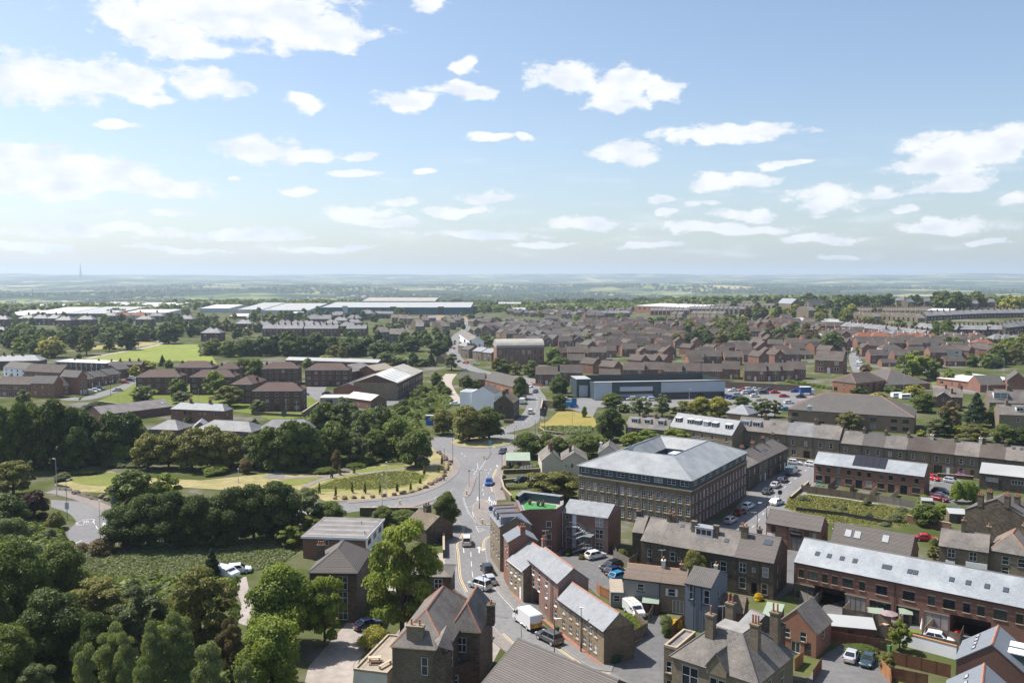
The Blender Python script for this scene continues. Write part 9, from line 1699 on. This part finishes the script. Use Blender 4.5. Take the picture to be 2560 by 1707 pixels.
wall(z6,[(1635,1140),(1628,1205),(1645,1268),(1700,1330)],1.4,'stone_mid','stone garden wall beside the pavement opposite the lawn');wall(z6,[(1640,1130),(1920,1120)],1.2,'stone_dark','dark stone wall below the garden washing line');wall(z6,[(1640,1195),(1830,1180)],.9,'stone_mid','low stone wall of the walled drive');wall(z6,[(1915,705),(1930,640),(2062,655)],3.2,'stone_mid','high stone retaining wall beside the north road',.5);wall(z7,[(1545,400),(2169,430)],3.4,'brick_buff','long brick wall behind the supermarket car park',.4);wall(z1,[(0,392),(410,392)],2.0,'stone_dark','dark retaining wall below the left road arm',.4);wall(z1,[(588,490),(590,690)],1.7,'stone_dark','dark stone wall beside the street tree pavement');wall(z6,[(1905,800),(1950,830),(2080,845)],.8,'brick_red','low curved red brick planter wall at the north road corner');wall(y7,[(1060,985),(1760,1020),(2000,860)],1.1,'stone_mid','stone wall along the bottom of the flats lawn');wall(y7,[(1770,1030),(1900,940),(2000,870)],2.2,'stone_mid','tall stone wall rising beside the flats',.5)
wall(x8,[(1490,590),(1530,625),(1670,640)],1.2,'brick_orange','red brick front wall at the bend of the north road',cop='brick_orange');wall(x8,[(1085,1190),(1230,1190)],1.3,'brick_red','low red brick wall below the stone corner house');wall(z8,[(405,1200),(255,1330)],.8,'brick_red','low brick wall along the side street');wall(z8,[(250,1000),(470,1030)],1.0,'stone_mid','low stone wall before the sandstone terrace');wall(z8,[(1480,1140),(1780,1165)],1.0,'stone_dark','dark stone garden wall of the lower terrace');wall(z3,[(755,440),(1060,500)],1.8,'brick_red','brick wall at the end of the vacant plot');wall(z3,[(690,1290),(1100,1400)],2.0,'render_white','white rendered garden wall below the mews lane',cop='timber_warm');wall(z5,[(720,612),(880,632),(1010,642)],1.0,'stone_mid','stone wall along the bottom of the flats road')
# gardens and small things
def bin_(p,a,col,lb_,gp_=None):
 r=root('wheelie_bin',lb_,'bin',p,a,gp_);MB().hexa([(-.24,-.28,.05),(.24,-.28,.05),(.24,.28,.05),(-.24,.28,.05),(-.3,-.36,1.0),(.3,-.36,1.0),(.3,.36,1.0),(-.3,.36,1.0)]).build('body',col,r);MB().box((-.32,-.38,1.0),(.32,.4,1.08)).build('lid',col,r)
for(f,x_,y_,c_,l_) in((z1,1792,1428,'plastic_green','dark green bin at the cottage gable'),(z1,1822,1418,'plastic_green','second dark green bin at the cottage gable'),(z1,1385,1215,'plastic_green','green street cabinet against the cottage wall'),(z1,1258,1110,'plastic_green','green cabinet behind the white van'),(z1,615,520,'plastic_green','green bin beside the lodge gate'),(z3,580,1325,'plastic_lime','lime lidded bin behind the hedge'),(z3,625,1345,'plastic_lime','lime lidded bin turned sideways behind the hedge'),(z3,530,1312,'plastic_grey','grey lidded bin behind the hedge'),(z3,510,1308,'plastic_grey','grey bin in the corner behind the hedge')):bin_(f(x_,y_),.5,c_,l_)
def pic(p,a,z,lb_):
 r=root('picnic_table',lb_,'table',(p.x,p.y,z),a);MB().box((-.9,-.4,.68),(.9,.4,.75)).build('tabletop','timber_pale',r)
 for s_ in(-1,1):MB().box((-.9,s_*.75-.14,.4),(.9,s_*.75+.14,.45)).build('seat','timber_red',r)
 for s_ in(-1,1):b=MB();b.tube([(s_*.65,-.75,0),(s_*.65,-.3,.68)],.05,5);b.build('leg','timber_red',r);MB().tube([(s_*.65,.75,0),(s_*.65,.3,.68)],.05,5).build('leg','timber_red',r);MB().tube([(s_*.65,-.8,.38),(s_*.65,.8,.38)],.04,5).build('crossbar','timber_red',r)
pic(x2(400,1170,3.7),.1,3.68,'timber picnic table on the garage roof terrace');pb_=root('terrace_bench','long timber bench on the garage roof terrace','bench',x2(560,1230,3.7),1.0);MB().box((-1.2,-.22,.4),(1.2,.22,.46)).build('seat','timber_pale',pb_);MB().box((-1.1,-.2,0),(-1.0,.2,.4)).build('leg','timber_pale',pb_);MB().box((1.0,-.2,0),(1.1,.2,.4)).build('leg','timber_pale',pb_)
q0,q1=x2(90,1290,3.9),x2(600,760,3.9);rl_=root('terrace_railing','thin metal railing along the garage roof terrace','railing',q0);d=q1-q0
for i in range(8):MB().tube([(d.x*i/7,d.y*i/7,0),(d.x*i/7,d.y*i/7,.9)],.025,5).build('baluster','steel_dark',rl_)
MB().tube([(0,0,.9),(d.x,d.y,.9)],.03,5).build('top_rail','steel_dark',rl_)
for(x_,y_,l_) in((600,210,'potted shrub in the back corner of the roof terrace'),(750,235,'pink flowering pot on the roof terrace'),(830,245,'large dark planter on the roof terrace')):
 p=x3(x_,y_,8.3);r=root('planter',l_,'planter',(p.x,p.y,8.2));MB().tube([(0,0,0),(0,0,.6)],[.28,.36],10).build('pot','plastic_grey',r);c,_=cof('olive',2,0,'bush');leafy(ob('plant',c,r,(0,0,.5),0,(.9,.9,.7)),'olive')
ps=root('parasol','open brownish parasol over a mews patio table','parasol',z3(620,1165));MB().tube([(0,0,0),(0,0,2.5)],.04,6).build('pole','steel_pale',ps);b=MB()
for i in range(8):a0,a1=i*math.pi/4,(i+1)*math.pi/4;b.face([(1.5*math.cos(a0),1.5*math.sin(a0),2.1),(1.5*math.cos(a1),1.5*math.sin(a1),2.1),(0,0,2.6)])
b.build('canopy','cloth_mauve',ps);pc_=root('closed_parasol','closed white parasol on the mews lawn','parasol',z3(855,1220));MB().tube([(0,0,0),(0,0,2.6)],.04,6).build('pole','steel_pale',pc_);MB().tube([(0,0,.8),(0,0,1.2),(0,0,2.5)],[.28,.24,.05],8).build('folded_canopy','cloth_white',pc_)
pic(z3(620,1180),.3,0,'timber table and benches under the brownish parasol');sheet('patio_lawn',[z3(760,1180),z3(860,1205),z3(850,1245),z3(750,1225)],.05,'grass_green','small bright lawn of a mews patio');sheet('back_lawn',[z3(665,1530),z3(890,1590),z3(880,1620),z3(650,1570)],.05,'grass_green','narrow lawn between the reddish fences');sheet('patio',[z3(300,1110),z3(345,1060),z3(540,1110),z3(510,1155)],.04,'paving_pale','pale paved first mews patio');sheet('patio',[z3(900,1235),z3(940,1185),z3(1145,1230),z3(1120,1295)],.04,'paving_pale','pale paved play patio')
for(x_,y_,m_,l_) in((960,1215,'cloth_pink','pink toy heap on the play patio'),(1070,1235,'cloth_blue','blue paddling pool cover on the play patio'),(1110,1215,'toy_red','red toy on the play patio')):
 p=z3(x_,y_);o=ob('toy',BM[1].copy(),None,(p.x,p.y,.25),.4,(1.1,.8,.6));o.data.materials[0]=M[m_];tag(o,l_,'toy')
for i,(x_,y_) in enumerate(((520,1210),(480,1205))):p=z8(x_,y_+8);r=root('garden_chair',['turquoise garden chair nearer the divider by the new brick row','turquoise garden chair nearer the street by the new brick row'][i],'chair',p,.5);MB().box((-.3,-.3,.4),(.3,.3,.46)).build('seat','turquoise',r);MB().box((-.3,.26,.46),(.3,.32,.95)).build('backrest','turquoise',r);[MB().tube([(sx_*.26,sy_*.26,0),(sx_*.26,sy_*.26,.4)],.03,5).build('leg','turquoise',r) for sx_ in(-1,1) for sy_ in(-1,1)]
for(f,x_,y_,w_,d_,h_,m_,rm__,l_) in((z2,352,1070,2.6,2.2,1.9,'timber_red','roof_green','small red garden shed with pale roof beside the van'),(z3,530,1145,2.2,1.8,1.9,'timber_fence','roof_green','green roofed store at the first mews patios'),(z3,740,1150,1.8,1.6,1.9,'timber_fence','roof_green','green roofed store beside the parasol patio'),(z3,340,1255,7.0,3.4,2.3,'timber_red','roof_pale','wide low outbuilding with pale flat roof in the back gardens'),(z3,890,330,2.4,2.2,1.8,'timber_grey','roof_pale','small pale roofed garden shed by the vacant plot'),(z3,1110,440,4.0,3.0,2.3,'stone_mid','roof_pale','flat roofed outhouse behind the stone shop'),(x8,545,600,2.5,2.5,2.2,'brick_orange','tile_grey','little brick porch by the concrete lane')):
 p=f(x_,y_);house('garden_shed',l_,'shed',p+Vector((-w_/2,0,0)),p+Vector((w_/2,-.25*w_,0)),d_,h_,rise=.45,roof='mono' if w_>3 else 'gable',wm=m_,rm=rm__,ops={'F':[(.5,.1,.8,1.6,'dd')]},fine=False)
def wsh(f,a,b,n,lb_):
 A,B=f(*a),f(*b);r=root('washing_line',lb_,'washing line',A);d=B-A
 for q_ in((0,0),(d.x,d.y)):MB().tube([(q_[0],q_[1],0),(q_[0],q_[1],2.1)],.04,5).build('post','steel_pale',r)
 MB().tube([(0,0,2.0),(d.x,d.y,2.0)],.012,4).build('line','steel_pale',r)
 for i in range(n):t_=(i+.7)/(n+.4);w_=.45/d.length;b_=MB();p0,p1_=d*(t_-w_),d*(t_+w_);b_.hexa([(p0 .x,p0 .y,1.0),(p1_.x,p1_.y,1.0),(p1_.x,p1_.y+.02,1.0),(p0 .x,p0 .y+.02,1.0),(p0 .x,p0 .y,1.98),(p1_.x,p1_.y,1.98),(p1_.x,p1_.y+.02,1.98),(p0 .x,p0 .y+.02,1.98)]);b_.build('sheet','cloth_white',r)
wsh(z6,(1760,1125),(1885,1105),5,'washing line of white sheets in the garden below the green roofed shed');wsh(z3,(1030,375),(1125,385),4,'washing line of white clothes beside the stone gable')
for i in range(16):bp(z6,1650+17*i,1105+tr.uniform(-25,12),1078+tr.uniform(-25,5),48,tr.choice(['mid','olive','brown','bright']),'garden shrub in the terraced garden below the green roofed shed','terraced garden shrubs')
for i in range(8):bp(z1,1010+24*i,208-i*1.5,180,48,'brown' if i%3==2 else 'mid','clipped garden hedge along the walled drive','walled drive hedge','hedge')
for i in range(6):p=z1(1890+18*i,1130+19*i);bush(p,1.7,1.9,'hedge','vivid yellow green hedge along the cottage garden','vivid cottage hedge','hedge')
play=root('play_equipment','small dark climbing frame on a round play surface','play frame',z4(1765,222));[MB().tube([(a_,b_,0),(a_*.4,b_*.4,2.2)],.06,5).build('post','steel_dark',play) for a_ in(-1,1) for b_ in(-1,1)];MB().tube([(-.5,0,2.2),(.5,0,2.2)],.06,5).build('crossbar','steel_dark',play);sheet('play_surface',[z4(1700,240),z4(1760,215),z4(1840,225),z4(1830,245),z4(1740,250)],.12,'pavement_grey','round grey play surface on the lawn')
for(x_,y_,a_) in((405,318,.2),(440,322,.2)):r=root('park_bench',['plain timber bench at the lamp on the dry bank','plain timber bench further along the dry bank'][x_>420],'bench',z4(x_,y_),a_);MB().box((-.9,-.25,.42),(.9,.25,.5)).build('seat','timber_grey',r);MB().box((-.8,-.2,0),(-.7,.2,.42)).build('leg','timber_grey',r);MB().box((.7,-.2,0),(.8,.2,.42)).build('leg','timber_grey',r)
def aerial(p,z,lb_):
 r=root('tv_aerial',lb_,'aerial',(p.x,p.y,z));MB().tube([(0,0,-1),(0,0,1.4)],.03,5).build('mast','steel_pale',r);MB().tube([(-.6,0,1.3),(.7,.2,1.3)],.025,4).build('boom','steel_pale',r)
 for i in range(5):MB().tube([(-.5+.25*i,-.25,1.3),(-.5+.25*i,.35,1.3)],.012,4).build('element','steel_pale',r)
aerial(x3(880,830,9.2),9.4,'tv aerial on the archway house chimney');aerial(x4(1120,330,9.5),9.6,'tv aerial beside the hipped stone house chimney');aerial(z2(435,690,6.6),6.8,'tv aerial on the cottage chimney');aerial(z2(1085,420,9.2),9.4,'tv aerial at the back of the sooty terrace')
# haze: the air between here and the hills
hm=bpy.data.materials.new('haze');hm.use_nodes=True;nt=hm.node_tree;nt.nodes.clear();o=nd(nt,'OutputMaterial');v=nd(nt,'VolumePrincipled')
v.inputs['Color'].default_value=(.72,.86,1.0,1);v.inputs['Density'].default_value=8.0e-5;v.inputs['Anisotropy'].default_value=.2
lk(nt,v.outputs[0],o.inputs['Volume']);M['haze']=hm
b=MB().box((-28000,-28000,GZ[0]-3),(28000,28000,max(GZ[1],mz_+topz*1.05)+12));tag(b.build('haze','haze'),'thin blue summer haze over the valley','haze',kn_='stuff')
